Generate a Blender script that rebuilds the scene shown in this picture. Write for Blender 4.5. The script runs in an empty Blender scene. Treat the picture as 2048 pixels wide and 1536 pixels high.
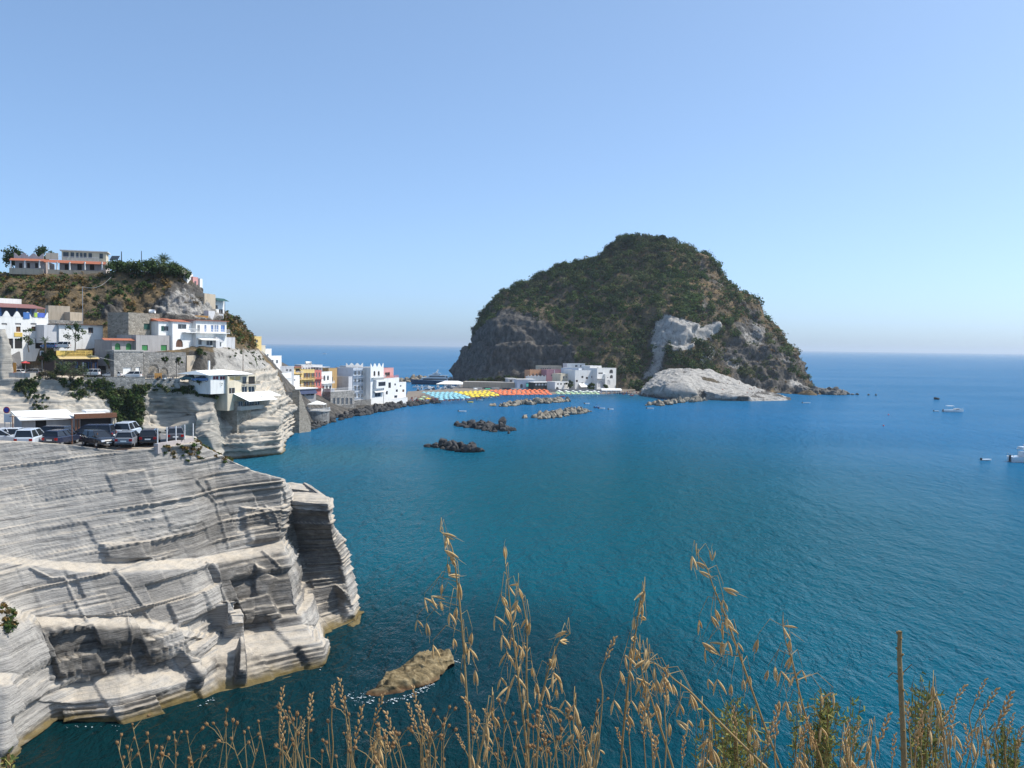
import bpy, bmesh, math, random
import numpy as np
from mathutils import Vector, Matrix
random.seed(7); rng = np.random.default_rng(7)
R = math.radians
SC = bpy.context.scene
COL = SC.collection

# ------------------------------------------------------------------ camera
CAMZ = 30.0
FPX = 1800.0                       # focal length in pixels of the 2048 px wide photograph
PITCH = math.atan(75.3 / FPX); ROLL = 0.0132
cam_d = bpy.data.cameras.new('camera'); cam = bpy.data.objects.new('camera', cam_d); COL.objects.link(cam)
cam_d.sensor_width = 36.0; cam_d.lens = FPX / 2048 * 36.0
cam_d.clip_start = 0.05; cam_d.clip_end = 120000
CAMROT = (Matrix.Rotation(math.pi / 2 - PITCH, 3, 'X') @ Matrix.Rotation(ROLL, 3, 'Z'))
cam.matrix_world = Matrix.Translation((0, 0, CAMZ)) @ CAMROT.to_4x4()
SC.camera = cam

# ------------------------------------------------------------------ world, sun, exposure
SUN_AZ, SUN_EL = 13.0, 52.0        # azimuth of the sun measured from +x towards +y
SUNV = Vector((math.cos(R(SUN_EL)) * math.cos(R(SUN_AZ)), math.cos(R(SUN_EL)) * math.sin(R(SUN_AZ)), math.sin(R(SUN_EL))))
W = bpy.data.worlds.new('World'); SC.world = W; W.use_nodes = True
wn = W.node_tree; bg = wn.nodes['Background']
sky = wn.nodes.new('ShaderNodeTexSky'); sky.sky_type = 'NISHITA'; sky.sun_disc = False
sky.sun_elevation = R(SUN_EL); sky.sun_rotation = R(90 - SUN_AZ)
sky.air_density = 0.5; sky.dust_density = 1.5; sky.ozone_density = 3.0
gam = wn.nodes.new('ShaderNodeGamma'); gam.inputs[1].default_value = 0.70       # softer contrast over the whole dome, as the phone shows it
tint = wn.nodes.new('ShaderNodeMix'); tint.data_type = 'RGBA'; tint.blend_type = 'MULTIPLY'; tint.clamp_result = False
tint.inputs[0].default_value = 1.0; tint.inputs[7].default_value = (2.46, 3.04, 3.44, 1)
wn.links.new(sky.outputs[0], gam.inputs[0]); wn.links.new(gam.outputs[0], tint.inputs[6])
wn.links.new(tint.outputs[2], bg.inputs[0]); bg.inputs[1].default_value = 0.10
sun_d = bpy.data.lights.new('sun', 'SUN'); sun_d.energy = 4.8; sun_d.angle = R(0.5); sun_d.color = (1.0, 0.95, 0.87)
sun = bpy.data.objects.new('sun', sun_d); COL.objects.link(sun)
sun.rotation_euler = SUNV.to_track_quat('Z', 'Y').to_euler()
SC.view_settings.view_transform = 'Standard'; SC.view_settings.look = 'None'
SC.view_settings.exposure = 0.12; SC.view_settings.gamma = 1.0; SC.view_settings.use_curve_mapping = False
SC.render.engine = 'CYCLES'
SC.cycles.use_denoising = True
SC.cycles.max_bounces = 6; SC.cycles.diffuse_bounces = 3; SC.cycles.glossy_bounces = 3; SC.cycles.transparent_max_bounces = 8
SC.cycles.sample_clamp_indirect = 6.0

# ------------------------------------------------------------------ pixel -> place
def ray(px, py):
    d = CAMROT @ Vector(((px - 1024) / FPX, -(py - 768) / FPX, -1.0))
    return d
def atY(px, py, Y):
    d = ray(px, py); t = Y / d.y
    return Vector((d.x * t, Y, CAMZ + d.z * t))
def atZ(px, py, z):
    d = ray(px, py); t = (z - CAMZ) / d.z
    return Vector((d.x * t, d.y * t, z))
def hor(px): return 692.7 + (px - 1024) * 0.0132
def ppm(Y): return FPX / Y

# ------------------------------------------------------------------ numpy noise
def _h(ix, iy, iz, s):
    n = (ix * 374761393 + iy * 668265263 + iz * 2147483647 + s * 1274126177) & 0xffffffff
    n = ((n ^ (n >> 13)) * 1274126177) & 0xffffffff
    n = ((n ^ (n >> 16)) * 2246822519) & 0xffffffff
    return ((n ^ (n >> 15)) & 0xffffff) / float(0xffffff)
def vnoise(P, s=0):
    P = np.asarray(P, float); I = np.floor(P).astype(np.int64); F = P - I; F = F * F * (3 - 2 * F)
    out = 0
    for a in (0, 1):
        wx = F[:, 0] if a else 1 - F[:, 0]
        for b in (0, 1):
            wy = F[:, 1] if b else 1 - F[:, 1]
            for c in (0, 1):
                wz = F[:, 2] if c else 1 - F[:, 2]
                out = out + wx * wy * wz * _h(I[:, 0] + a, I[:, 1] + b, I[:, 2] + c, s)
    return out * 2 - 1
def fbm(P, sc=1.0, oct=4, s=0, gain=.5):
    P = np.asarray(P, float) * sc; v = 0; a = 1; t = 0
    for o in range(oct):
        v = v + a * vnoise(P + o * 17.3, s + o); t += a; a *= gain; P = P * 2.03
    return v / t
def step_noise(h, freq, s, sharp=.2):
    x = h * freq; i = np.floor(x).astype(np.int64); f = x - i
    z = np.zeros_like(i)
    a = _h(i, z, z, s); b = _h(i + 1, z, z, s)
    f = np.clip((f - (1 - sharp)) / sharp, 0, 1); f = f * f * (3 - 2 * f)
    return (a * (1 - f) + b * f) * 2 - 1

# ------------------------------------------------------------------ materials
class NB:
    def __init__(s, name):
        s.m = bpy.data.materials.new(name); s.m.use_nodes = True; s.t = s.m.node_tree
        s.p = s.t.nodes['Principled BSDF']; s.out = s.t.nodes['Material Output']
    def n(s, typ, ins=None, **kw):
        nd = s.t.nodes.new('ShaderNode' + typ)
        for k, v in kw.items(): setattr(nd, k, v)
        for k, v in (ins or {}).items(): s.set(nd.inputs[k], v)
        return nd
    def set(s, sock, v):
        if isinstance(v, bpy.types.NodeSocket): s.t.links.new(v, sock)
        elif isinstance(v, bpy.types.Node): s.t.links.new(v.outputs[0], sock)
        else:
            if hasattr(sock.default_value, '__len__') and not hasattr(v, '__len__'): v = (v,) * len(sock.default_value)
            if hasattr(sock.default_value, '__len__') and len(sock.default_value) == 4 and len(v) == 3: v = (*v, 1)
            sock.default_value = v
    def P(s, **kw):
        names = dict(col='Base Color', rough='Roughness', nrm='Normal', met='Metallic', spec='Specular IOR Level', trans='Transmission Weight', ior='IOR', alpha='Alpha', coat='Coat Weight', sub='Subsurface Weight')
        for k, v in kw.items(): s.set(s.p.inputs[names[k]], v)
        return s.m
    def noise(s, scale, vec=None, detail=4, rough=.55, dist=0):
        nd = s.n('TexNoise', {'Scale': scale, 'Detail': detail, 'Roughness': rough, 'Distortion': dist})
        if vec is not None: s.set(nd.inputs['Vector'], vec)
        return nd.outputs['Fac']
    def ramp(s, fac, stops, interp='LINEAR'):
        nd = s.n('ValToRGB', {'Fac': fac}); cr = nd.color_ramp; cr.interpolation = interp
        while len(cr.elements) < len(stops): cr.elements.new(.5)
        for e, (p, c) in zip(cr.elements, stops):
            e.position = p; e.color = (*c, 1) if hasattr(c, '__len__') else (c, c, c, 1)
        return nd.outputs[0]
    def mix(s, f, a, b, typ='MIX'):
        nd = s.n('Mix', data_type='RGBA', blend_type=typ)
        s.set(nd.inputs[0], f); s.set(nd.inputs[6], a); s.set(nd.inputs[7], b)
        return nd.outputs[2]
    def math(s, op, a, b=0, c=None, clamp=False):
        nd = s.n('Math', operation=op, use_clamp=clamp); s.set(nd.inputs[0], a); s.set(nd.inputs[1], b)
        if c is not None: s.set(nd.inputs[2], c)
        return nd.outputs[0]
    def pos(s): return s.n('NewGeometry').outputs['Position']
    def obj(s): return s.n('TexCoord').outputs['Object']
    def attr(s, name): return s.n('Attribute', attribute_name=name)
    def vmul(s, v, sc):
        nd = s.n('VectorMath', operation='MULTIPLY'); s.set(nd.inputs[0], v); nd.inputs[1].default_value = sc; return nd.outputs[0]
    def rot(s, v, ang, sc=(1, 1, 1)):
        nd = s.n('Mapping'); s.set(nd.inputs['Vector'], v); nd.inputs['Rotation'].default_value = ang; nd.inputs['Scale'].default_value = sc; return nd.outputs[0]
    def bump(s, h, dist, strength=1.0, nrm=None):
        nd = s.n('Bump', {'Height': h, 'Distance': dist, 'Strength': strength})
        if nrm is not None: s.set(nd.inputs['Normal'], nrm)
        return nd.outputs[0]
_mc = {}
def plain(name, col, rough=.6, met=0.0, var=.08, scale=3.0, spec=.4, bump=0.0):
    """even paint / plaster / metal with a little mottling"""
    if name in _mc: return _mc[name]
    b = NB(name); f = b.noise(scale, b.obj(), 5, .6)
    c = b.mix(b.ramp(f, [(.25, 0), (.75, 1)]), [x * (1 - var) for x in col], [min(1, x * (1 + var)) for x in col])
    kw = {}
    if bump: kw['nrm'] = b.bump(b.noise(scale * 4, b.obj(), 4), bump)
    _mc[name] = b.P(col=c, rough=rough, met=met, spec=spec, **kw); return _mc[name]
def plaster(name, col, stain_shade=.25):
    """wall plaster with rain streaks and blotches"""
    if name in _mc: return _mc[name]
    b = NB(name); v = b.pos()
    st = b.noise(1.0, b.vmul(v, (1.6, 1.6, .22)), 5, .6); bl = b.noise(.45, v, 5, .6)
    f = b.math('MULTIPLY', b.ramp(st, [(.45, 0), (.8, 1)]), b.ramp(bl, [(.35, .3), (.7, 1)]))
    dark = [c * (1 - stain_shade * 1.6) * k for c, k in zip(col, (1, .98, .94))]
    c = b.mix(f, col, dark)
    c = b.mix(b.math('MULTIPLY', b.noise(9.0, v, 3), .12), c, (.5, .48, .45))
    _mc[name] = b.P(col=c, rough=.85, spec=.2, nrm=b.bump(b.noise(6.0, v, 4), .02)); return _mc[name]

# ------------------------------------------------------------------ mesh helpers
def tag(o, label=None, cat=None, group=None, kind=None):
    if label: o['label'] = label
    if cat: o['category'] = cat
    if group: o['group'] = group
    if kind: o['kind'] = kind
    return o
def thing(name, label, cat, loc=(0, 0, 0), rz=0.0, group=None):
    o = bpy.data.objects.new(name, None); COL.objects.link(o); o.empty_display_size = .1
    o.location = loc; o.rotation_euler = (0, 0, rz); return tag(o, label, cat, group, 'thing')
def link(name, me, mats=None, parent=None, smooth=False):
    o = bpy.data.objects.new(name, me); COL.objects.link(o)
    if mats is not None:
        for m in (mats if isinstance(mats, (list, tuple)) else [mats]): me.materials.append(m)
    if parent is not None: o.parent = parent
    if smooth: me.polygons.foreach_set('use_smooth', [True] * len(me.polygons))
    return o
def np_mesh(name, V, F, quads=True):
    """fast mesh from numpy arrays"""
    me = bpy.data.meshes.new(name); V = np.ascontiguousarray(V, np.float32); F = np.ascontiguousarray(F, np.int32)
    k = F.shape[1]
    me.vertices.add(len(V)); me.vertices.foreach_set('co', V.ravel())
    me.loops.add(F.size); me.loops.foreach_set('vertex_index', F.ravel())
    me.polygons.add(len(F)); me.polygons.foreach_set('loop_start', np.arange(0, F.size, k, dtype=np.int32))
    me.update(calc_edges=True); return me
def vcol(me, name, arr):
    a = me.attributes.new(name, 'FLOAT_COLOR', 'POINT'); arr = np.asarray(arr, np.float32)
    if arr.ndim == 1: arr = np.repeat(arr[:, None], 3, 1)
    arr = np.concatenate([arr, np.ones((len(arr), 1), np.float32)], 1); a.data.foreach_set('color', arr.ravel())
class MB:
    def __init__(s): s.v = []; s.f = []; s.mi = []
    def add(s, vs, fs, m=0):
        o = len(s.v); s.v += [tuple(v) for v in vs]; s.f += [tuple(i + o for i in f) for f in fs]; s.mi += [m] * len(fs); return s
    def box(s, x0, x1, y0, y1, z0, z1, m=0):
        return s.add([(x0, y0, z0), (x1, y0, z0), (x1, y1, z0), (x0, y1, z0), (x0, y0, z1), (x1, y0, z1), (x1, y1, z1), (x0, y1, z1)],
                     [(0, 3, 2, 1), (4, 5, 6, 7), (0, 1, 5, 4), (1, 2, 6, 5), (2, 3, 7, 6), (3, 0, 4, 7)], m)
    def hexa(s, p, m=0):
        return s.add(p, [(0, 3, 2, 1), (4, 5, 6, 7), (0, 1, 5, 4), (1, 2, 6, 5), (2, 3, 7, 6), (3, 0, 4, 7)], m)
    def prism(s, poly, z0, z1, m=0):
        n = len(poly)
        return s.add([(x, y, z0) for x, y in poly] + [(x, y, z1) for x, y in poly],
                     [tuple(range(n - 1, -1, -1)), tuple(range(n, 2 * n))] + [(i, (i + 1) % n, n + (i + 1) % n, n + i) for i in range(n)], m)
    def tube(s, pts, r, seg=6, m=0, caps=True):
        pts = [Vector(p) for p in pts]; rs = r if hasattr(r, '__len__') else [r] * len(pts)
        o = len(s.v); ref = Vector((0, 0, 1))
        d0 = (pts[-1] - pts[0]).normalized()
        if abs(d0.z) > .9: ref = Vector((1, 0, 0))
        for i, p in enumerate(pts):
            d = (pts[min(i + 1, len(pts) - 1)] - pts[max(i - 1, 0)]).normalized()
            a = d.cross(ref).normalized(); b = d.cross(a)
            for k in range(seg):
                t = 2 * math.pi * k / seg; s.v.append(tuple(p + (a * math.cos(t) + b * math.sin(t)) * rs[i]))
        for i in range(len(pts) - 1):
            for k in range(seg):
                s.f.append((o + i * seg + k, o + i * seg + (k + 1) % seg, o + (i + 1) * seg + (k + 1) % seg, o + (i + 1) * seg + k)); s.mi.append(m)
        if caps:
            s.f.append(tuple(o + k for k in range(seg))); s.f.append(tuple(o + (len(pts) - 1) * seg + k for k in range(seg - 1, -1, -1))); s.mi += [m, m]
        return s
    def cyl(s, x, y, z0, z1, r, seg=12, m=0, r1=None):
        return s.tube([(x, y, z0), (x, y, z1)], [r, r if r1 is None else r1], seg, m)
    def mesh(s, name):
        me = bpy.data.meshes.new(name); me.from_pydata(s.v, [], s.f)
        if any(s.mi): me.polygons.foreach_set('material_index', s.mi)
        me.update(); return me
    def build(s, name, mats, parent=None, smooth=False): return link(name, s.mesh(name), mats, parent, smooth)
ONES = 'first second third fourth fifth sixth seventh eighth ninth tenth eleventh twelfth thirteenth fourteenth fifteenth sixteenth seventeenth eighteenth nineteenth'.split()
TENS = {2: 'twent', 3: 'thirt', 4: 'fort', 5: 'fift', 6: 'sixt', 7: 'sevent', 8: 'eight', 9: 'ninet'}
def ordn(n):
    if n < 20: return ONES[n - 1]
    t, o = divmod(n, 10); return TENS[t] + ('ieth' if o == 0 else 'y-' + ONES[o - 1])
def copy_tree(o, parent=None):
    c = o.copy(); COL.objects.link(c)
    if parent is not None: c.parent = parent
    for ch in o.children: copy_tree(ch, c)
    return c
# ================================================================== terrain materials
def mat_tuff(name, light=(.47, .44, .395), mid=(.335, .315, .29), dark=(.12, .115, .108), freq=1.0, dip=False):
    """banded volcanic tuff: thin beds, pits, brown staining, painted face shade"""
    b = NB(name); p = b.pos()
    wob = b.noise(.12, p, 3)
    sep = b.n('SeparateXYZ', {0: p})
    z = b.math('ADD', sep.outputs[2], b.math('MULTIPLY', wob, .7))
    if dip:
        xr = b.math('ADD', sep.outputs[0], 48.0); z = b.math('ADD', z, b.math('SUBTRACT', b.math('MULTIPLY', b.math('MULTIPLY', xr, xr), .0013), b.math('MULTIPLY', xr, .115)))
    comb = b.n('CombineXYZ', {0: b.math('MULTIPLY', sep.outputs[0], .035), 1: b.math('MULTIPLY', sep.outputs[1], .035), 2: z}).outputs[0]
    beds = b.noise(4.6 * freq, comb, 7, .66); fine = b.noise(17.0 * freq, comb, 3, .6)
    pits = b.noise(5.0, b.vmul(p, (1, 1, 2.2)), 4, .65)
    blot = b.noise(.16, p, 5, .6)
    nz = b.n('SeparateXYZ', {0: b.n('NewGeometry').outputs['Normal']}).outputs[2]
    c = b.ramp(beds, [(.32, dark), (.42, mid), (.56, [(a + d) / 2 for a, d in zip(mid, light)]), (.72, light)])
    c = b.mix(b.math('MULTIPLY', b.ramp(fine, [(.38, 1), (.5, 0)]), .5), c, dark)
    c = b.mix(b.math('MULTIPLY', b.ramp(pits, [(.30, 1), (.38, 0)]), .75), c, [x * .55 for x in dark])
    c = b.mix(b.math('MULTIPLY', b.ramp(blot, [(.50, 0), (.66, 1)]), .45), c, [x * .8 for x in dark])
    c = b.mix(b.math('MULTIPLY', b.attr('stain_shade').outputs['Fac'], b.ramp(b.noise(1.1, b.vmul(p, (1, 1, 1.6)), 5, .65), [(.3, .55), (.55, 1)])), c, b.mix(1.0, c, (.26, .25, .24), 'MULTIPLY'))  # darkens the rock where face shade is painted in
    # sand and weathered dust settle where the rock lies flat
    c = b.mix(b.math('MULTIPLY', b.ramp(nz, [(.62, 0), (.92, .8)]), b.ramp(b.noise(.9, p, 5, .65), [(.30, .25), (.6, 1)])), c, b.mix(b.noise(2.5, p, 5), (.50, .42, .32), (.60, .53, .43)))
    # algae / ochre band in the splash zone
    tide = b.math('ADD', sep.outputs[2], b.math('MULTIPLY', b.noise(.8, p, 3), .8))
    c = b.mix(b.ramp(b.math('MULTIPLY', tide, .4), [(.24, .95), (.50, 0)]), c, b.mix(b.noise(1.5, p), (.05, .04, .018), (.22, .16, .06)))
    h = b.math('ADD', b.math('MULTIPLY', beds, 1.0), b.math('ADD', b.math('MULTIPLY', fine, .35), b.math('MULTIPLY', pits, .5)))
    return b.P(col=c, rough=.95, spec=.1, nrm=b.bump(h, .16, .9))
def mat_hill(name):
    """scrub-covered tuff hill: earth, dry orange grass, grey rock; attr 'rock' (R bare rock, G pale tuff, B dry grass)"""
    b = NB(name); p = b.pos(); a = b.n('SeparateColor', {0: b.attr('rock').outputs['Color']})
    n1 = b.noise(.22, p, 6, .65); n2 = b.noise(.9, p, 5, .65); n3 = b.noise(.06, p, 4)
    soil = b.ramp(n2, [(.3, (.055, .048, .034)), (.5, (.105, .086, .058)), (.7, (.17, .135, .09))])
    dry = b.ramp(n1, [(.35, (.14, .10, .06)), (.65, (.25, .175, .09))])
    rock = b.ramp(b.noise(.35, b.vmul(p, (1, 1, .5)), 7, .7), [(.30, (.035, .033, .031)), (.5, (.105, .097, .087)), (.68, (.20, .18, .155))])
    pale = b.ramp(b.noise(.3, b.vmul(p, (1, 1, .7)), 7, .7), [(.30, (.13, .12, .11)), (.43, (.36, .34, .31)), (.64, (.50, .475, .435))])
    c = b.mix(b.math('MULTIPLY', a.outputs[2], b.ramp(n1, [(.38, 0), (.58, 1)])), soil, dry)
    c = b.mix(b.ramp(b.math('ADD', a.outputs[0], b.math('MULTIPLY', b.math('SUBTRACT', n2, .5), .9)), [(.35, 0), (.6, 1)]), c, rock)
    c = b.mix(b.ramp(b.math('ADD', a.outputs[1], b.math('MULTIPLY', b.math('SUBTRACT', n2, .5), .6)), [(.4, 0), (.6, 1)]), c, pale)
    h = b.math('ADD', b.noise(.5, p, 8, .7), b.math('MULTIPLY', n2, .4))
    return b.P(col=c, rough=.95, spec=.1, nrm=b.bump(h, 1.6, .9))
def mat_sea():
    b = NB('sea_water'); p = b.pos(); sep = b.n('SeparateXYZ', {0: p}); x, y = sep.outputs[0], sep.outputs[1]
    def dist(cx, cy, r0, r1, kx=1.0):
        dx = b.math('MULTIPLY', b.math('SUBTRACT', x, cx), kx); dy = b.math('SUBTRACT', y, cy)
        d = b.math('SQRT', b.math('ADD', b.math('MULTIPLY', dx, dx), b.math('MULTIPLY', dy, dy)))
        nd = b.n('MapRange', {0: d, 1: r0, 2: r1, 3: 1.0, 4: 0.0}); nd.interpolation_type = 'SMOOTHSTEP'; return nd.outputs[0]
    big = b.noise(.02, b.vmul(p, (1, .6, 1)), 4)
    deep = b.mix(big, (.006, .104, .232), (.010, .126, .275))
    teal = b.mix(big, (.001, .066, .092), (.002, .084, .116))
    # sandy floor of the bay shows turquoise; weed beds and rock floor by the cliffs show dark green
    c = b.mix(b.math('MULTIPLY', dist(12, 150, 20, 300, 1.55), .98), deep, teal)
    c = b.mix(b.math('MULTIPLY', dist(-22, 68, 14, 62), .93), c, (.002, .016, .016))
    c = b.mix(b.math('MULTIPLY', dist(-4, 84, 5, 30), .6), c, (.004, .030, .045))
    c = b.mix(b.math('MULTIPLY', dist(-52, 240, 6, 40), .5), c, (.03, .12, .14))
    c = b.mix(b.math('MULTIPLY', dist(95, 560, 10, 90), .5), c, (.012, .075, .085))
    w1 = b.noise(.55, b.rot(p, (0, 0, R(28)), (1, .45, 1)), 5, .6, .4)
    w2 = b.noise(.16, b.rot(p, (0, 0, R(18)), (1, .38, 1)), 3, .5, .3)
    w3 = b.noise(.035, b.rot(p, (0, 0, R(35)), (1, .5, 1)), 2, .5)
    w0 = b.noise(1.7, b.rot(p, (0, 0, R(24)), (1, .5, 1)), 3, .6, .3)
    h = b.math('ADD', b.math('MULTIPLY', w1, .95), b.math('ADD', b.math('MULTIPLY', w2, 1.1), b.math('ADD', b.math('MULTIPLY', w3, .8), b.math('MULTIPLY', w0, .40))))
    wind = b.ramp(b.noise(.011, b.rot(p, (0, 0, R(-12)), (.35, 1, 1)), 4, .6, .6), [(.32, .45), (.62, 1.0)])     # calmer lanes and wind patches
    nrm = b.bump(h, 1.0, wind)
    fr = b.n('Fresnel', {'IOR': 1.333, 'Normal': nrm}).outputs[0]
    # wave slopes keep a wind-roughened sea from ever mirroring the whole sky at grazing angles
    fr = b.ramp(fr, [(0.02, .001), (.08, .005), (.22, .034), (.5, .19), (1.0, .36)])
    di = b.n('BsdfDiffuse', {'Color': c, 'Normal': nrm}); gl = b.n('BsdfGlossy', {'Color': (1, 1, 1), 'Roughness': .13, 'Normal': nrm})
    mx = b.n('MixShader', {0: fr, 1: di, 2: gl}); b.t.links.new(mx.outputs[0], b.out.inputs[0]); b.t.nodes.remove(b.p)
    return b.m
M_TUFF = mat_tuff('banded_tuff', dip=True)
M_TUFF_PALE = mat_tuff('pale_tuff', (.50, .46, .39), (.36, .335, .295), (.17, .16, .145), .45)
M_HILL = mat_hill('hill_scrub')
M_SEA = mat_sea()
M_SAND = plain('dark_sand', (.20, .165, .13), .95, var=.25, scale=.4)
M_ASPH = plain('asphalt', (.16, .155, .15), .9, var=.2, scale=.8)

# ================================================================== lofted terrain
def pt(t):
    if t[0] == 'z': return np.array(atZ(*t[1:]))
    if t[0] == 'w': return np.array(t[1:], float)
    return np.array(atY(*t))
def crom(A, ns, smooth):
    """resample axis 0 of A with ns[i] steps in segment i"""
    n = len(A); out = []
    for i in range(n - 1):
        k = ns[i]; t = (np.arange(k) / k)[:, None, None]
        p1, p2 = A[i], A[i + 1]
        if smooth:
            p0 = A[max(i - 1, 0)]; p3 = A[min(i + 2, n - 1)]
            out.append(.5 * ((2 * p1) + (-p0 + p2) * t + (2 * p0 - 5 * p1 + 4 * p2 - p3) * t ** 2 + (-p0 + 3 * p1 - 3 * p2 + p3) * t ** 3))
        else: out.append(p1 * (1 - t) + p2 * t)
    out.append(A[-1:]); return np.concatenate(out, 0)
def loft(ctrl, res, smooth=(False, False), maxseg=90):
    A = np.array([[p if isinstance(p, np.ndarray) else pt(p) for p in r] for r in ctrl])
    nr = [int(np.clip(np.median(np.linalg.norm(A[i + 1] - A[i], axis=-1)) / res + 1, 1, maxseg)) for i in range(len(A) - 1)]
    nc = [int(np.clip(np.median(np.linalg.norm(A[:, i + 1] - A[:, i], axis=-1)) / res + 1, 1, maxseg)) for i in range(A.shape[1] - 1)]
    G = crom(A, nr, smooth[0]); G = crom(G.transpose(1, 0, 2), nc, smooth[1]).transpose(1, 0, 2)
    return np.ascontiguousarray(G)
def gnormals(G):
    du = np.gradient(G, axis=1); dv = np.gradient(G, axis=0); n = np.cross(du, dv)
    n /= np.linalg.norm(n, axis=-1, keepdims=True) + 1e-9; return n
def gsmooth(N, k):
    for _ in range(k):
        for ax in (0, 1):
            a = np.roll(N, 1, ax); c = np.roll(N, -1, ax); N = (a + 2 * N + c) / 4
    return N / (np.linalg.norm(N, axis=-1, keepdims=True) + 1e-9)
def gmesh(name, G):
    nr, nc = G.shape[:2]; i = np.arange((nr - 1) * (nc - 1)); r = i // (nc - 1); c = i % (nc - 1); a = r * nc + c
    F = np.stack([a, a + nc, a + nc + 1, a + 1], 1)
    return np_mesh(name, G.reshape(-1, 3), F)
MROT = np.array(CAMROT)
def project(Pn):
    """world -> pixel of the photograph (for placing patches of colour, painted shade and relief)"""
    q = (Pn - np.array([0, 0, CAMZ])) @ MROT
    return np.stack([1024 - FPX * q[:, 0] / q[:, 2], 768 + FPX * q[:, 1] / q[:, 2]], 1)
def inpoly(xy, poly, soft=6.0):
    poly = np.array(poly, float); x, y = xy[:, 0], xy[:, 1]; ins = np.zeros(len(xy), bool); dmin = np.full(len(xy), 1e9)
    for i in range(len(poly)):
        x1, y1 = poly[i]; x2, y2 = poly[(i + 1) % len(poly)]
        c = ((y1 > y) != (y2 > y)) & (x < (x2 - x1) * (y - y1) / (y2 - y1 + 1e-12) + x1); ins ^= c
        t = np.clip(((x - x1) * (x2 - x1) + (y - y1) * (y2 - y1)) / ((x2 - x1) ** 2 + (y2 - y1) ** 2 + 1e-9), 0, 1)
        dmin = np.minimum(dmin, np.hypot(x - x1 - t * (x2 - x1), y - y1 - t * (y2 - y1)))
    sd = np.where(ins, dmin, -dmin); return np.clip(sd / soft * .5 + .5, 0, 1)
def strata(Pn, amp, dip=(0.0, 0.0), f=1.0, s=3):
    h = Pn[:, 2] + Pn[:, 0] * dip[0] + Pn[:, 1] * dip[1] + fbm(Pn, .08, 2, s + 40) * .8
    lat = np.stack([Pn[:, 0] * .35, Pn[:, 1] * .35, h * 1.6], 1)
    mod = fbm(lat, 1.0, 3, s + 9)
    d = step_noise(h, 1.1 * f, s, .18) * .45 + step_noise(h, 2.7 * f, s + 1, .25) * .4 + step_noise(h, 6.3 * f, s + 2, .35) * .28
    return amp * (d * (.55 + .9 * np.clip(mod + .3, 0, 1)) + .5 * mod)

# ================================================================== sea
def build_sea():
    ys = np.concatenate([np.linspace(20, 1200, 3), [4000, 15000, 60000]])
    me = np_mesh('sea', np.array([[-70000, -300, 0], [70000, -300, 0], [70000, 70000, 0], [-70000, 70000, 0]], float), np.array([[0, 1, 2, 3]]))
    tag(link('sea', me, M_SEA), 'blue and teal rippled sea filling the bay to the horizon', None, None, 'structure')
build_sea()

# ================================================================== near tuff cliff below the car park
NC = [  # columns, each top edge -> waterline: (px, py, distance)
 [(-220,878,74),(-220,1000,71),(-220,1100,68.5),(-220,1112,67.6),(-220,1190,66),(-220,1202,64.8),(-220,1330,62.5),(-220,1360,61),('z',-220,1545,-.2)],
 [(0,881,80),(0,1000,77),(0,1110,74),(0,1125,73),(0,1190,71),(0,1212,69),(10,1350,66),(10,1375,64.5),('z',0,1548,-.2)],
 [(70,884,81),(70,1000,78.4),(70,1120,75.6),(70,1133,74.6),(70,1235,72.5),(78,1254,71),(100,1360,70.2),(105,1402,69.2),('z',118,1448,-.2)],
 [(150,890,82),(150,1005,79.6),(150,1125,77),(155,1144,75.8),(165,1238,74.2),(165,1256,72.8),(160,1362,72),(150,1405,70.2),('z',155,1448,-.2)],
 [(230,901,83.2),(230,1010,81),(230,1128,78.8),(232,1146,77.2),(235,1236,75.6),(232,1254,74),(240,1350,73),(240,1394,70.9),('z',240,1450,-.2)],
 [(308,897,84.8),(310,1010,83),(310,1121,81.2),(312,1140,79.4),(300,1238,77.4),(310,1256,75.8),(320,1343,74.8),(320,1375,72.8),('z',325,1428,-.2)],
 [(388,886,88.2),(390,1000,86.4),(388,1116,84.6),(390,1138,82.6),(385,1253,79.6),(380,1270,78),(375,1338,76.4),(390,1358,75.3),('z',398,1406,-.2)],
 [(430,905,91),(430,1010,89.6),(430,1110,87.4),(432,1126,85.6),(440,1268,83),(440,1273,82.6),(440,1280,82.2),(430,1318,79.2),('z',440,1389,-.2)],
 [(505,942,93),(505,1020,92.4),(505,1096,90.6),(505,1113,88.4),(510,1263,84.8),(510,1267,84.4),(510,1272,84),(505,1308,80.8),('z',510,1373,-.2)],
 [(562,957,94.5),(566,1020,94),(568,1081,92.6),(568,1101,90.2),(605,1249,86),(608,1253,85.7),(612,1257,85.4),(632,1287,83.6),('z',640,1338,-.2)],
 [(578,985,96.5),(580,1003,96.3),(578,1073,97),(583,1090,95.4),(640,1260,89.6),(642,1265,89.2),(644,1269,88.9),(650,1282,88.2),('z',654,1293,-.2)],
 [(584,1003,96.6),(588,1040,97.2),(596,1090,98),(606,1130,97.4),(622,1190,95.6),(629,1210,95),(636,1235,94),(646,1251,92.8),('z',656,1273,-.2)],
 [(655,1008,94.6),(660,1050,95.6),(668,1085,97.2),(680,1112,97.6),(688,1150,97.6),(696,1190,97.5),(703,1215,97.2),(710,1235,96.8),('z',714,1253,-.2)],
 [(664,1013,99.5),(669,1050,100),(688,1085,101),(697,1105,101.2),(703,1150,101),(713,1190,100.6),(719,1215,100),(722,1229,99.6),('z',723,1240,-.2)],
]
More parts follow.
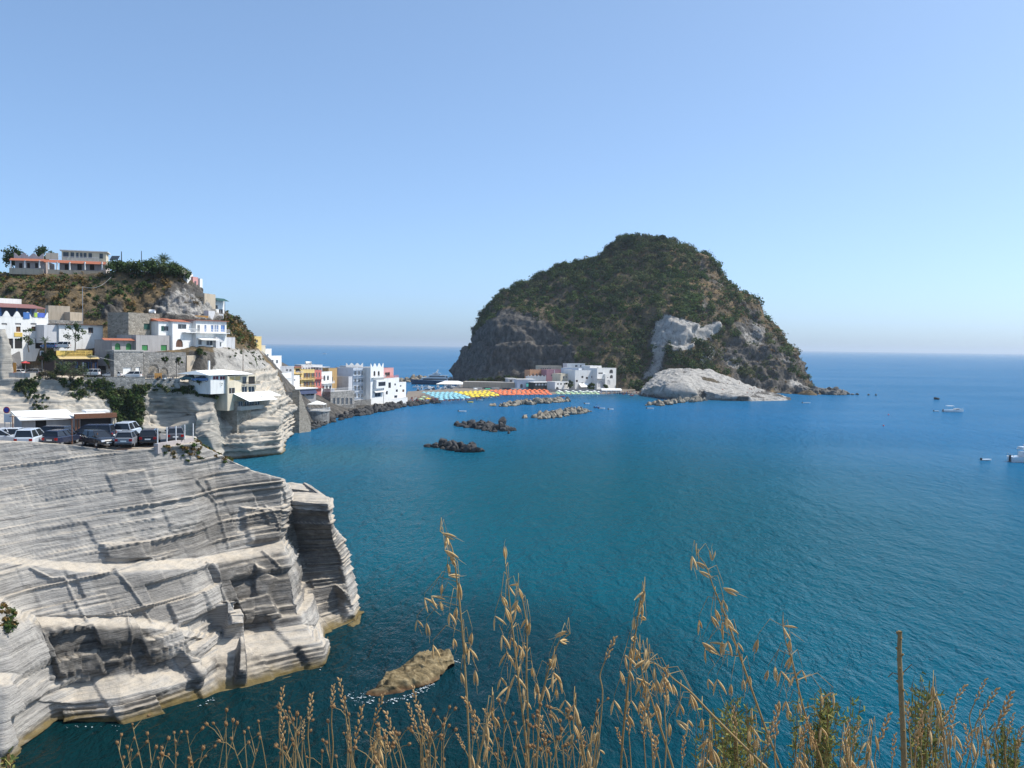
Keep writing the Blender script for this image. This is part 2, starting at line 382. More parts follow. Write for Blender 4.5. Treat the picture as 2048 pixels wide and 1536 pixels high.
def near_cliff():
    cols = [[pt(p) for p in c] for c in NC]
    last = cols[-1]
    cols.append([p + np.array([-5, 12, -.3]) for p in last]); cols.append([p + np.array([-26, 24, 0]) for p in last])
    out = []
    for i, c in enumerate(cols):
        top = c[0]
        if i <= 6:
            yb = (125, 122, 118, 112, 105, 99, 96)[i]; s = yb / top[1]; a = np.array([top[0] * s, yb, 19.9]); mid = np.array([top[0] * (top[1] + 1.4) / top[1], top[1] + 1.4, 19.93])
            z = np.array([top[0] * s - 2, yb + 7, -3.0])
        else:
            mid = top + (np.array([-.4, 1.6, -.25]) if i < 10 else np.array([-.6, 2.6, .25])); a = top + (np.array([-2, 6.5, -3.0]) if i < 10 else np.array([-2, 5.5, .1])); z = np.array([top[0] - 6, top[1] + 16, -3.0])
        out.append([z, a, mid] + c + [c[-1] + np.array([.8, -.8, -3.0])])
    ctrl = [[out[c][r] for c in range(len(out))] for r in range(len(out[0]))]
    G = loft(ctrl, .088, maxseg=110); sh = G.shape
    N = gsmooth(gnormals(G), 2); Pn = G.reshape(-1, 3); N = N.reshape(-1, 3)
    steep = np.clip(1.3 - np.abs(N[:, 2]), .12, 1)
    xy = project(Pn)
    xr = Pn[:, 0] + 48; h = Pn[:, 2] - .115 * xr + .0013 * xr ** 2 + fbm(Pn, .05, 2, 44) * .35
    s_ = Pn[:, 0] * .80 + Pn[:, 1] * .60 + Pn[:, 2] * .32
    rough = np.clip(.55 + .5 * np.clip((xy[:, 0] - 250) / 200, 0, 1) + .5 * np.clip((1180 - xy[:, 1]) / -80, 0, 1), .5, 1.15)
    # angular blocks between slanting joints, thin proud and eroded beds, sharp notches
    bed = np.floor(h / 1.9 + .3); z0 = np.zeros(len(Pn), np.int64); jo = _h(bed.astype(np.int64), z0, z0, 5) * 9
    cell = np.floor(s_ / 3.4 + jo); d = (_h(cell.astype(np.int64), bed.astype(np.int64), z0, 6) - .5) * (.45 + .75 * np.clip((xy[:, 1] - 1090) / 60, 0, 1)) * rough * steep
    d += (step_noise(h, 2.2, 3, .12) * .10 + step_noise(h, 5.1, 4, .2) * .075) * steep * rough * (.15 + np.clip(fbm(Pn, .13, 3, 15) * 3 + .55, 0, 1)) * (.5 + .8 * np.clip(fbm(np.stack([Pn[:, 0] * .3, Pn[:, 1] * .3, h * 2], 1), 1, 3, 9) + .4, 0, 1))
    fr = h * 2.6; fi = np.floor(fr); ff = np.abs(fr - fi - .5); on = (_h(fi.astype(np.int64), z0, z0, 12) > .45) * np.clip(fbm(np.stack([Pn[:, 0] * .25, Pn[:, 1] * .25, fi * 3.1], 1), 1, 2, 19) * 3 + .9, 0, 1)
    d -= np.clip(1 - ff / .14, 0, 1) * on * .26 * steep * rough * (.25 + .75 * np.clip(fbm(Pn, .11, 3, 16) * 3 + .5, 0, 1))
    fr = h * .62 + .2; fi = np.floor(fr); ff = np.abs(fr - fi - .5); d -= np.clip(1.5 - ff / .035, 0, 1) * .42 * steep * (_h(fi.astype(np.int64), z0, z0, 14) > .3) * np.clip(fbm(np.stack([Pn[:, 0] * .12, Pn[:, 1] * .12, fi * 5.1], 1), 1, 2, 23) * 3 + 1.0, 0, 1)
    d += fbm(Pn, .35, 3, 5) * .16 * steep + fbm(Pn, 1.6, 3, 8) * .07
    def crack(pts, w, dep):
        m = np.zeros(len(xy))
        for (x1, y1), (x2, y2) in zip(pts, pts[1:]):
            t = np.clip(((xy[:, 0] - x1) * (x2 - x1) + (xy[:, 1] - y1) * (y2 - y1)) / ((x2 - x1) ** 2 + (y2 - y1) ** 2), 0, 1)
            m = np.maximum(m, np.clip(1.6 - np.hypot(xy[:, 0] - x1 - t * (x2 - x1), xy[:, 1] - y1 - t * (y2 - y1)) / w, 0, 1))
        return m * dep
    d -= crack([(60, 1138), (105, 1158), (130, 1156), (150, 1200), (172, 1248)], 1.7, .24)
    d -= crack([(228, 1140), (262, 1180), (290, 1222), (303, 1245)], 1.7, .24)
    d -= crack([(532, 1012), (552, 1046), (560, 1072)], 1.7, .24) + crack([(525, 1105), (552, 1130), (565, 1145)], 1.7, .24)
    d -= crack([(412, 1128), (440, 1185), (465, 1240)], 1.7, .24) + crack([(255, 1240), (262, 1300), (265, 1350)], 1.7, .24) + crack([(395, 960), (430, 1010), (455, 1095)], 1.7, .24)
    d -= 2.4 * inpoly(xy, [(427, 1214), (446, 1207), (486, 1277), (448, 1276)], 2.5)          # little cave
    d -= 1.5 * inpoly(xy, [(474, 1302), (488, 1304), (490, 1372), (468, 1370)], 2.5)
    d -= .55 * inpoly(xy, [(480, 1015), (560, 1020), (560, 1080), (495, 1088)], 3)           # recess left of the prow
    d -= .45 * inpoly(xy, [(200, 1090), (300, 1085), (300, 1122), (215, 1122)], 3)
    d -= .5 * inpoly(xy, [(508, 1132), (552, 1155), (536, 1190), (508, 1192)], 3)
    d -= 1.0 * inpoly(xy, [(672, 1172), (690, 1185), (706, 1235), (690, 1240)], 3)
    d -= .8 * inpoly(xy, [(352, 1302), (372, 1342), (398, 1378), (400, 1338)], 3)
    d[(Pn[:, 2] > 19.2) & (np.abs(N[:, 2]) > .8)] *= .25
    D = d.reshape(sh[:2]); D[:, 1:-1] = .3 * D[:, :-2] + .4 * D[:, 1:-1] + .3 * D[:, 2:]; d = D.ravel()
    G2 = (Pn + N * d[:, None]).reshape(sh)
    me = gmesh('tuff_cliff', G2)
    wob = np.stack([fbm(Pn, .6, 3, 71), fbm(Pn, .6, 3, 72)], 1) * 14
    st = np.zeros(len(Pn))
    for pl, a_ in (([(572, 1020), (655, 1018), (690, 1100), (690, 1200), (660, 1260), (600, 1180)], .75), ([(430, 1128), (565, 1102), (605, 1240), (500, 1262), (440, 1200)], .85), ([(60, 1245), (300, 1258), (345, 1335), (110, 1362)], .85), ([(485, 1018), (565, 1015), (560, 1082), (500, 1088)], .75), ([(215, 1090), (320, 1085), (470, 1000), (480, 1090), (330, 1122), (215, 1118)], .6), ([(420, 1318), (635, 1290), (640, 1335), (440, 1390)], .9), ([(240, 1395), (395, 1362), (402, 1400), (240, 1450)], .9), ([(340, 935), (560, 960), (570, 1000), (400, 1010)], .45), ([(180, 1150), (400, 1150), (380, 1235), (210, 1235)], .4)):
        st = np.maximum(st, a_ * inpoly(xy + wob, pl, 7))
    vcol(me, 'stain_shade', st)  # shade of the prow and lower block faces, painted into the rock colour
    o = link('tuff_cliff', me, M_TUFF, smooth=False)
    tag(o, 'grey banded tuff cliff stepping down to the water below the parked cars', None, None, 'structure')
    return G2
G_NEAR = near_cliff()

# ================================================================== main land: road terrace, hillside and town slope
LC = [
 [(-220,540,262),(-220,580,252),(-220,690,238),(-220,697,222),(-220,740,218),(-220,757,200),(-220,800,196),(-220,870,186),(-220,900,180)],
 [(0,545,262),(0,580,252),(0,690,238),(0,697,222),(0,742,219),(0,757,205),(0,800,201),(0,868,192),(0,890,188)],
 [(60,548,262),(60,585,250),(60,690,238),(60,698,223),(60,742,222),(60,757,207),(60,800,203.5),(60,865,196),(60,890,192)],
 [(120,549,262),(120,590,250),(120,682,240),(120,697,226),(120,742,225),(120,755,210),(120,790,206.5),(120,850,199),(120,900,190)],
 [(185,548,262),(190,600,252),(185,682,241),(190,700,230),(190,748,229.5),(185,758,214),(195,800,212),(215,880,206),(225,930,200)],
 [(240,545,264),(235,600,254),(240,690,243),(235,703,231),(235,750,230.5),(245,760,219),(255,820,218.5),(262,900,216),(270,938,212)],
 [(290,548,266),(280,610,256),(290,690,246),(290,705,232),(290,752,231.5),(300,766,222),(310,830,222),(330,905,219),('z',335,936,-1)],
 [(345,543,268),(335,592,258),(345,690,250),(345,703,236),(345,752,235),(360,771,226),(370,830,229),(385,900,227),('z',395,932,-1)],
 [(380,552,272),(395,602,262),(400,685,253),(400,705,240),(400,748,238),(420,775,231),(428,830,233),(438,890,229),('z',448,926,-1)],
 [(412,585,276),(430,625,268),(450,690,258),(455,705,252),(465,748,248),(480,800,238),(488,850,234),(498,900,231),('z',505,920,-1)],
 [(455,622,300),(468,655,288),(492,700,270),(510,722,262),(515,765,252),(538,805,243),(549,850,240.5),(552,890,239),('z',555,914,-1)],
 [(490,652,318),(505,690,306),(520,715,292),(535,735,280),(548,772,272),(562,800,268),(572,835,282),(580,855,290),('z',587,868,-1)],
 [(514,683,335),(525,700,332),(545,725,330),(560,748,330),(575,778,326),(590,803,320),(600,835,317),(604,850,316),('z',608,859,-1)],
 [(526,702,362),(545,715,362),(570,745,362),(592,775,360),(618,798,356),(632,818,351),(640,832,349),(643,840,348),('z',646,844,-1)],
 [(600,745,420),(620,757,415),(642,775,410),(668,797,404),(688,812,398),(703,817,394),(708,821,392),(711,825,390),('z',714,828,-1)],
 [(700,765,450),(715,775,445),(732,785,440),(747,800,432),(757,806,426),(763,810,422),(766,813,419),(769,816,417),('z',771,819,-1)],
 [(762,778,500),(777,784,490),(792,789,482),(802,794,476),(812,799,470),(820,803,464),(823,805,462),(825,807,460),('z',827,810,-1)],
]
def hillside():
    cols = [[pt(p) for p in c] for c in LC]; out = []
    for i, c in enumerate(cols):
        t = c[0]
        bk = lambda dy, dx, dz: np.array([t[0] * (t[1] + dy) / t[1] + dx, t[1] + dy, t[2] + dz])
        if i < 9: b = [bk(130, -10, -60), bk(60, -4, 1), bk(14, -.5, .3)]
        else:
            h = t[2]; b = [bk(70, -22, -h - 3), bk(40, -12, -h * .75), bk(12, -3, -h * .2)]
        out.append(b + c)
    ctrl = [[out[c][r] for c in range(len(out))] for r in range(len(out[0]))]
    G = loft(ctrl, .42, maxseg=56); sh = G.shape
    N = gsmooth(gnormals(G), 3).reshape(-1, 3); Pn = G.reshape(-1, 3); xy = project(Pn)
    steep = np.clip(1.2 - np.abs(N[:, 2]), .05, 1)
    flat = (inpoly(xy, [(-300, 690), (235, 692), (240, 700), (400, 700), (405, 712), (430, 765), (300, 764), (190, 757), (-300, 756)], 4) > .5)
    low = np.clip((24 - Pn[:, 2]) / 3, 0, 1) * (Pn[:, 1] < 312)
    d = strata(Pn, 2.0, (.0, .0), .7, 21) * steep * low + fbm(Pn, .09, 5, 31) * 2.2 * steep + fbm(Pn, .5, 3, 33) * .35
    # overhang scooped out under the road (the deep shadow) and gully beside the ivy
    d -= 7.0 * inpoly(xy, [(372, 790), (425, 790), (432, 850), (436, 905), (392, 905), (352, 860)], 14)
    d -= 3.0 * inpoly(xy, [(262, 790), (285, 780), (300, 880), (270, 890)], 12)
    hr_ = inpoly(xy, [(190, 595), (300, 590), (360, 560), (440, 585), (455, 650), (330, 640), (250, 640), (200, 645)], 14); d += hr_ * ((1 - np.abs(fbm(Pn, .16, 4, 36)) * 2.2 - .5) * 2.4 + (1 - np.abs(fbm(Pn, .5, 3, 37)) * 2 - .5) * .8)
    town = (Pn[:, 1] > 318)
    d[town] *= .3
    d[flat] *= .08
    Q = Pn + N * d[:, None]
    me = gmesh('hillside', Q.reshape(sh))
    rock = np.zeros((len(Pn), 3))
    rock[:, 0] = np.clip(inpoly(xy, [(378, 700), (440, 705), (450, 745), (385, 745)], 5) * .7 + low * 1.2 + inpoly(xy, [(355, 565), (440, 590), (450, 640), (420, 645), (330, 632), (300, 610)], 12) + inpoly(xy, [(195, 600), (245, 605), (250, 650), (205, 640)], 6) * .8 + steep * .35 + town * .8, 0, 1)
    rock[:, 1] = np.clip(low * 1.0 + .8 * inpoly(xy, [(425, 690), (520, 700), (560, 790), (470, 745), (430, 735)], 8) + .55 * inpoly(xy, [(355, 565), (440, 590), (450, 640), (420, 645), (330, 632), (300, 610)], 10) + town * .25, 0, 1)
    rock[:, 2] = np.clip(1 - rock[:, 0], 0, 1)
    vcol(me, 'rock', rock)
    lowface = low.reshape(sh[:2])[:-1, :-1].ravel() > .4
    o = link('hillside', me, [M_HILL, M_TUFF_PALE])
    me.polygons.foreach_set('material_index', lowface.astype(np.int32))
    tag(o, 'dry scrubby hillside and pale tuff cliffs above the coast road', None, None, 'structure')
    return Q.reshape(sh), rock
G_HILL, ROCK_HILL = hillside()

# ================================================================== the island
IC = [
 [(902,750,775),(902,752,760),(903,756,735),(904,762,710),(905,770,685)],
 [(935,680,765),(936,690,748),(933,715,724),(928,745,698),(925,772,668)],
 [(985,600,760),(985,626,730),(985,660,694),(980,720,674),(975,774,656)],
 [(1065,555,755),(1060,600,720),(1050,640,686),(1045,705,664),(1040,774,650)],
 [(1140,522,750),(1130,580,710),(1115,640,678),(1110,710,655),(1105,777,640)],
 [(1205,505,745),(1195,570,700),(1185,640,665),(1180,710,640),(1180,782,622)],
 [(1250,486,742),(1245,560,695),(1240,640,655),(1245,710,632),(1250,788,608)],
 [(1300,477,740),(1300,560,690),(1295,640,652),(1295,720,634),(1290,790,606)],
 [(1340,487,738),(1345,560,690),(1345,640,644),(1345,720,622),(1340,775,606)],
 [(1380,506,735),(1390,570,695),(1390,640,652),(1390,720,628),(1390,778,608)],
 [(1425,522,730),(1435,590,690),(1440,650,660),(1440,725,638),(1440,784,618)],
 [(1465,575,722),(1480,620,690),(1485,670,664),(1490,730,644),(1490,789,624)],
 [(1520,625,712),(1530,655,685),(1535,695,662),(1540,740,645),(1540,792,622)],
 [(1569,681,695),(1580,695,675),(1582,724,656),(1586,758,640),(1590,794,616)],
 [(1597,730,680),(1603,742,662),(1609,760,648),(1618,775,635),(1625,796,606)],
 [(1632,774,660),(1645,777,645),(1648,782,636),(1650,787,628),(1655,793,616)],
 [(1697,788,640),(1697,789,636),(1697,789.5,634),(1697,790.5,632),(1697,792,626)],
]
def island():
    cols = [[pt(p) for p in c] for c in IC]; out = []
    for c in cols:
        t = c[0]; h = t[2]
        out.append([t + np.array([0, 190, -h - 4]), t + np.array([0, 110, -h * .55]), t + np.array([0, 40, -h * .12])] + c + [c[-1] + np.array([0, -3, -5])])
    ctrl = [[out[c][r] for c in range(len(out))] for r in range(len(out[0]))]
    G = loft(ctrl, 1.25, (True, True), 76); sh = G.shape
    N = gsmooth(gnormals(G), 3).reshape(-1, 3); Pn = G.reshape(-1, 3); xy = project(Pn)
    front = (N[:, 1] < .35)
    ga = lambda cx, cy, sx, sy: np.exp(-((xy[:, 0] - cx) / sx) ** 2 - ((xy[:, 1] - cy) / sy) ** 2)
    d = fbm(Pn, .02, 5, 51) * 9 + fbm(Pn, .09, 4, 52) * 3.2 + fbm(Pn, .35, 3, 53) * 1.3
    xy0 = xy; xy = xy + np.stack([fbm(Pn, .045, 4, 201), fbm(Pn, .045, 4, 202)], 1) * 34
    pale = inpoly(xy, [(1322, 648), (1350, 636), (1365, 640), (1382, 655), (1402, 652), (1420, 658), (1412, 678), (1388, 692), (1378, 708), (1345, 716), (1335, 702), (1326, 680)], 5)
    shadetuff = inpoly(xy, [(1296, 668), (1325, 650), (1332, 700), (1335, 745), (1300, 765), (1286, 770), (1300, 720)], 8)
    cliff = inpoly(xy, [(880, 770), (915, 690), (950, 640), (1010, 622), (1080, 625), (1125, 660), (1140, 720), (1130, 770), (900, 775)], 14)
    right = inpoly(xy, [(1425, 700), (1470, 650), (1500, 640), (1545, 640), (1600, 700), (1650, 770), (1700, 800), (1480, 800), (1430, 760)], 24)
    upr = inpoly(xy, [(1395, 515), (1440, 545), (1470, 580), (1520, 625), (1500, 650), (1440, 590), (1380, 530)], 16)
    wxy = xy; xy = xy0
    d += 9 * ga(1372, 690, 40, 36) * front - 13 * ga(1292, 722, 22, 42) * front - 13 * ga(1462, 742, 34, 26) * front + 7 * ga(1412, 715, 14, 24) * front
    d -= 7 * ga(1075, 690, 55, 45) * front + 5 * ga(1540, 600, 30, 20) * front
    # terraces near the top
    d += 1.2 * np.sin(Pn[:, 2] * .9 + fbm(Pn, .03, 2, 77) * 4) * (Pn[:, 2] > 70) * front
    d += step_noise(Pn[:, 2] + fbm(Pn, .05, 2, 60) * 6, .16, 5, .25) * 2.5 * np.clip(cliff + right + pale, 0, 1)
    crag = np.clip(cliff * .5 + right + pale * 1.2 + shadetuff * .7 + upr, 0, 1.2); rg = 1 - np.abs(fbm(Pn * np.array([1, 1, .6]), .11, 4, 66)) * 2; d += (rg - .6) * 3.4 * crag + (1 - np.abs(fbm(Pn, .3, 3, 67)) * 2 - .6) * 1.5 * crag
    Q = Pn + N * d[:, None]
    me = gmesh('island', Q.reshape(sh))
    rk = np.zeros((len(Pn), 3)); spots = np.clip(fbm(Pn, .03, 4, 91) * 3 - .5, 0, 1) * (xy[:, 0] > 1400) * 1.1
    rk[:, 0] = np.clip(cliff * .9 + right * (.62 + .25 * fbm(Pn, .04, 3, 94)) + shadetuff + pale + upr * .6 + spots, 0, 1)
    rk[:, 1] = np.clip(pale * .95 + shadetuff * .6 + right * np.clip(fbm(Pn, .05, 4, 92) * 2 - .35, 0, .5) + spots * .5 + inpoly(wxy, [(1405, 690), (1425, 690), (1425, 735), (1412, 735)], 5) * .8 + upr * .25 + cliff * .12, 0, 1)
    rk[:, 2] = np.clip(.25 + fbm(Pn, .02, 4, 93) * 1.2 + (xy[:, 0] > 1330) * .45, 0, 1)
    vcol(me, 'rock', rk)
    tag(link('island', me, M_HILL, smooth=False), 'steep domed island of dark rock and green scrub', None, None, 'structure')
    return Q.reshape(sh), rk, xy
G_ISL, ROCK_ISL, XY_ISL = island()
TC = [
 [(1286,776,600),(1283,781,580),(1282,786,566),('z',1284,793,-.2)],
 [(1322,742,610),(1312,757,584),(1303,774,555),('z',1306,794,-.2)],
 [(1368,737,610),(1360,751,572),(1350,768,531),('z',1352,799,-.2)],
 [(1420,741,608),(1410,757,570),(1396,777,533),('z',1400,799,-.2)],
 [(1465,756,604),(1455,771,564),(1440,789,527),('z',1440,801,-.2)],
 [(1510,772,600),(1505,782,560),(1500,795,525),('z',1500,803,-.2)],
 [(1550,786,590),(1550,791,560),(1552,797,533),('z',1556,802,-.2)],
 [(1580,797,560),(1581,798,552),(1582,799,545),('z',1584,801,-.5)],
]
def tongue():
    cols = [[pt(p) for p in c] for c in TC]; out = [[np.array([c[0][0] - 2, c[0][1] + 22, -3.0]), c[0] + np.array([-1, 8, -c[0][2] * .35])] + c + [c[-1] + np.array([0, -1.5, -3])] for c in cols]
    ctrl = [[out[c][r] for c in range(len(out))] for r in range(len(out[0]))]
    G = loft(ctrl, .7, (False, True), 64); sh = G.shape; N = gsmooth(gnormals(G), 2).reshape(-1, 3); Pn = G.reshape(-1, 3); xy = project(Pn)
    steep = np.clip(1.15 - np.abs(N[:, 2]), .1, 1)
    d = fbm(Pn, .06, 4, 61) * 1.8 + fbm(Pn, .3, 3, 62) * .7 + (1 - np.abs(fbm(Pn, .12, 3, 64)) * 2.2 - .5) * 1.0 + strata(Pn, 1.3, (.12, .02), .4, 63) * np.clip(steep + .25, 0, 1)
    d -= 7 * inpoly(xy, [(1338, 773), (1372, 771), (1398, 782), (1420, 797), (1345, 798)], 5) + 3.5 * inpoly(xy, [(1308, 782), (1330, 778), (1335, 795), (1312, 794)], 4) + 1.6 * inpoly(xy, [(1420, 790), (1500, 797), (1502, 800), (1425, 799)], 2)
    Q = Pn + N * d[:, None]; me = gmesh('white_headland', Q.reshape(sh)); rk = np.zeros((len(Pn), 3)); rk[:, 0] = 1; rk[:, 1] = np.clip(1.0 - .55 * np.clip(fbm(Pn * np.array([1, 1, 2]), .09, 4, 68) * 2.2, 0, 1) - .35 * (xy[:, 1] > 785), 0, 1)
    grn = inpoly(xy, [(1402, 752), (1425, 754), (1448, 766), (1425, 764), (1408, 760)], 3)
    rk[:, 1] -= grn; rk[:, 0] -= grn; vcol(me, 'rock', rk)
    tag(link('white_headland', me, M_HILL), 'smooth pale tuff tongue sloping from the island into the sea', None, None, 'structure'); return Q.reshape(sh)
G_TONGUE = tongue()

# ================================================================== isthmus and beach
def beach():
    fr = [(800,812),(824,809),(870,805),(920,802),(980,797),(1040,794),(1100,793),(1180,792),(1240,791),(1292,793)]
    mi = [(810,798),(832,797),(880,792),(940,788),(1000,785),(1060,784),(1120,784),(1180,785),(1240,785),(1292,786)]
    ba = [(815,784),(832,783),(890,779),(940,776),(1000,775),(1060,775),(1120,777),(1180,778),(1240,779),(1292,780)]
    rows = [[pt(('z', x, y, -1.0)) for x, y in fr], [pt(('z', x, y, 1.0)) for x, y in mi], [pt(('z', x, y, 1.9)) for x, y in ba]]
    last = []
    for i, (x, y) in enumerate(ba):
        last.append(pt(('z', x, y - 2, -1.5)) if i < 3 else np.array([*atY(x, y, 668)[:2], 2.6]))
    rows.append(last)
    G = loft(rows[::-1], 2.0); Pn = G.reshape(-1, 3); Pn[:, 2] += fbm(Pn, .15, 3, 71) * .15
    tag(link('beach', gmesh('beach', G), M_SAND), 'dark sand beach joining the town to the island', None, None, 'structure')
beach()
# slope the photographer stands on (falls away below the frame)
def lookout():
    xs = np.linspace(-14, 16, 61); ys = np.array([-6, -3, 0, .8, 1.4, 2.0, 2.8, 4.0, 6.0, 9.0, 14, 22])
    zs = np.array([28.9, 28.75, 28.55, 28.4, 28.2, 27.9, 27.2, 26.0, 23.5, 19.0, 10, -2])
    G = np.zeros((len(ys), len(xs), 3)); G[:, :, 0] = xs[None]; G[:, :, 1] = ys[:, None]; G[:, :, 2] = zs[:, None]
    P_ = G.reshape(-1, 3); P_[:, 2] += fbm(P_, .6, 3, 81) * .12; G = G[::-1]
    me = gmesh('lookout_slope', np.ascontiguousarray(G)); rk = np.zeros((len(P_), 3)); rk[:, 2] = 1; vcol(me, 'rock', rk)
    tag(link('lookout_slope', me, M_HILL, smooth=True), 'dry grassy slope at the edge of the lookout', None, None, 'structure')
lookout()
# ================================================================== vegetation
def mat_leaf(name, rough=.6):
    b = NB(name); a = b.attr('tint').outputs['Color']
    c = b.mix(b.math('MULTIPLY', b.noise(2.0, b.obj(), 2), .5), a, b.mix(1.0, a, (.55, .62, .5), 'MULTIPLY'))
    di = b.n('BsdfDiffuse', {'Color': c}); tr = b.n('BsdfTranslucent', {'Color': c}); mx = b.n('MixShader', {0: .25, 1: di, 2: tr})
    b.t.links.new(mx.outputs[0], b.out.inputs[0]); b.t.nodes.remove(b.p); return b.m
M_LEAF = mat_leaf('foliage')
M_BARK = plain('bark', (.10, .075, .05), .9, var=.3, scale=6)
GREENS = np.array([(.045, .075, .022), (.06, .09, .03), (.035, .06, .024), (.075, .10, .035), (.05, .07, .035)])
OLIVE = np.array([(.085, .095, .045), (.10, .105, .05), (.07, .08, .04)])
DRY = np.array([(.20, .13, .05), (.24, .155, .06), (.16, .11, .055), (.13, .10, .05)])
def leaf_cloud(C, Rad, nleaf, size, cols, flat=.8, shell=.5, seed=0, up=.35):
    """C (n,3) clump centres, Rad (n,3) radii, quads scattered in each ellipsoid; returns V,F,colour"""
    g = np.random.default_rng(seed); C = np.asarray(C, float); n = len(C); Rad = np.asarray(Rad, float)
    if Rad.ndim == 1: Rad = np.repeat(Rad[:, None], 3, 1)
    k = nleaf; d = g.normal(size=(n, k, 3)); d /= np.linalg.norm(d, axis=-1, keepdims=True)
    d[..., 2] = np.abs(d[..., 2]) * .9 + d[..., 2] * .1 if up > .5 else d[..., 2]
    r = (shell + (1 - shell) * g.random((n, k, 1))) * (1 + .22 * g.normal(size=(n, k, 1)))
    ctr = C[:, None] + d * r * Rad[:, None]
    nrm = d + g.normal(size=d.shape) * .55; nrm[..., 2] += up; nrm /= np.linalg.norm(nrm, axis=-1, keepdims=True)
    t = np.cross(nrm, g.normal(size=d.shape)); t /= np.linalg.norm(t, axis=-1, keepdims=True) + 1e-9; bt = np.cross(nrm, t)
    sz = (np.asarray(size, float).reshape(-1, 1, 1) * np.ones((n, 1, 1))) * (.6 + .8 * g.random((n, k, 1)))
    q = np.stack([ctr - t * sz - bt * sz * .55, ctr + t * sz * .9 - bt * sz * .5, ctr + t * sz + bt * sz * .55, ctr - t * sz * .8 + bt * sz * .6], 2)
    V = q.reshape(-1, 3); F = np.arange(len(V)).reshape(-1, 4)
    col = np.asarray(cols, float)
    if col.ndim == 1: col = np.repeat(col[None], n, 0)
    cc = np.repeat(np.repeat(col[:, None], k, 1) * (.72 + .56 * g.random((n, k, 1))), 4, 1).reshape(-1, 3)
    return V, F, cc
def leaf_obj(name, V, F, cc, parent=None, mat=None):
    me = np_mesh(name, V, F); vcol(me, 'tint', cc); return link(name, me, mat or M_LEAF, parent)
def surf_pts(G, n, mask, seed, off=0.0):
    """random points on a lofted sheet where mask (flattened vertex weight) allows"""
    g = np.random.default_rng(seed); V = G.reshape(-1, 3); w = np.clip(np.asarray(mask, float), 0, None)
    # weight by local cell area so the cover is even
    du = np.linalg.norm(np.gradient(G, axis=1), axis=-1); dv = np.linalg.norm(np.gradient(G, axis=0), axis=-1); w = w * (du * dv).ravel()
    i = g.choice(len(V), size=n, p=w / w.sum()); P_ = V[i] + g.normal(size=(n, 3)) * np.array([1, 1, .3]) * off
    return P_, i
# ---- scrub on the island (one mass nobody could count)
def island_scrub():
    V = G_ISL.reshape(-1, 3); xy = XY_ISL; rows = np.repeat(np.arange(G_ISL.shape[0]), G_ISL.shape[1])
    front = rows > G_ISL.shape[0] * .18
    dens = (1 - ROCK_ISL[:, 0] * 1.12).clip(0, 1) * front * (.5 + np.clip(fbm(V, .03, 4, 95) * 2 + .6, 0, 1)) * (V[:, 2] > 3)
    dens *= np.where(xy[:, 0] > 1400, .55, 1.0)
    P_, i = surf_pts(G_ISL, 12500, dens, 11, .8)
    g = np.random.default_rng(12); big = g.random(len(P_)) ** 3.2
    rad = .55 + 3.6 * big; tone = fbm(P_, .025, 3, 96); t2 = fbm(P_, .05, 3, 98); x = xy[i, 0]
    dryp = np.clip(.12 + .42 * (x > 1380) + tone * .9, 0, 1); pick = (g.random(len(P_)) < dryp * .75) & (big < .55)
    col = GREENS[g.integers(0, 5, len(P_))] * 1.25; lt = g.random(len(P_)) < np.clip(.18 + t2 * 1.3, 0, .8); col[lt] = OLIVE[g.integers(0, 3, lt.sum())] * 1.35
    d2 = DRY[g.integers(0, 4, len(P_))] * np.array([.72, .66, .72]); col = np.where(pick[:, None], d2, col) * (1 + .55 * fbm(P_, .07, 3, 99))[:, None]
    rad = np.where(pick, .7 + rad * .35, rad)
    P_[:, 2] += rad * .4
    out = []
    for lo, hi, k in ((0, 1.2, 16), (1.2, 2.2, 34), (2.2, 9, 90)):
        q = (rad >= lo) & (rad < hi); out.append(leaf_cloud(P_[q], np.stack([rad[q], rad[q], rad[q] * .8], 1), k, .26 + rad[q] * .08, col[q], shell=.55, seed=13 + k, up=.5))
    off = np.cumsum([0] + [len(o[0]) for o in out]); V_ = np.concatenate([o[0] for o in out]); F_ = np.concatenate([o[1] + off[j] for j, o in enumerate(out)]); cc = np.concatenate([o[2] for o in out])
    tag(leaf_obj('island_scrub', V_, F_, cc), 'dense mixed green and dry scrub covering the island slopes', 'scrub', None, 'stuff')
island_scrub()
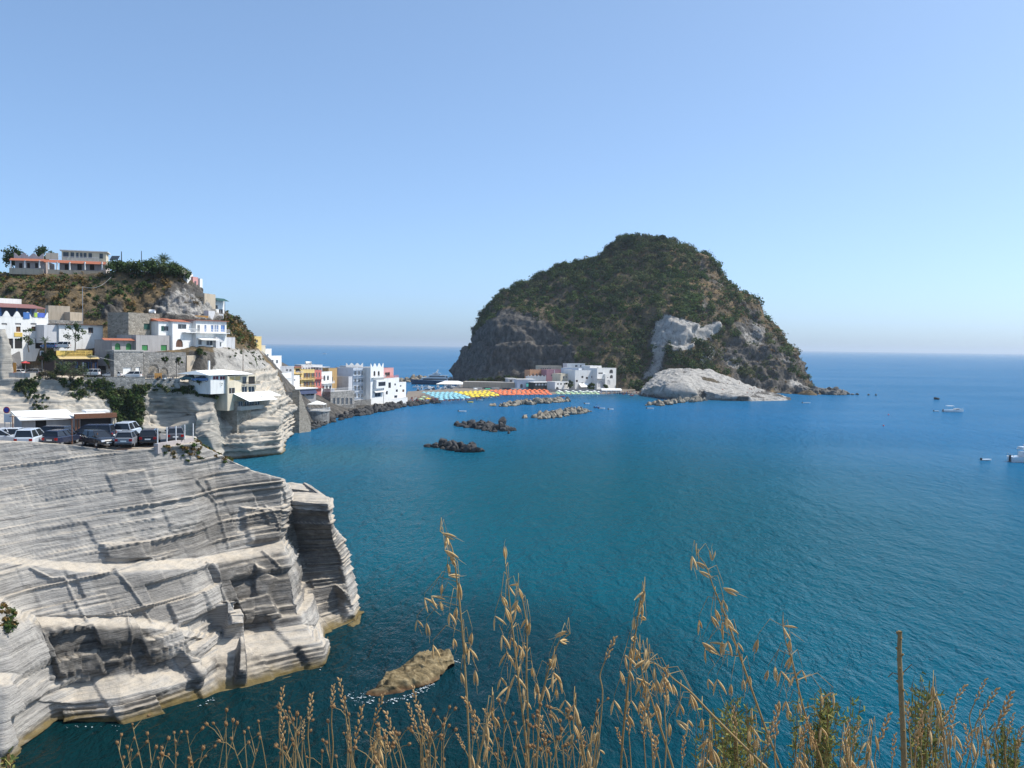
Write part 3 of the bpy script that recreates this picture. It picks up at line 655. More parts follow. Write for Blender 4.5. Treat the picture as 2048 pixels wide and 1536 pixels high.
# ---- scrub on the village hillside
def hill_scrub():
    V = G_HILL.reshape(-1, 3); xy = project(V); nr = G_HILL.shape[0]
    reg = inpoly(xy, [(-100, 548), (215, 552), (240, 540), (370, 545), (365, 570), (300, 600), (255, 628), (240, 690), (205, 645), (165, 645), (160, 620), (-100, 600)], 4)
    reg += .8 * inpoly(xy, [(440, 650), (455, 622), (480, 635), (520, 690), (505, 695), (462, 680)], 4)
    reg *= V[:, 1] < 330; reg *= (1 - .8 * inpoly(xy, [(195, 605), (250, 600), (250, 655), (205, 640)], 5))
    P_, i = surf_pts(G_HILL, 2600, reg, 21, .4); g = np.random.default_rng(22)
    rad = .35 + 1.1 * g.random(len(P_)) ** 2; x = xy[i, 0]; tone = fbm(P_, .08, 3, 97)
    dry = g.random(len(P_)) < np.clip(.55 - .6 * (np.abs(x - 230) < 50) + tone * .5, .05, .95)
    col = np.where(dry[:, None], DRY[g.integers(0, 4, len(P_))] * .85, GREENS[g.integers(0, 5, len(P_))] * 1.4)
    P_[:, 2] += rad * .3
    V_, F_, cc = leaf_cloud(P_, np.stack([rad, rad, rad * .8], 1), 40, .10 + rad * .15, col, shell=.5, seed=23, up=.5)
    tag(leaf_obj('hillside_scrub', V_, F_, cc), 'dry orange grass and dark scrub on the village hillside', 'scrub', None, 'stuff')
    # ivy and caper cascading from the road wall and cliff rims
    polys = [([(188, 762), (290, 768), (285, 800), (278, 880), (245, 870), (222, 800), (195, 785)], 900, 1.25), ([(120, 760), (190, 755), (185, 790), (155, 800)], 90, .8), ([(35, 760), (80, 758), (70, 785), (30, 785)], 70, .8),
             ([(285, 766), (430, 775), (445, 795), (420, 795), (350, 782), (290, 778)], 190, .7), ([(50, 790), (105, 785), (95, 825), (70, 830)], 40, .5), ([(440, 690), (505, 695), (540, 740), (470, 735)], 60, .5)]
    C = []; Rr = []; 
    for k, (pl, n, s) in enumerate(polys):
        m = inpoly(xy, pl, 2) * (V[:, 1] < 300) * (V[:, 1] > 180); p_, _ = surf_pts(G_HILL, n, m, 31 + k, .25); C.append(p_); Rr.append(np.full(n, s) * (.35 + .6 * g.random(n)))
    C = np.concatenate(C); Rr = np.concatenate(Rr); C[:, 1] -= .4
    col = GREENS[g.integers(0, 5, len(C))] * 1.25; m = g.random(len(C)) < .3; col[m] = OLIVE[g.integers(0, 3, m.sum())]
    V_, F_, cc = leaf_cloud(C, Rr, 40, .09 + Rr * .14, col, shell=.4, seed=41, up=.3)
    tag(leaf_obj('wall_creeper', V_, F_, cc), 'green creepers hanging down the road wall and cliff rim', 'creeper', None, 'stuff')
hill_scrub()
def near_scrub():
    V = G_NEAR.reshape(-1, 3); xy = project(V); g = np.random.default_rng(51)
    C = []; Rr = []; cl = []
    for pl, n, s, dr in [([(325, 893), (395, 890), (400, 918), (360, 925), (330, 905)], 70, .5, .35), ([(385, 872), (430, 895), (470, 922), (455, 926), (400, 900)], 60, .45, .6), ([(0, 1210), (28, 1215), (30, 1250), (5, 1270)], 30, .5, .5), ([(-20, 1500), (40, 1505), (60, 1536), (-20, 1536)], 30, .45, .4)]:
        m = inpoly(xy, pl, 2) * (np.arange(len(V)) > 0); p_, _ = surf_pts(G_NEAR, n, m * (V[:, 1] < 110), 61 + n, .12); C.append(p_); Rr.append(np.full(n, s) * (.3 + .6 * g.random(n)))
        c = GREENS[g.integers(0, 5, n)] * 1.3; d = g.random(n) < dr; c[d] = DRY[g.integers(0, 4, d.sum())]; cl.append(c)
    C = np.concatenate(C); Rr = np.concatenate(Rr); cl = np.concatenate(cl)
    V_, F_, cc = leaf_cloud(C, np.stack([Rr, Rr, Rr * .6], 1), 46, .05 + Rr * .12, cl, shell=.4, seed=62, up=.5)
    tag(leaf_obj('cliff_top_scrub', V_, F_, cc), 'low green and straw-coloured plants on the near cliff edge', 'scrub', None, 'stuff')
near_scrub()
def tree(label, cat, base, h, crown, nclump=14, leaf=.16, cols=GREENS, trunk_r=.12, name='tree', group=None, seed=0, low=.35, nleaf=60, lean=(0, 0)):
    """tapered trunk, limbs to every clump, crown of leaf clumps with gaps"""
    g = np.random.default_rng(seed + 900); base = np.array(base, float); root = thing(name, label, cat, tuple(base), 0, group)
    m = MB(); top = np.array([lean[0], lean[1], h * .62]); m.tube([(0, 0, -.3), tuple(top * .35 + g.normal(size=3) * .05 * h * np.array([1, 1, 0])), tuple(top * .7), tuple(top)], [trunk_r * 1.2, trunk_r, trunk_r * .75, trunk_r * .45], 7)
    C = []
    for k in range(nclump):
        a = g.random() * 6.283; rr = math.sqrt(g.random()); z = low + (1 - low) * g.random()
        prof = math.sin(math.pi * min(1, max(.12, (z - low) / (1 - low) * .85 + .12)))
        c = np.array([math.cos(a) * rr * crown * prof + lean[0] * z, math.sin(a) * rr * crown * prof + lean[1] * z, h * z * .95]); C.append(c)
        st = top * (.45 + .5 * g.random()); m.tube([tuple(st), tuple((st + c) / 2 + np.array([0, 0, .04 * h])), tuple(c)], [trunk_r * .4, trunk_r * .25, trunk_r * .1], 5)
    m.build('trunk', M_BARK, root, True)
    C = np.array(C); Rr = crown * (.28 + .22 * g.random(len(C)))
    V_, F_, cc = leaf_cloud(C, np.stack([Rr, Rr, Rr * .8], 1), nleaf, leaf, np.asarray(cols)[g.integers(0, len(cols), len(C))], shell=.35, seed=seed + 901, up=.4)
    leaf_obj('crown', V_, F_, cc, root); return root
# ================================================================== building kit
WHITE = plaster('white_plaster', (.80, .79, .76), .22)
CREAM = plaster('cream_plaster', (.66, .58, .44), .3)
TAN = plaster('tan_plaster', (.48, .40, .30), .35)
GREYP = plaster('grey_plaster', (.36, .34, .33), .35)
GREYL = plaster('light_grey_plaster', (.55, .55, .56), .3)
CREAMSHADE = plaster('shaded_cream_plaster', (.55, .47, .44), .3)  # pinkish-grey copy of the cream; shade of the camera-facing villa walls painted in
PINK = plaster('pink_plaster', (.62, .30, .28), .25)
ROSE = plaster('rose_plaster', (.42, .22, .26), .25)
YELL = plaster('yellow_plaster', (.72, .52, .20), .25)
REDP = plaster('red_plaster', (.55, .16, .14), .25)
OCHRE = plaster('ochre_plaster', (.50, .31, .12), .3)
ORNG = plaster('orange_plaster', (.62, .32, .17), .25)
BLUEW = plaster('blue_white_plaster', (.62, .68, .76), .2)
CONC = plaster('concrete', (.40, .385, .36), .4)
GLASS = plain('window_glass', (.03, .038, .05), .08, var=.2, scale=.5, spec=.6)
DARKIN = plain('dark_opening', (.022, .02, .02), .8, var=.3)
GREEN = plain('green_shutter_paint', (.045, .20, .06), .5, var=.15)
DGREEN = plain('dark_green_paint', (.02, .075, .06), .5, var=.15)
BLUEP = plain('blue_paint', (.06, .16, .42), .5, var=.15)
BROWN = plain('brown_wood', (.12, .06, .035), .6, var=.3, scale=5)
ORWOOD = plain('orange_wood', (.50, .26, .07), .7, var=.2, scale=5)
REDW = plain('dark_red_curtain', (.18, .03, .05), .7, var=.2)
RAILW = plain('white_railing', (.75, .75, .74), .5, var=.05)
IRON = plain('dark_iron', (.05, .05, .055), .5, .6, var=.2)
STEEL = plain('galvanised_steel', (.45, .46, .47), .4, .7, var=.15)
AWNW = plain('white_canvas', (.85, .84, .80), .8, var=.06, scale=1)
AWNB = plain('navy_canvas', (.03, .045, .10), .8, var=.2, scale=1)
YCLOTH = plain('yellow_board', (.72, .50, .12), .7, var=.15, scale=1)
STRAW = plain('straw_mat', (.50, .38, .18), .9, var=.25, scale=4)
def mat_stone(name, c1, c2, mortar, sc):
    b = NB(name); v = b.n('TexVoronoi', {'Scale': sc, 'Vector': b.vmul(b.pos(), (1, 1, 1.5))}); e = b.n('TexVoronoi', {'Scale': sc, 'Vector': b.vmul(b.pos(), (1, 1, 1.5))}, feature='DISTANCE_TO_EDGE')
    h = b.ramp(e.outputs['Distance'], [(.02, 0), (.10, 1)]); sp = b.n('SeparateColor', {0: v.outputs['Color']})
    c = b.mix(sp.outputs[0], c1, c2); c = b.mix(h, mortar, c)
    return b.P(col=c, rough=.95, spec=.1, nrm=b.bump(h, .06))
STONE = mat_stone('rubble_stone', (.20, .175, .14), (.38, .34, .28), (.30, .27, .23), 1.5)
STONEG = mat_stone('grey_rubble_stone', (.19, .185, .175), (.40, .38, .35), (.29, .28, .26), 1.3)
STONES = mat_stone('sea_wall_stone', (.14, .135, .13), (.30, .29, .27), (.20, .195, .185), .9)
def mat_tiles():
    b = NB('roof_tiles'); p = b.obj(); w = b.n('TexWave', {'Scale': 2.2, 'Distortion': .6, 'Detail': 2, 'Vector': p}, bands_direction='X')
    c = b.mix(b.noise(3.0, p), (.36, .11, .06), (.52, .21, .13)); return b.P(col=c, rough=.85, spec=.2, nrm=b.bump(w.outputs['Fac'], .06))
TILES = mat_tiles()
class House:
    """box building from the pixels of its front: xl,xr,yt,yb and the distances of both ends. Local u runs along the front, v out of it, z up."""
    def __init__(s, name, label, xl, xr, yt, yb, dl, dr, depth, wall, cat='house', group=None, z0=None, side_r=None):
        s.x0, s.x1 = xl, xr; a = atY(xl, (yt + yb) / 2, dl); b = atY(xr, (yt + yb) / 2, dr)
        s.dl, s.dr = dl, dr; d = b - a; d.z = 0; s.W = d.length; s.ang = math.atan2(d.y, d.x)
        dm = (dl + dr) / 2; xm = (xl + xr) / 2; s.zt = atY(xm, yt, dm).z; s.zb = atY(xm, yb, dm).z if z0 is None else z0
        s.ppm = ppm(dm); s.yt, s.yb = yt, yb; s.H = s.zt - s.zb; s.D = depth; s.xm, s.dm = xm, dm
        s.root = thing(name, label, cat, (a.x, a.y, s.zb), s.ang, group); s.wall = wall; s.op = {'f': [], 'l': [], 'r': []}
    def U(s, px):
        """where the ray of this column meets the front line"""
        A = s.root.location; d = ray(px, 740); ca, sa = math.cos(s.ang), math.sin(s.ang)
        # A + u*(ca,sa) = t*(dx,dy)
        det = ca * (-d.y) - sa * (-d.x)
        return ((-A.x) * (-d.y) - (-A.y) * (-d.x)) / det
    def Z(s, py, px=None):
        px = s.xm if px is None else px; t = (px - s.x0) / (s.x1 - s.x0 + 1e-6); return atY(px, py, s.dl + (s.dr - s.dl) * t).z - s.zb
    def win(s, x0, x1, y0, y1, glass=None, frame=None, kind='window', arch=False, shut=None, sill=False, face='f', px=True):
        if px: u0, u1, z0, z1 = s.U(x0), s.U(x1), s.Z(y1, x0), s.Z(y0, x0)
        else: u0, u1, z0, z1 = x0, x1, y0, y1
        if face == 'f':
            u0 = max(.12, min(u0, s.W - .3)); u1 = max(u0 + .25, min(u1, s.W - .1))
        z0 = max(.05, z0); z1 = min(max(z1, z0 + .3), s.H - .06)
        s.op[face].append((u0, u1, z0, z1, glass or GLASS, frame or RAILW, kind, arch, shut, sill)); return s
    def _face(s, m, ops, L, conv, rev=.18):
        us = sorted({0, L, *[round(o[k], 4) for o in ops for k in (0, 1)]}); zs = sorted({0, s.H, *[round(o[k], 4) for o in ops for k in (2, 3)]})
        for i in range(len(us) - 1):
            for j in range(len(zs) - 1):
                cu, cz = (us[i] + us[i + 1]) / 2, (zs[j] + zs[j + 1]) / 2
                if any(o[0] < cu < o[1] and o[2] < cz < o[3] for o in ops): continue
                m.add([conv(us[i], 0, zs[j]), conv(us[i + 1], 0, zs[j]), conv(us[i + 1], 0, zs[j + 1]), conv(us[i], 0, zs[j + 1])], [(0, 1, 2, 3)])
        for o in ops:
            u0, u1, z0, z1 = [round(v, 4) for v in o[:4]]
            q = [(u0, z0), (u1, z0), (u1, z1), (u0, z1)]
            for k in range(4):
                a, b = q[k], q[(k + 1) % 4]
                m.add([conv(a[0], 0, a[1]), conv(a[0], rev, a[1]), conv(b[0], rev, b[1]), conv(b[0], 0, b[1])], [(0, 1, 2, 3)])
            if o[7]:   # arch spandrels
                r = (u1 - u0) / 2; cx = (u0 + u1) / 2; n = 6
                for sgn in (-1, 1):
                    pts = [(cx + sgn * r, z1)] + [(cx + sgn * r * math.cos(t), z1 - r + r * math.sin(t)) for t in [math.pi / 2 * k / n for k in range(n + 1)]]
                    m.add([conv(u, .02, z) for u, z in pts], [tuple(range(len(pts)))])
            w = MB(); f = .07 if u1 - u0 > .6 else .04
            w.add([conv(u0, rev, z0), conv(u1, rev, z0), conv(u1, rev, z1), conv(u0, rev, z1)], [(0, 1, 2, 3)])
            wo = w.build(o[6], o[4], s.root)
            if o[6] in ('window', 'door') and u1 - u0 > .5:
                fr = MB(); uc = (u0 + u1) / 2
                for a, b, c, d in ((u0, u0 + f, z0, z1), (u1 - f, u1, z0, z1), (uc - f / 2, uc + f / 2, z0, z1), (u0 + f, u1 - f, z1 - f, z1), (u0 + f, u1 - f, z0, z0 + f)):
                    fr.hexa([conv(a, rev - .01, c), conv(b, rev - .01, c), conv(b, rev - .06, c), conv(a, rev - .06, c), conv(a, rev - .01, d), conv(b, rev - .01, d), conv(b, rev - .06, d), conv(a, rev - .06, d)])
                fr.build('frame', o[5], wo)
            if o[8] is not None:
                wd = (u1 - u0) / 2
                for a in (u0 - wd - .02, u1 + .02):
                    MB().hexa([conv(a, -.012, z0), conv(a + wd, -.012, z0), conv(a + wd, -.06, z0), conv(a, -.06, z0), conv(a, -.012, z1), conv(a + wd, -.012, z1), conv(a + wd, -.06, z1), conv(a, -.06, z1)]).build('shutter', o[8], s.root)
            if o[9]:
                MB().hexa([conv(u0 - .1, -.003, z0 - .1), conv(u1 + .1, -.003, z0 - .1), conv(u1 + .1, -.14, z0 - .1), conv(u0 - .1, -.14, z0 - .1), conv(u0 - .1, -.003, z0 - .02), conv(u1 + .1, -.003, z0 - .02), conv(u1 + .1, -.14, z0 - .02), conv(u0 - .1, -.14, z0 - .02)]).build('sill', RAILW, wo)
    def done(s, roof='flat', lip=.35, roofmat=None, foot=3.0):
        W, H, D = s.W, s.H, s.D; m = MB()
        s._face(m, s.op['f'], W, lambda u, v, z: (u, v, z))
        s._face(m, s.op['r'], D, lambda u, v, z: (W - v, u, z))
        s._face(m, s.op['l'], D, lambda u, v, z: (v, D - u, z))
        m.add([(0, D, 0), (W, D, 0), (W, D, H), (0, D, H)], [(1, 0, 3, 2)])
        m.add([(0, 0, -foot), (W, 0, -foot), (W, D, -foot), (0, D, -foot), (0, 0, 0), (W, 0, 0), (W, D, 0), (0, D, 0)], [(0, 1, 5, 4), (1, 2, 6, 5), (2, 3, 7, 6), (3, 0, 4, 7)])
        m.build('wall', s.wall, s.root)
        r = MB()
        if roof == 'flat':
            r.box(.002, W - .002, .002, D - .002, H - .02, H + .04); r.build('roof', roofmat or CONC, s.root)
            if lip:
                p = MB(); t = .2
                for a in ((-.03, W + .03, -.03, t), (-.03, W + .03, D - t, D + .03), (-.03, t, t, D - t), (W - t, W + .03, t, D - t)): p.box(*a, H + .001, H + lip)
                p.build('parapet', s.wall, s.root)
        elif roof == 'gable':
            hh = lip; r.add([(-.3, -.4, H), (W + .3, -.4, H), (W + .3, D + .4, H), (-.3, D + .4, H), (-.3, D / 2, H + hh), (W + .3, D / 2, H + hh)], [(0, 1, 5, 4), (2, 3, 4, 5), (0, 4, 3), (1, 2, 5), (3, 2, 1, 0)]); r.build('roof', roofmat or TILES, s.root)
        elif roof == 'shed':
            r.hexa([(-.3, -.6, H - .05), (W + .3, -.6, H - .05), (W + .3, D, H + lip), (-.3, D, H + lip), (-.3, -.6, H + .07), (W + .3, -.6, H + .07), (W + .3, D, H + lip + .12), (-.3, D, H + lip + .12)]); r.build('roof', roofmat or TILES, s.root)
        elif roof == 'slab':
            r.box(-.5, W + .5, -.6, D + .3, H, H + lip); r.build('roof', roofmat or WHITE, s.root)
        return s
    def box(s, name, mat, u0, u1, v0, v1, z0, z1): return MB().box(u0, u1, v0, v1, z0, z1).build(name, mat, s.root)
    def pbox(s, name, mat, x0, x1, y0, y1, v0, v1): return s.box(name, mat, s.U(x0), s.U(x1), v0, v1, s.Z(y1, x0), s.Z(y0, x0))
    def awning(s, x0, x1, y0, y1, out, mat, name='awning'):
        u0, u1, zt, zb = s.U(x0), s.U(x1), s.Z(y0, x0), s.Z(y1, x0)
        return MB().hexa([(u0, -out, zb), (u1, -out, zb), (u1, -.01, zt - .06), (u0, -.01, zt - .06), (u0, -out, zb + .07), (u1, -out, zb + .07), (u1, -.01, zt), (u0, -.01, zt)]).build(name, mat, s.root)
    def rail(s, x0, x1, y0, y1, v, mat=None, step=.28, ends=True):
        u0, u1, z1, z0 = s.U(x0), s.U(x1), s.Z(y0, x0), s.Z(y1, x0); m = MB(); n = max(3, int((u1 - u0) / step))
        m.box(u0, u1, v - .04, v + .04, z1 - .08, z1); m.box(u0, u1, v - .03, v + .03, z0, z0 + .06)
        for k in range(n + 1):
            u = u0 + .03 + (u1 - u0 - .06) * k / n; m.box(u - .025, u + .025, v - .025, v + .025, z0 + .06, z1 - .08)
        if ends:
            for u in (u0, u1): m.box(u - .03, u + .03, v, -.003, z1 - .08, z1)
        return m.build('railing', mat or RAILW, s.root)
    def balcony(s, x0, x1, y, h, out, mat=None, railm=None, slab=None):
        u0, u1, z = s.U(x0), s.U(x1), s.Z(y, x0); s.box('balcony', slab or s.wall, u0, u1, -out, -.003, z - .16, z)
        m = MB(); n = max(3, int((u1 - u0) / .3))
        m.box(u0, u1, -out, -out + .05, z + h - .07, z + h); m.box(u0, u0 + .05, -out + .05, -.005, z + h - .07, z + h); m.box(u1 - .05, u1, -out + .05, -.005, z + h - .07, z + h)
        for k in range(n + 1): u = u0 + .03 + (u1 - u0 - .06) * k / n; m.box(u - .02, u + .02, -out + .005, -out + .045, z, z + h - .07)
        m.build('railing', railm or RAILW, s.root)
    def wave(s, x0, x1, ytop, ydip, n, mat=None, thick=.22, v=-.03):
        """scalloped parapet"""
        u0, u1, zt, zd = s.U(x0), s.U(x1), s.Z(ytop, x0), s.Z(ydip, x0); m = MB(); k = 10 * n
        for i in range(k):
            f = lambda t: zd + (zt - zd) * abs(math.cos(math.pi * n * t)) ** 1.6
            a, b = i / k, (i + 1) / k; ua, ub = u0 + (u1 - u0) * a, u0 + (u1 - u0) * b
            m.hexa([(ua, v, s.H - .05), (ub, v, s.H - .05), (ub, v + thick, s.H - .05), (ua, v + thick, s.H - .05), (ua, v, f(a)), (ub, v, f(b)), (ub, v + thick, f(b)), (ua, v + thick, f(a))])
        m.build('parapet', mat or s.wall, s.root)
    def columns(s, xs, y0, y1, v, r=.2, mat=None):
        for x in xs:
            u = s.U(x); MB().cyl(u, v, s.Z(y1, x), s.Z(y0, x), r, 10, 0, r * .85).build('column', mat or WHITE, s.root)

# ------------------------------------------------------------------ villa on the hill top
h = House('villa', 'long cream villa with red tiled verandas on the hill top', 30, 90, 521, 549, 262, 264, 12, CREAMSHADE)
for a, b in ((40, 47), (56, 62), (72, 78)): h.win(a, b, 526, 536, DARKIN, BROWN, 'door')
h.win(35, 51, 545, 549, DARKIN); h.done('flat', 0)
h.awning(24, 93, 516, 522, 2.0, TILES, 'veranda_roof'); h.columns((27, 55, 84), 522, 537, -1.8, .22)
h.pbox('terrace_wall', TAN, 25, 92, 537, 549, -2.3, -2.0); h.wave(30, 89, 505, 512, 3, CREAMSHADE)
w = h.root
h2 = House('villa_wing', 'long side of the hill-top villa with an upper storey and balustrade', 119, 212, 524, 548, 266, 270, 11, CREAMSHADE)
for a, b in ((131, 139), (156, 165), (181, 190)): h2.win(a, b, 528, 540, DARKIN, BROWN, 'door')
h2.done('flat', 0); h2.awning(92, 214, 519, 526, 2.2, TILES, 'veranda_roof'); h2.columns((101, 118, 143, 173, 207), 525, 541, -2.0, .25)
h2.pbox('terrace_wall', TAN, 100, 214, 540, 549, -2.6, -2.3)
u0, u1 = h2.U(122), h2.U(211); zt, zb = h2.Z(501), h2.Z(521)
MB().box(u0, u1, 3.0, 10, zb, zt).build('upper_storey', CREAM, h2.root); MB().box(u0 - .5, u1 + .6, 2.2, 10.4, zt + .002, zt + .22).build('upper_roof', WHITE, h2.root)
for a, b in ((125, 136), (140, 147), (151, 156), (159, 164), (166, 172), (176, 183), (198, 205)): MB().box(h2.U(a), h2.U(b), 2.93, 2.99, h2.Z(514), h2.Z(504)).build('window', GLASS, h2.root)
h2.rail(120, 198, 512, 520, .25, RAILW, .35, False)
MB().box(h2.U(93), h2.U(118), .3, .5, h2.Z(521), h2.Z(508)).build('parapet', CREAM, h2.root)
# ------------------------------------------------------------------ white hotel at the left edge
h = House('hotel', 'large white hotel with a scalloped parapet at the left edge', -30, 97, 634, 698, 212, 226, 12, WHITE, 'hotel')
h.win(4, 15, 646, 650, GREYP, WHITE, 'vent').win(31, 43, 646, 650, GREYP, WHITE, 'vent').win(62, 74, 646, 650, GREYP, WHITE, 'vent')
h.win(33, 42, 653, 664, BROWN, ORWOOD).win(64, 77, 653, 662, BROWN, BROWN).win(15, 27, 677, 697, DARKIN, kind='doorway').win(30, 45, 677, 697, DARKIN, kind='doorway').win(71, 85, 677, 697, DARKIN, kind='doorway')
h.done('flat', 0); h.wave(-30, 97, 620, 634, 6)
h.pbox('sign_board', YCLOTH, 29, 45, 665, 673, -.1, -.02)
u0, u1 = h.U(-30), h.U(92)
MB().box(u0, u1, 3.5, 11, h.H + .05, h.Z(612)).build('upper_storey', plain('deep_blue_wall', (.10, .13, .20), .8), h.root)
MB().hexa([(u0, -.3, h.Z(616)), (u1, -.3, h.Z(616)), (u1, 5, h.Z(607)), (u0, 5, h.Z(607)), (u0, -.3, h.Z(615)), (u1, -.3, h.Z(615)), (u1, 5, h.Z(606)), (u0, 5, h.Z(606))]).build('canopy', plain('red_brown_canopy', (.22, .10, .09), .8), h.root)
MB().box(u0, h.U(70), 5.2, 11, h.Z(610), h.Z(596)).build('penthouse', WHITE, h.root)
for k, x in enumerate((4, 36, 64, 93)): MB().box(h.U(x), h.U(x) + .12, .3, .42, h.H, h.Z(615)).build('post', BLUEP, h.root)
# beach towels drying on the hotel parapet
for k, (x0, x1, y0, y1, m, lb) in enumerate([(47, 60, 624, 637, BLUEP, 'wide blue towel hanging over the hotel parapet'), (69, 75, 624, 633, plain('lime_cloth', (.35, .5, .08), .8), 'lime green towel hanging between blue towels on the hotel'), (76, 90, 624, 633, plain('royal_cloth', (.08, .14, .5), .8), 'royal blue towel hanging at the right end of the hotel parapet')]):
    t = thing('towel', lb, 'towel', tuple(h.root.location), h.ang, 'towels on the hotel parapet')
    u0, u1, za, zb = h.U(x0), h.U(x1), h.Z(y0), h.Z(y1); n = 8; mm = MB()
    for i in range(n):
        a, b = u0 + (u1 - u0) * i / n, u0 + (u1 - u0) * (i + 1) / n; wv = lambda q: -.10 - .03 * math.sin(q * 7)
        mm.hexa([(a, wv(i) - .02, zb), (b, wv(i + 1) - .02, zb), (b, wv(i + 1), zb), (a, wv(i), zb), (a, wv(i) - .02, za), (b, wv(i + 1) - .02, za), (b, wv(i + 1), za), (a, wv(i), za)])
    mm.build('cloth', m, t)
# ------------------------------------------------------------------ white building right of the hotel
h = House('annex', 'low white annex with one small square window right of the hotel', 118, 206, 650, 679, 224, 234, 8, WHITE)
h.win(177, 187, 655, 666, GLASS, BROWN, sill=True).done('slab', .18, BROWN)
MB().box(-3.6, -.01, .4, 7, -1.0, h.H - .2).build('shaded_side', GREYL, h.root)  # side of the white annex in greyer plaster, its shade held in the colour
MB().box(.3, h.W - .3, .3, 6, -3.0, -.02).build('undercroft_shade', DARKIN, h.root)  # near-black block standing in for the shade beneath the annex
h = House('retaining_wall', 'tan retaining wall on the slope above the white annex', 97, 140, 612, 640, 236, 240, 2, TAN, 'wall'); h.done('flat', 0); 
h = House('retaining_wall', 'lower tan retaining wall stepping down behind the annex roof', 140, 166, 625, 642, 238, 242, 2, TAN, 'wall'); h.done('flat', 0)
h = House('garden_wall', 'pale rubble wall directly behind the annex roof', 98, 165, 641, 649, 233, 241, .6, STONEG, 'wall'); h.done('flat', 0)
# ------------------------------------------------------------------ shop with the yellow sign
h = House('shop', 'dark shop front under a yellow lettered sign board beside the road', 112, 196, 718, 744, 214, 222, 6, plain('dark_shopfront', (.05, .035, .04), .6), 'shop')
for a, b in ((118, 124), (127, 132), (150, 156), (164, 169), (171, 184), (189, 194)): h.win(a, b, 724, 741, GLASS if a != 164 else WHITE, BLUEP)
h.done('flat', 0)
h.awning(113, 193, 711, 718, 1.6, STRAW, 'straw_awning')
h.pbox('sign_board', YCLOTH, 111, 183, 701, 711, -.5, -.35)
def text_on(h, s, px, py, size, mat, v, parent=None):
    cu = bpy.data.curves.new('lettering', 'FONT'); cu.body = s; cu.size = size; cu.extrude = .01; o = bpy.data.objects.new('lettering', cu); COL.objects.link(o); cu.materials.append(mat)
    bpy.context.view_layer.update(); me = bpy.data.meshes.new_from_object(o); bpy.data.objects.remove(o); o = link('lettering', me); o['kind'] = 'stuff'
    o.parent = parent or h.root; o.rotation_euler = (R(90), 0, 0); o.location = (h.U(px), v, h.Z(py)); return o
M_INK = plain('brown_ink', (.12, .04, .02), .7); text_on(h, 'PULCERA MIRAMARE CASTELLO', 129, 705.4, .52, M_INK, -.52); text_on(h, 'APOLLON GIARDINI EDEN', 129, 709.8, .52, M_INK, -.52)
# ------------------------------------------------------------------ stone tower house and plastered lower house
h = House('stone_house', 'square rubble-stone house with one dark green window', 257, 319, 627, 672, 230, 240, 7, STONE); h.win(288, 301, 647, 659, DGREEN, DGREEN, 'shutter').done('flat', .1)
h = House('plaster_house', 'grey plastered house with green shutters below the stone house', 272, 343, 671, 708, 228.5, 239, 7, GREYP)
h.win(284, 296, 690, 701, GREEN, GREEN, 'shutter').win(322, 334, 690, 701, GREEN, GREEN, 'shutter').done('flat', .08)
h = House('arcade_house', 'grey house with two green arched doors under a tiled eave', 224, 273, 680, 708, 223, 230, 6, GREYP)
h.win(230, 241, 686, 704, GREEN, GREEN, 'door', True).win(252, 263, 686, 704, GREEN, GREEN, 'door', True).done('flat', 0); h.awning(203, 276, 676, 680.5, .9, TILES, 'tiled_eave')
h = House('store_room', 'dark recessed store left of the arched green doors', 203, 223, 680, 706, 226, 227, 5, GREYP); h.win(206, 214, 682, 702, DARKIN, kind='doorway').done('flat', .05)
h = House('retaining_wall', 'tall rubble wall with white garage door beside the parked white cars', 228, 287, 703, 751, 218.5, 226, 3, STONEG, 'wall', z0=None)
h.win(246, 263, 735, 751, WHITE, kind='garage_door').win(271, 280, 734, 743, WHITE, kind='hatch').done('flat', .05); h.pbox('coping', CONC, 227, 287, 700, 703, -.15, 3)
h = House('retaining_wall', 'rubble wall with two round arches behind the scooters', 288, 372, 705, 752, 228, 236, 3, STONEG, 'wall')
h.win(297, 318, 729, 749, STONE, kind='arch_recess', arch=True).win(320, 336, 735, 749, STONE, kind='arch_recess', arch=True).done('flat', .05)
h = House('garden_wall', 'smooth tan wall panel right of the rubble wall', 374, 392, 711, 738, 236, 239, 1, TAN, 'wall'); h.done('flat', 0)
# ------------------------------------------------------------------ white houses on the terrace
h = House('white_house', 'white house with a low red tiled roof and dark shutters', 317, 352, 643, 672, 236, 241, 7, WHITE); h.win(328, 338, 652, 662, GLASS, RAILW, shut=DGREEN, sill=True).done('gable', .9)
h = House('white_house', 'white house with a roof balcony and arched cellar door', 345, 392, 644, 697, 238.5, 248, 7, WHITE)
h.win(356, 373, 648, 658, GLASS, GREYL).win(352, 366, 678, 694, BROWN, BROWN, 'door', True).done('gable', .7); h.balcony(364, 390, 664, 1.0, 1.4, slab=WHITE)
h = House('white_house', 'white house with a row of blue doors along a balcony', 392, 453, 642, 695, 246, 257, 8, WHITE)
for a, b, m in ((395, 400, GLASS), (409, 413, BLUEP), (422, 427, BLUEP), (429, 432, BLUEP), (433, 437, BLUEP), (442, 450, BLUEP)): h.win(a, b, 650, 664, m, RAILW, 'door')
h.win(397, 404, 680, 690, GLASS).win(413, 426, 681, 691, GLASS).done('slab', .16, TILES); h.balcony(393, 453, 665, 1.0, 1.3)
h.awning(394, 428, 676, 680, 2.0, AWNW)
h = House('garden_house', 'small lilac-grey house at the right end of the terrace', 432, 470, 675, 694, 252, 262, 6, GREYL); h.win(440, 447, 684, 694, GLASS).done('flat', .1)
h = House('board_fence', 'orange board fence climbing behind the blue-door house', 374, 417, 631, 646, 258, 262, .15, ORWOOD, 'fence'); h.done('flat', 0)
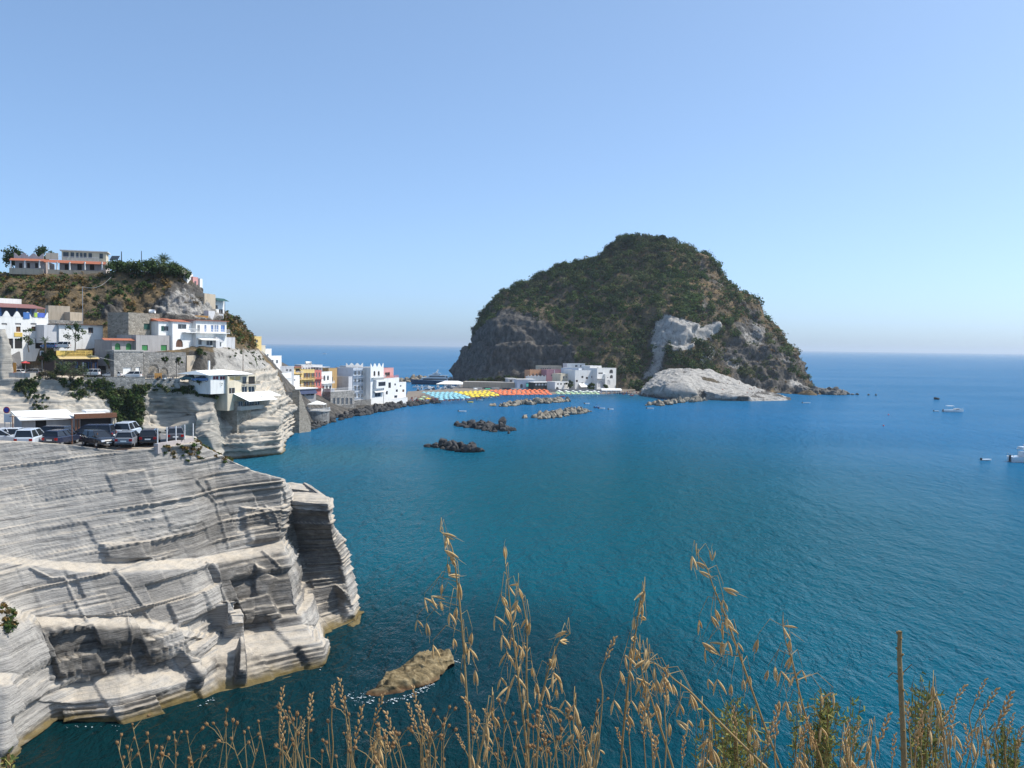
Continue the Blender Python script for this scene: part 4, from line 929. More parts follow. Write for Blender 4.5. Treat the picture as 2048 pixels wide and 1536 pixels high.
h = House('retaining_wall', 'pale grey wall wedge right of the orange fence', 417, 430, 622, 646, 262, 266, 1.5, GREYL, 'wall'); h.done('flat', 0)
# ------------------------------------------------------------------ houses along the ridge
h = House('ridge_wall', 'white end wall under a balustrade on the ridge', 374, 386, 548, 575, 268, 271, 5, WHITE, 'wall'); h.done('flat', 0); h.rail(364, 384, 541, 547, -.1, CREAM, .3)
h = House('ridge_house', 'narrow terracotta house between white walls on the ridge', 386, 396, 556, 580, 270, 273, 6, PINK); h.win(389, 393, 562, 570, DARKIN).done('flat', .3, WHITE)
h = House('ridge_wall', 'stepped white wall falling down the right side of the ridge', 400, 405, 558, 574, 274, 276, 3, WHITE, 'wall'); h.done('flat', .1)
h = House('ridge_wall', 'tall tan wall on the steep ridge below the terracotta house', 409, 431, 588, 630, 268, 275, 3, TAN, 'wall'); h.done('flat', 0)
h = House('ridge_house', 'white ridge house with a dark green awning', 427, 449, 600, 632, 276, 282, 6, WHITE); h.win(431, 436, 610, 618, DARKIN).win(438, 446, 618, 628, DARKIN).done('flat', .3); h.awning(425, 448, 595, 601, 1.8, DGREEN)
h = House('ridge_house', 'small grey house below the green awning on the ridge', 430, 447, 628, 645, 272, 278, 4, GREYL); h.win(441, 446, 631, 644, DARKIN, kind='doorway').done('flat', .1)
# ------------------------------------------------------------------ cliff restaurant with white awnings
h = House('restaurant', 'cliff-top restaurant with red windows under a white tent roof', 421, 456, 750, 764, 226, 231, 8, WHITE, 'restaurant')
h.win(426, 438, 752, 760, REDW).win(440, 452, 752, 760, REDW).done('flat', 0)
MB().add([(-1, -.6, h.H), (13.5, -1.2, h.H + .1), (13.5, 7, h.H + .3), (-4.5, 7, h.H + .3), (-2.2, 3, h.H + 1.1), (6, 2.8, h.H + 1.3), (13.5, 2.8, h.H + .6)], [(0, 1, 6, 5), (0, 5, 4), (0, 4, 3), (4, 5, 2, 3), (5, 6, 2), (1, 2, 6), (3, 2, 1, 0)]).build('tent_roof', AWNW, h.root)
h.pbox('flue', RAILW, 434.5, 437, 722, 742, 3, 3.4)
hr = House('restaurant_terrace', 'cream lower floors of the cliff restaurant with glazed terraces', 455, 512, 751, 796, 230, 241, 8, CREAM, 'restaurant')
hr.win(459, 482, 752, 762, STRAW).win(485, 493, 753, 768, GLASS).win(497, 510, 753, 768, DARKIN, kind='doorway').win(458, 470, 776, 788, DARKIN).win(484, 495, 773, 785, GLASS).win(497, 510, 773, 785, GLASS).done('flat', 0)
hr.box('floor_slab', CONC, hr.U(484), hr.U(516), -.9, -.003, hr.Z(771), hr.Z(769)); hr.rail(485, 515, 764, 769, -.8, IRON, .3)
hr.awning(466, 524, 787, 802, 5.0, AWNW, 'lower_awning'); hr.awning(504, 541, 784, 793, 3.5, AWNW, 'right_awning')
hl = House('cliff_cellar', 'stone lower floor of the cliff restaurant with glass doors under the awning', 474, 531, 801, 842, 232, 243, 6, STONE, 'restaurant')
for a in (477, 490, 500, 511): hl.win(a, a + 9, 803, 813, GLASS)
hl.win(506, 514, 826, 840, DARKIN, kind='doorway').done('flat', 0); hl.pbox('terrace_floor', CONC, 474, 520, 813, 821, -1.2, -.01)
# ================================================================== town on the shore
h = House('yellow_house', 'narrow yellow house at the top of the town stairs', 509, 523, 675, 704, 316, 320, 6, YELL); h.win(511, 516, 679, 685, DARKIN, arch=True).done('flat', .4)
h = House('cream_house', 'cream house with one dark arched window below the narrow yellow house', 517, 531, 692, 718, 322, 328, 7, CREAM); h.win(521, 527, 705, 716, DARKIN, arch=True).done('flat', .3)
h = House('white_house', 'small bright white house stepping down right of the arched cream house', 530, 543, 699, 726, 328, 336, 7, WHITE); h.win(534, 537, 708, 713, GLASS).done('flat', .3)
h = House('white_house', 'flat-roofed white house with roof aerials above the orange terrace', 538, 563, 713, 740, 336, 348, 8, WHITE); h.win(543, 547, 720, 727, GLASS).win(552, 556, 720, 727, GLASS).done('flat', .3)
for x in (545, 551): MB().cyl(h.U(x), 3, h.H, h.H + 3.2, .04, 5).box(h.U(x) - .7, h.U(x) + .7, 2.97, 3.03, h.H + 2.9, h.H + 2.96).build('aerial', STEEL, h.root)
h = House('white_house', 'white house with a lilac-grey roof terrace behind the shore houses', 546, 588, 735, 760, 344, 352, 8, GREYL); h.win(552, 555, 742, 746, GLASS).win(572, 576, 738, 743, DARKIN, arch=True).win(579, 583, 738, 743, DARKIN, arch=True).done('flat', .5)
h = House('white_house', 'broad white house with a sunlit roof terrace beside the stairs', 545, 583, 748, 778, 332, 348, 8, WHITE); h.win(550, 555, 757, 763, GLASS).win(557, 562, 768, 773, DARKIN).done('flat', .4); h.rail(562, 582, 757, 762, -.1, RAILW)
h = House('white_house', 'white house with a curved gable left of the yellow house', 572, 599, 752, 779, 350, 358, 8, WHITE); h.win(588, 591, 758, 762, GLASS).win(576, 581, 766, 771, GLASS).done('flat', .2)
h = House('terrace_house', 'orange house with open wooden terraces on three floors', 588, 602, 735, 778, 362, 368, 7, YELL)
for y in (743, 757, 771): h.win(591, 600, y - 5, y + 2, DARKIN, BROWN, 'doorway')
h.done('slab', .3, TILES); [h.balcony(588, 602, y, .9, 1.0) for y in (747, 760, 774)]
h = House('yellow_house', 'yellow shore house with brown shutters and scalloped balconies', 602, 629, 741, 779, 367, 377, 8, YELL)
for x in (609, 616, 624): h.win(x, x + 3.4, 746, 757, GLASS, RAILW, shut=BROWN).win(x, x + 3.4, 763, 774, GLASS, RAILW, shut=BROWN)
h.done('flat', .4, WHITE); [h.balcony(603, 628, y, .9, 1.0, slab=YELL, railm=YELL) for y in (759, 776)]
h = House('red_house', 'narrow red shore house with white trim beside the yellow one', 629, 643, 742, 779, 377.5, 383, 8, REDP)
for x in (632, 637.5): h.win(x, x + 2.6, 745, 755, GLASS, RAILW).win(x, x + 2.6, 763, 773, GLASS, RAILW)
h.done('flat', .4, WHITE); [h.balcony(629, 643, y, .9, 1.0, slab=REDP, railm=REDP) for y in (758, 776)]
h = House('white_house', 'white upper storey with a row of openings behind the yellow house', 603, 645, 731, 746, 384, 390, 7, WHITE)
for k in range(7): h.win(606 + k * 5.4, 609 + k * 5.4, 735, 740, GLASS)
h.done('flat', .3)
t = thing('water_tank', 'white horizontal water tank on the roof of the upper storey', 'tank', tuple(h.root.matrix_basis @ Vector((h.U(617), 3, h.H + .35))), h.ang)
MB().tube([(0, 0, .7), (2.7, 0, .7)], .65, 14).build('drum', RAILW, t, True); MB().box(.4, .6, -.5, .5, 0, .4).box(2.1, 2.3, -.5, .5, 0, .4).build('stand', IRON, t)
h = House('white_house', 'white shore house with arched ground floor and tall arched windows', 643, 664, 745, 780, 384, 394, 8, WHITE)
for a, b, y0, y1 in ((647, 651, 751, 762), (654, 658, 751, 761), (644.5, 649, 771, 778), (651.5, 656, 771, 778), (658.5, 663, 771, 778)): h.win(a, b, y0, y1, DARKIN, RAILW, 'window', True)
h.done('flat', .4); h.balcony(643, 665, 767, .8, 1.2); MB().box(0, h.W, 1, 5, h.H + 2.2, h.H + 2.4).box(.1, .3, 1.1, 1.3, h.H, h.H + 2.2).box(h.W - .3, h.W - .1, 1.1, 1.3, h.H, h.H + 2.2).build('pergola', GREYL, h.root)
h = House('ochre_house', 'plain brown-ochre block between white house and grey block', 657, 674, 737, 770, 401, 406, 7, OCHRE); h.win(663, 666, 754, 766, DARKIN).done('flat', .2)
h = House('grey_block', 'large windowless lilac-grey block beside the scaffolding', 671, 708, 736, 780, 418, 414, 3, GREYL, 'building'); h.done('flat', .3)
h = House('grey_block', 'lower pale grey block in front of the large windowless block', 669, 697, 754, 782, 409, 406, 3, GREYL, 'building'); h.done('flat', .3)
hs = House('scaffolded_building', 'pale blue building wrapped in scaffolding', 706, 746, 737, 802, 411, 424, 9, BLUEW, 'building')
for r in range(4):
    for c in range(5): hs.win(709 + c * 7.2, 713 + c * 7.2, 742 + r * 15, 750 + r * 15, GLASS)
hs.done('flat', .3)
t = thing('scaffolding', 'grey tube scaffolding on the pale blue building front', 'scaffolding', tuple(hs.root.location), hs.ang)
m = MB(); n = 8
for k in range(n + 1):
    for v in (-.5, -1.5): m.cyl(hs.W * k / n, v, -2, hs.H + .8, .05, 5)
m.build('upright', STEEL, t); m = MB()
for k in range(7): z = k * hs.H / 6; m.box(0, hs.W, -1.5, -.5, z, z + .05); m.tube([(0, -1.5, z + 1), (hs.W, -1.5, z + 1)], .04, 5)
m.build('deck', STEEL, t); m = MB(); [m.tube([(hs.W * .72, -1.55, 0), (hs.W * .97, -1.55, hs.H)], .05, 5), m.tube([(hs.W * .3, -1.55, 0), (hs.W * .05, -1.55, hs.H)], .05, 5)]; m.build('brace', STEEL, t)
h = House('roof_house', 'white roof house with a scalloped parapet behind the scaffolding', 692, 726, 732, 745, 428, 434, 6, WHITE); h.done('flat', 0); h.wave(692, 726, 726, 731, 3)
h = House('white_hotel', 'tall white shore hotel with scalloped top and bay balconies', 741, 767, 735, 800, 416, 428, 9, WHITE, 'hotel')
for a in (747, 755.5): h.win(a, a + 4, 742, 753, DARKIN, BROWN, 'door', True)
h.win(752, 765, 764, 773, GLASS, GREYL).win(750, 762, 786, 794, GLASS, GREYL).done('flat', 0); h.wave(741, 767, 727, 735, 3); h.balcony(743, 768, 755, .9, 1.2); h.pbox('bay', WHITE, 747, 768, 760, 777, -1.6, -.003); h.pbox('bay_glass', GLASS, 751, 765, 764, 772, -1.66, -1.61); h.awning(746, 767, 781, 785, 1.6, WHITE, 'porch_roof')
h = House('pink_house', 'salmon-pink house with a balcony on the right edge of town', 766, 787, 737, 758, 434, 446, 8, PINK); h.win(770, 780, 745, 754, DARKIN, REDP, 'door').done('flat', .3); h.balcony(768, 792, 755, .9, 1.6, slab=PINK, railm=PINK)
h = House('white_house', 'white shore house with brown shutters under the pink house', 768, 798, 757, 801, 428, 443, 9, WHITE)
for a, b, y0, y1, m in ((771, 774, 765, 775, BROWN), (777, 782, 765, 776, GLASS), (789, 792, 767, 771, GLASS), (772, 776, 782, 789, GLASS), (792, 796, 779, 784, GLASS), (789, 795, 791, 796, GLASS)): h.win(a, b, y0, y1, m, BROWN)
h.done('flat', .3)
h = House('white_house', 'last low white house at the water end of the town', 797, 812, 767, 801, 443, 452, 7, WHITE); h.win(805, 809, 779, 784, BROWN, BROWN).win(800, 803, 770, 774, GLASS).done('flat', .7)
h = House('terrace_wall', 'white terrace along the water below the white shore houses', 742, 815, 798, 806, 420, 448, 5, WHITE, 'wall'); h.done('flat', .1)
h = House('sea_wall', 'low stone sea wall below the scaffolded building', 706, 742, 801, 814, 404, 416, 5, STONES, 'wall'); h.done('flat', .3, WHITE)
h = House('stone_house', 'stone shore house with five tall windows and a roof terrace', 661, 709, 783, 828, 383, 398, 9, STONEG)
for k in range(5): h.win(666 + k * 8.6, 670.5 + k * 8.6, 796, 809, GLASS, RAILW)
h.done('flat', .1); h.rail(662, 709, 777, 783, -.02, RAILW, .4, False); h.pbox('plinth', STONES, 660, 710, 812, 830, -.6, -.003)
h = House('stone_house_side', 'plain shaded left side of the five-window stone house, painted lilac-grey', 636, 661, 778, 826, 387, 383.5, 2.5, GREYL); h.win(641, 648, 813, 822, DARKIN, kind='doorway').done('flat', .2)  # left side of the stone house as its own block, shade in its grey
h = House('bar', 'shore bar with navy awnings under a flat white roof', 586, 632, 778, 800, 345, 356, 7, GREYP, 'bar'); h.win(592, 610, 782, 792, DARKIN).win(613, 629, 782, 792, DARKIN).done('slab', .35, WHITE); h.awning(590, 631, 781, 789, 1.2, AWNB)
# curved sea terrace with its white canopy
t = thing('sea_terrace', 'curved stone terrace with white railing above the rocks', 'terrace', tuple(atZ(612, 848, 0)))
C0 = t.location; rad = 6.2; seg = [(R(200 + k * 10)) for k in range(18)]; m = MB(); zt = 4.6
cx, cy = 1.5, 4.5
for a, b in zip(seg, seg[1:]):
    p = [(cx + rad * math.cos(a), cy + rad * math.sin(a)), (cx + rad * math.cos(b), cy + rad * math.sin(b))]; q = [(cx + (rad - .8) * math.cos(b), cy + (rad - .8) * math.sin(b)), (cx + (rad - .8) * math.cos(a), cy + (rad - .8) * math.sin(a))]
    m.hexa([(*p[0], -1), (*p[1], -1), (*q[0], -1), (*q[1], -1), (*p[0], zt), (*p[1], zt), (*q[0], zt), (*q[1], zt)])
m.build('round_wall', STONES, t)
m = MB(); m.prism([(cx + (rad + .4) * math.cos(a), cy + (rad + .4) * math.sin(a)) for a in [R(k * 15) for k in range(24)]], zt + .01, zt + .3); m.build('floor', CONC, t)
m = MB()
for k in range(26):
    a = R(190 + k * 8); x, y = cx + (rad + .2) * math.cos(a), cy + (rad + .2) * math.sin(a); m.box(x - .04, x + .04, y - .04, y + .04, zt + .3, zt + 1.3)
m.tube([(cx + (rad + .2) * math.cos(R(190 + k * 8)), cy + (rad + .2) * math.sin(R(190 + k * 8)), zt + 1.3) for k in range(26)], .06, 5); m.build('railing', RAILW, t)
p = atZ(634, 822, 4.9); t = thing('canopy', 'white pyramid canopy on posts over the curved sea terrace', 'canopy', tuple(p)); m = MB()
m.add([(-3.2, -2.2, 2.6), (3.2, -2.2, 2.6), (3.2, 2.2, 2.6), (-3.2, 2.2, 2.6), (0, 0, 3.9)], [(0, 1, 4), (1, 2, 4), (2, 3, 4), (3, 0, 4), (3, 2, 1, 0)]); m.build('cloth', AWNW, t)
for x in (-3, 3):
    for y in (-2, 2): MB().cyl(x, y, 0, 2.62, .06, 6).build('post', RAILW, t)
# stone stairs down to the water
t = thing('stone_stairs', 'long straight stone stairs between two walls down to the sea', 'stairs', tuple(atZ(600, 862, 0))); A = Vector(t.location)
top = atY(566, 784, 300) - A; bot = atY(590, 852, 306) - A; n = 36; m = MB(); mL = MB(); mR = MB(); sd = Vector((3.0, .6, 0))
for k in range(n):
    a = bot.lerp(top, k / n); b = bot.lerp(top, (k + 1) / n); z = b.z
    m.hexa([(a.x, a.y, -3), (a.x + sd.x, a.y + sd.y, -3), (b.x + sd.x, b.y + sd.y, -3), (b.x, b.y, -3), (a.x, a.y, z), (a.x + sd.x, a.y + sd.y, z), (b.x + sd.x, b.y + sd.y, z), (b.x, b.y, z)])
for mm, o in ((mL, Vector((-.7, -.1, 0))), (mR, sd)):
    w = Vector((.7, .1, 0)) * (1 if mm is mL else 3.2); a, b = bot + o, top + o; g = .9 if mm is mL else .8
    mm.hexa([(a.x, a.y, -3), (a.x + w.x, a.y + w.y, -3), (b.x + w.x, b.y + w.y, -3), (b.x, b.y, -3), (a.x, a.y, a.z + g), (a.x + w.x, a.y + w.y, a.z + g), (b.x + w.x, b.y + w.y, b.z + g), (b.x, b.y, b.z + g)])
m.build('steps', STONES, t); mL.build('side_wall', STONE, t); mR.build('side_wall', STONE, t)
h = House('sea_wall', 'square stone pier at the foot of the long stairs', 584, 608, 842, 863, 303, 310, 7, STONES, 'wall'); h.done('flat', .1, CONC)
# ================================================================== houses on the island side
h = House('orange_house', 'orange house with crenellated roof below the island cliff', 1060, 1094, 741, 775, 612, 618, 8, ORNG)
for k in range(4): h.win(1065 + k * 7, 1068 + k * 7, 747, 752, DARKIN)
h.done('flat', .2)
for k in range(9): h.box('merlon', ORNG, .3 + k * (h.W - 1) / 8, .9 + k * (h.W - 1) / 8, 0, .3, h.H + .21, h.H + .9)
h = House('balustrade_terrace', 'white scalloped terrace in front of the crenellated orange house', 1056, 1092, 753, 778, 604, 608, 5, WHITE, 'terrace'); h.done('flat', 0); h.wave(1056, 1092, 750, 754, 5)
h = House('ochre_house', 'long pale ochre house behind the crenellated orange one', 1077, 1123, 732, 760, 630, 634, 8, CREAM)
for k in range(5): h.win(1081 + k * 4.5, 1083.5 + k * 4.5, 736, 740, DARKIN)
h.done('flat', .2)
h = House('rose_house', 'plain rose-mauve house between orange and white houses', 1093, 1123, 740, 775, 610, 616, 8, ROSE); h.win(1102, 1105, 749, 753, DARKIN).done('flat', .3); h.pbox('drainpipe', RAILW, 1108.5, 1109.3, 740, 754, -.12, -.02)
h = House('white_house', 'pale blue-white house right of the rose house', 1122, 1157, 737, 782, 612, 606, 10, BLUEW); h.win(1128, 1132, 740, 744, DARKIN).win(1126, 1130, 752, 757, DARKIN).win(1134, 1137, 752, 757, DARKIN).done('flat', .3)
h = House('white_house', 'white set-back upper house on top of the island row', 1134, 1170, 728, 745, 622, 626, 8, WHITE); h.win(1150, 1155, 730, 734, GLASS).win(1160, 1164, 730, 734, GLASS).done('flat', .3)
h = House('white_house', 'cream-white cube in front of the pale blue-white house', 1121, 1141, 748, 782, 596, 602, 8, CREAM); h.win(1126, 1129, 752, 757, GLASS).win(1132, 1134, 752, 756, GLASS).done('flat', .3)
h = House('white_house', 'large white house with small windows facing the island beach', 1150, 1196, 741, 787, 594, 606, 12, WHITE)
for x, y in ((1163, 752), (1172, 754), (1183, 752), (1190, 752), (1163, 765), (1152, 760)): h.win(x, x + 4, y, y + 4, DARKIN, BROWN)
h.done('flat', .3); h.awning(1158, 1176, 767, 774, 2.5, AWNW)
h = House('white_house', 'white rooftop block above the large white island house', 1180, 1203, 732, 748, 608, 616, 8, WHITE); h.win(1186, 1189, 736, 740, DARKIN).win(1194, 1197, 735, 739, GLASS).done('flat', .2)
h = House('white_house', 'white corner house with round-arched doors at the right of the row', 1194, 1232, 737, 788, 600, 614, 12, WHITE)
for a, b, y0, y1, ar, m in ((1219, 1226, 739, 747, True, DARKIN), (1220, 1226, 750, 757, True, DARKIN), (1196, 1208, 762, 775, True, GREYL), (1213, 1221, 760, 770, True, GREYL), (1197, 1206, 745, 748, False, GLASS), (1211, 1217, 754, 756, False, DARKIN)): h.win(a, b, y0, y1, m, RAILW, 'window', ar)
h.done('flat', .3); h.balcony(1194, 1206, 757, .9, 1.2); h.pbox('buttress', WHITE, 1207, 1211, 748, 775, -1.6, -.003)
h = House('kiosk', 'low pale-blue building with one dark door behind the orange umbrellas', 1035, 1069, 759, 777, 588, 592, 7, BLUEW, 'building'); h.win(1041, 1046, 768, 776, DARKIN, arch=True).done('slab', .25, WHITE); h.awning(1052, 1066, 766, 774, 1.5, plain('teal_canvas', (.05, .35, .33), .8))
h = House('pavilion', 'dark open pavilion with a flat white roof on the beach front', 1068, 1110, 765, 779, 582, 590, 7, plain('dark_pavilion', (.035, .04, .035), .7), 'pavilion')
for k in range(6): h.win(1071 + k * 6.3, 1075 + k * 6.3, 767, 771, WHITE)
h.done('slab', .3, WHITE)
h = House('white_house', 'small white beach house with square windows beside the dark pavilion', 1110, 1138, 764, 780, 582, 592, 7, WHITE)
for x in (1115, 1121, 1128): h.win(x, x + 3, 766, 770, DARKIN)
h.win(1112, 1118, 774, 780, DARKIN, arch=True).done('flat', .3)
h = House('promenade_wall', 'long beige promenade wall between harbour and beach', 926, 1048, 765, 778, 596, 592, 14, TAN, 'wall'); h.done('flat', .2)
h = House('kiosk', 'small white kiosk at the island end of the promenade wall', 1016, 1030, 757, 767, 604, 606, 5, GREYL, 'building'); h.win(1020, 1025, 760, 766, DARKIN).done('slab', .2, WHITE)
h = House('beach_wall', 'low grey wall along the beach below the white island houses', 1100, 1240, 779, 784, 580, 586, 1.0, CONC, 'wall'); h.done('flat', .1)
for k in range(4):
    p = atZ(1208 + k * 10, 788, 1.2); t = thing('awning', ('leftmost', 'second', 'third', 'rightmost')[k] + ' of four white beach awnings below the corner house', 'awning', tuple(p), 0, 'white awnings on the island beach')
    MB().hexa([(-1.6, -2.2, 2.3), (1.5, -2.2, 2.3), (1.5, 2.2, 3.3), (-1.6, 2.2, 3.3), (-1.6, -2.2, 2.38), (1.5, -2.2, 2.38), (1.5, 2.2, 3.38), (-1.6, 2.2, 3.38)]).build('cloth', AWNW, t)
    m = MB(); [m.cyl(x, y, 0, 2.3 if y < 0 else 3.3, .05, 5) for x in (-1.5, 1.4) for y in (-2.1, 2.1)]; m.build('posts', RAILW, t)

# ================================================================== rocks
def rock_meshes(n, seed, rough=.28):
    out = []
    for k in range(n):
        bm = bmesh.new(); bmesh.ops.create_icosphere(bm, subdivisions=2, radius=1)
        V = np.array([v.co[:] for v in bm.verts]); g = np.random.default_rng(seed + k)
        d = 1 + rough * fbm(V + k * 9.1, 1.1, 3, seed + k) * 1.6; V = V * d[:, None]
        for _ in range(7):
            nn = g.normal(size=3); nn /= np.linalg.norm(nn); c = .55 + .25 * g.random(); s_ = V @ nn; V -= np.outer(np.clip(s_ - c, 0, None), nn)
        for v, c in zip(bm.verts, V): v.co = c
        me = bpy.data.meshes.new('boulder'); bm.to_mesh(me); bm.free(); out.append(me)
    return out
def mat_rock(name, a, c, wet=True):
    b = NB(name); p = b.pos(); n = b.noise(1.3, p, 6, .65); col = b.ramp(n, [(.3, a), (.7, c)])
    oi = b.n('ObjectInfo').outputs['Random']; col = b.mix(b.math('MULTIPLY', oi, .5), col, b.mix(1.0, col, (.55, .55, .56), 'MULTIPLY'))
    z = b.n('SeparateXYZ', {0: p}).outputs[2]; col = b.mix(b.ramp(z, [(.0, .9), (.55, 0)]), col, (.018, .016, .012))
    return b.P(col=col, rough=.85, spec=.25, nrm=b.bump(n, .12))
M_BASALT = mat_rock('dark_boulder', (.028, .028, .03), (.10, .098, .095)); M_LIME = mat_rock('tan_boulder', (.13, .115, .09), (.42, .37, .29)); M_GREYB = mat_rock('grey_boulder', (.06, .058, .055), (.24, .225, .20))
ROCKS = {k: rock_meshes(5, s) for k, s in (('d', 100), ('t', 200), ('g', 300))}
for k, m_ in (('d', M_BASALT), ('t', M_LIME), ('g', M_GREYB)):
    for me in ROCKS[k]: me.materials.append(m_)
def pile(name, label, line, n, r, width, height, kind, seed, cat='breakwater'):
    g = np.random.default_rng(seed); pts = [Vector(p) for p in line]; L = [0]
    for a, b in zip(pts, pts[1:]): L.append(L[-1] + (b - a).length)
    t = thing(name, label, cat, tuple(pts[0]))
    for k in range(n):
        s = g.random() * L[-1]; i = max(j for j in range(len(pts) - 1) if L[j] <= s); f = (s - L[i]) / (L[i + 1] - L[i]); p = pts[i].lerp(pts[i + 1], f)
        d = (pts[i + 1] - pts[i]).normalized(); nrm = Vector((-d.y, d.x, 0)); w = (g.random() * 2 - 1); q = p + nrm * w * width; taper = min(1, 4 * min(s, L[-1] - s) / L[-1] + .35)
        z = height * (1 - abs(w) ** 1.5) * taper * (.45 + .55 * g.random()) - .25 * r; rr = r * (.55 + .75 * g.random())
        o = bpy.data.objects.new('boulder', ROCKS[kind][int(g.integers(0, 5))]); COL.objects.link(o); o.parent = t
        o.location = q - pts[0] + Vector((0, 0, z)); o.scale = (rr * (.8 + .6 * g.random()), rr * (.8 + .6 * g.random()), rr * (.6 + .4 * g.random())); o.rotation_euler = tuple(g.random(3) * 6.28)
    return t
pile('breakwater', 'long low breakwater of tan boulders in front of the orange umbrellas', [atZ(990, 813, 0), atZ(1060, 808, 0), atZ(1132, 802, 0)], 120, 1.5, 5, 1.9, 't', 1)
pile('breakwater', 'shorter breakwater of tan and dark boulders nearer the camera', [atZ(1068, 838, 0), atZ(1110, 832, 0), atZ(1163, 822, 0)], 110, 1.4, 6, 2.0, 't', 2)
pile('breakwater', 'tan boulder breakwater in front of the white headland', [atZ(1302, 812, 0), atZ(1350, 806, 0), atZ(1404, 800, 0)], 90, 1.5, 5, 2.0, 't', 3)
pile('rock_reef', 'dark boulder reef farther out, with a high block at its right end', [atZ(925, 850, 0), atZ(965, 855, 0), atZ(1012, 863, 0)], 95, 1.25, 6, 1.7, 'd', 4, 'reef')
pile('rock_reef', 'dark boulder reef nearest the camera in the bay', [atZ(868, 892, 0), atZ(905, 897, 0), atZ(955, 905, 0)], 62, 1.15, 3.6, 2.0, 'd', 5, 'reef')
pile('rock_shore', 'dark boulders along the water below the curved terrace', [atZ(608, 860, 0), atZ(628, 852, 0), atZ(655, 842, 0), atZ(680, 836, 0)], 70, 1.2, 3.5, 1.2, 'd', 6, 'boulders')
pile('rock_shore', 'dark boulder bank in front of the white shore houses', [atZ(680, 836, 0), atZ(716, 828, 0), atZ(768, 819, 0), atZ(830, 808, 0), atZ(872, 805, 0)], 200, 1.5, 5, 2.0, 'd', 7, 'boulders')
pile('harbour_mole', 'tan boulder mole behind the yacht harbour', [atZ(786, 764, 0), atZ(840, 763, 0), atZ(908, 761, 0)], 110, 2.6, 8, 4.0, 't', 8, 'mole')
pile('rock_point', 'dark jumbled boulders at the right tip of the island', [atY(1598, 778, 625), atY(1640, 786, 618), atY(1668, 788, 618), atZ(1692, 790, 0)], 140, 2.3, 9, 2.5, 'g', 9, 'boulders')
for k, (x, y, s, lb) in enumerate([(1714, 789.5, 1.4, 'small dark rock just off the island tip'), (1737, 790.5, .9, 'tiny dark rock second out from the island tip'), (1752, 791, .8, 'outermost tiny rock of the row off the island tip'), (1874, 799, 1.7, 'lone dark pointed rock in open water near the white launch'), (1018, 867, .7, 'tiny rock off the right end of the far dark reef'), (1006, 852, 1.9, 'tall block standing on the right end of the far reef')]):
    o = bpy.data.objects.new('sea_rock', ROCKS['d'][k % 5]); COL.objects.link(o); p = atZ(x, y, 0); o.location = (p.x, p.y, s * .2 if k < 5 else 1.6); o.scale = (s * 1.2, s, s * .9); o.rotation_euler = (k, k * 2, k); tag(o, lb, 'rock', None, 'thing')
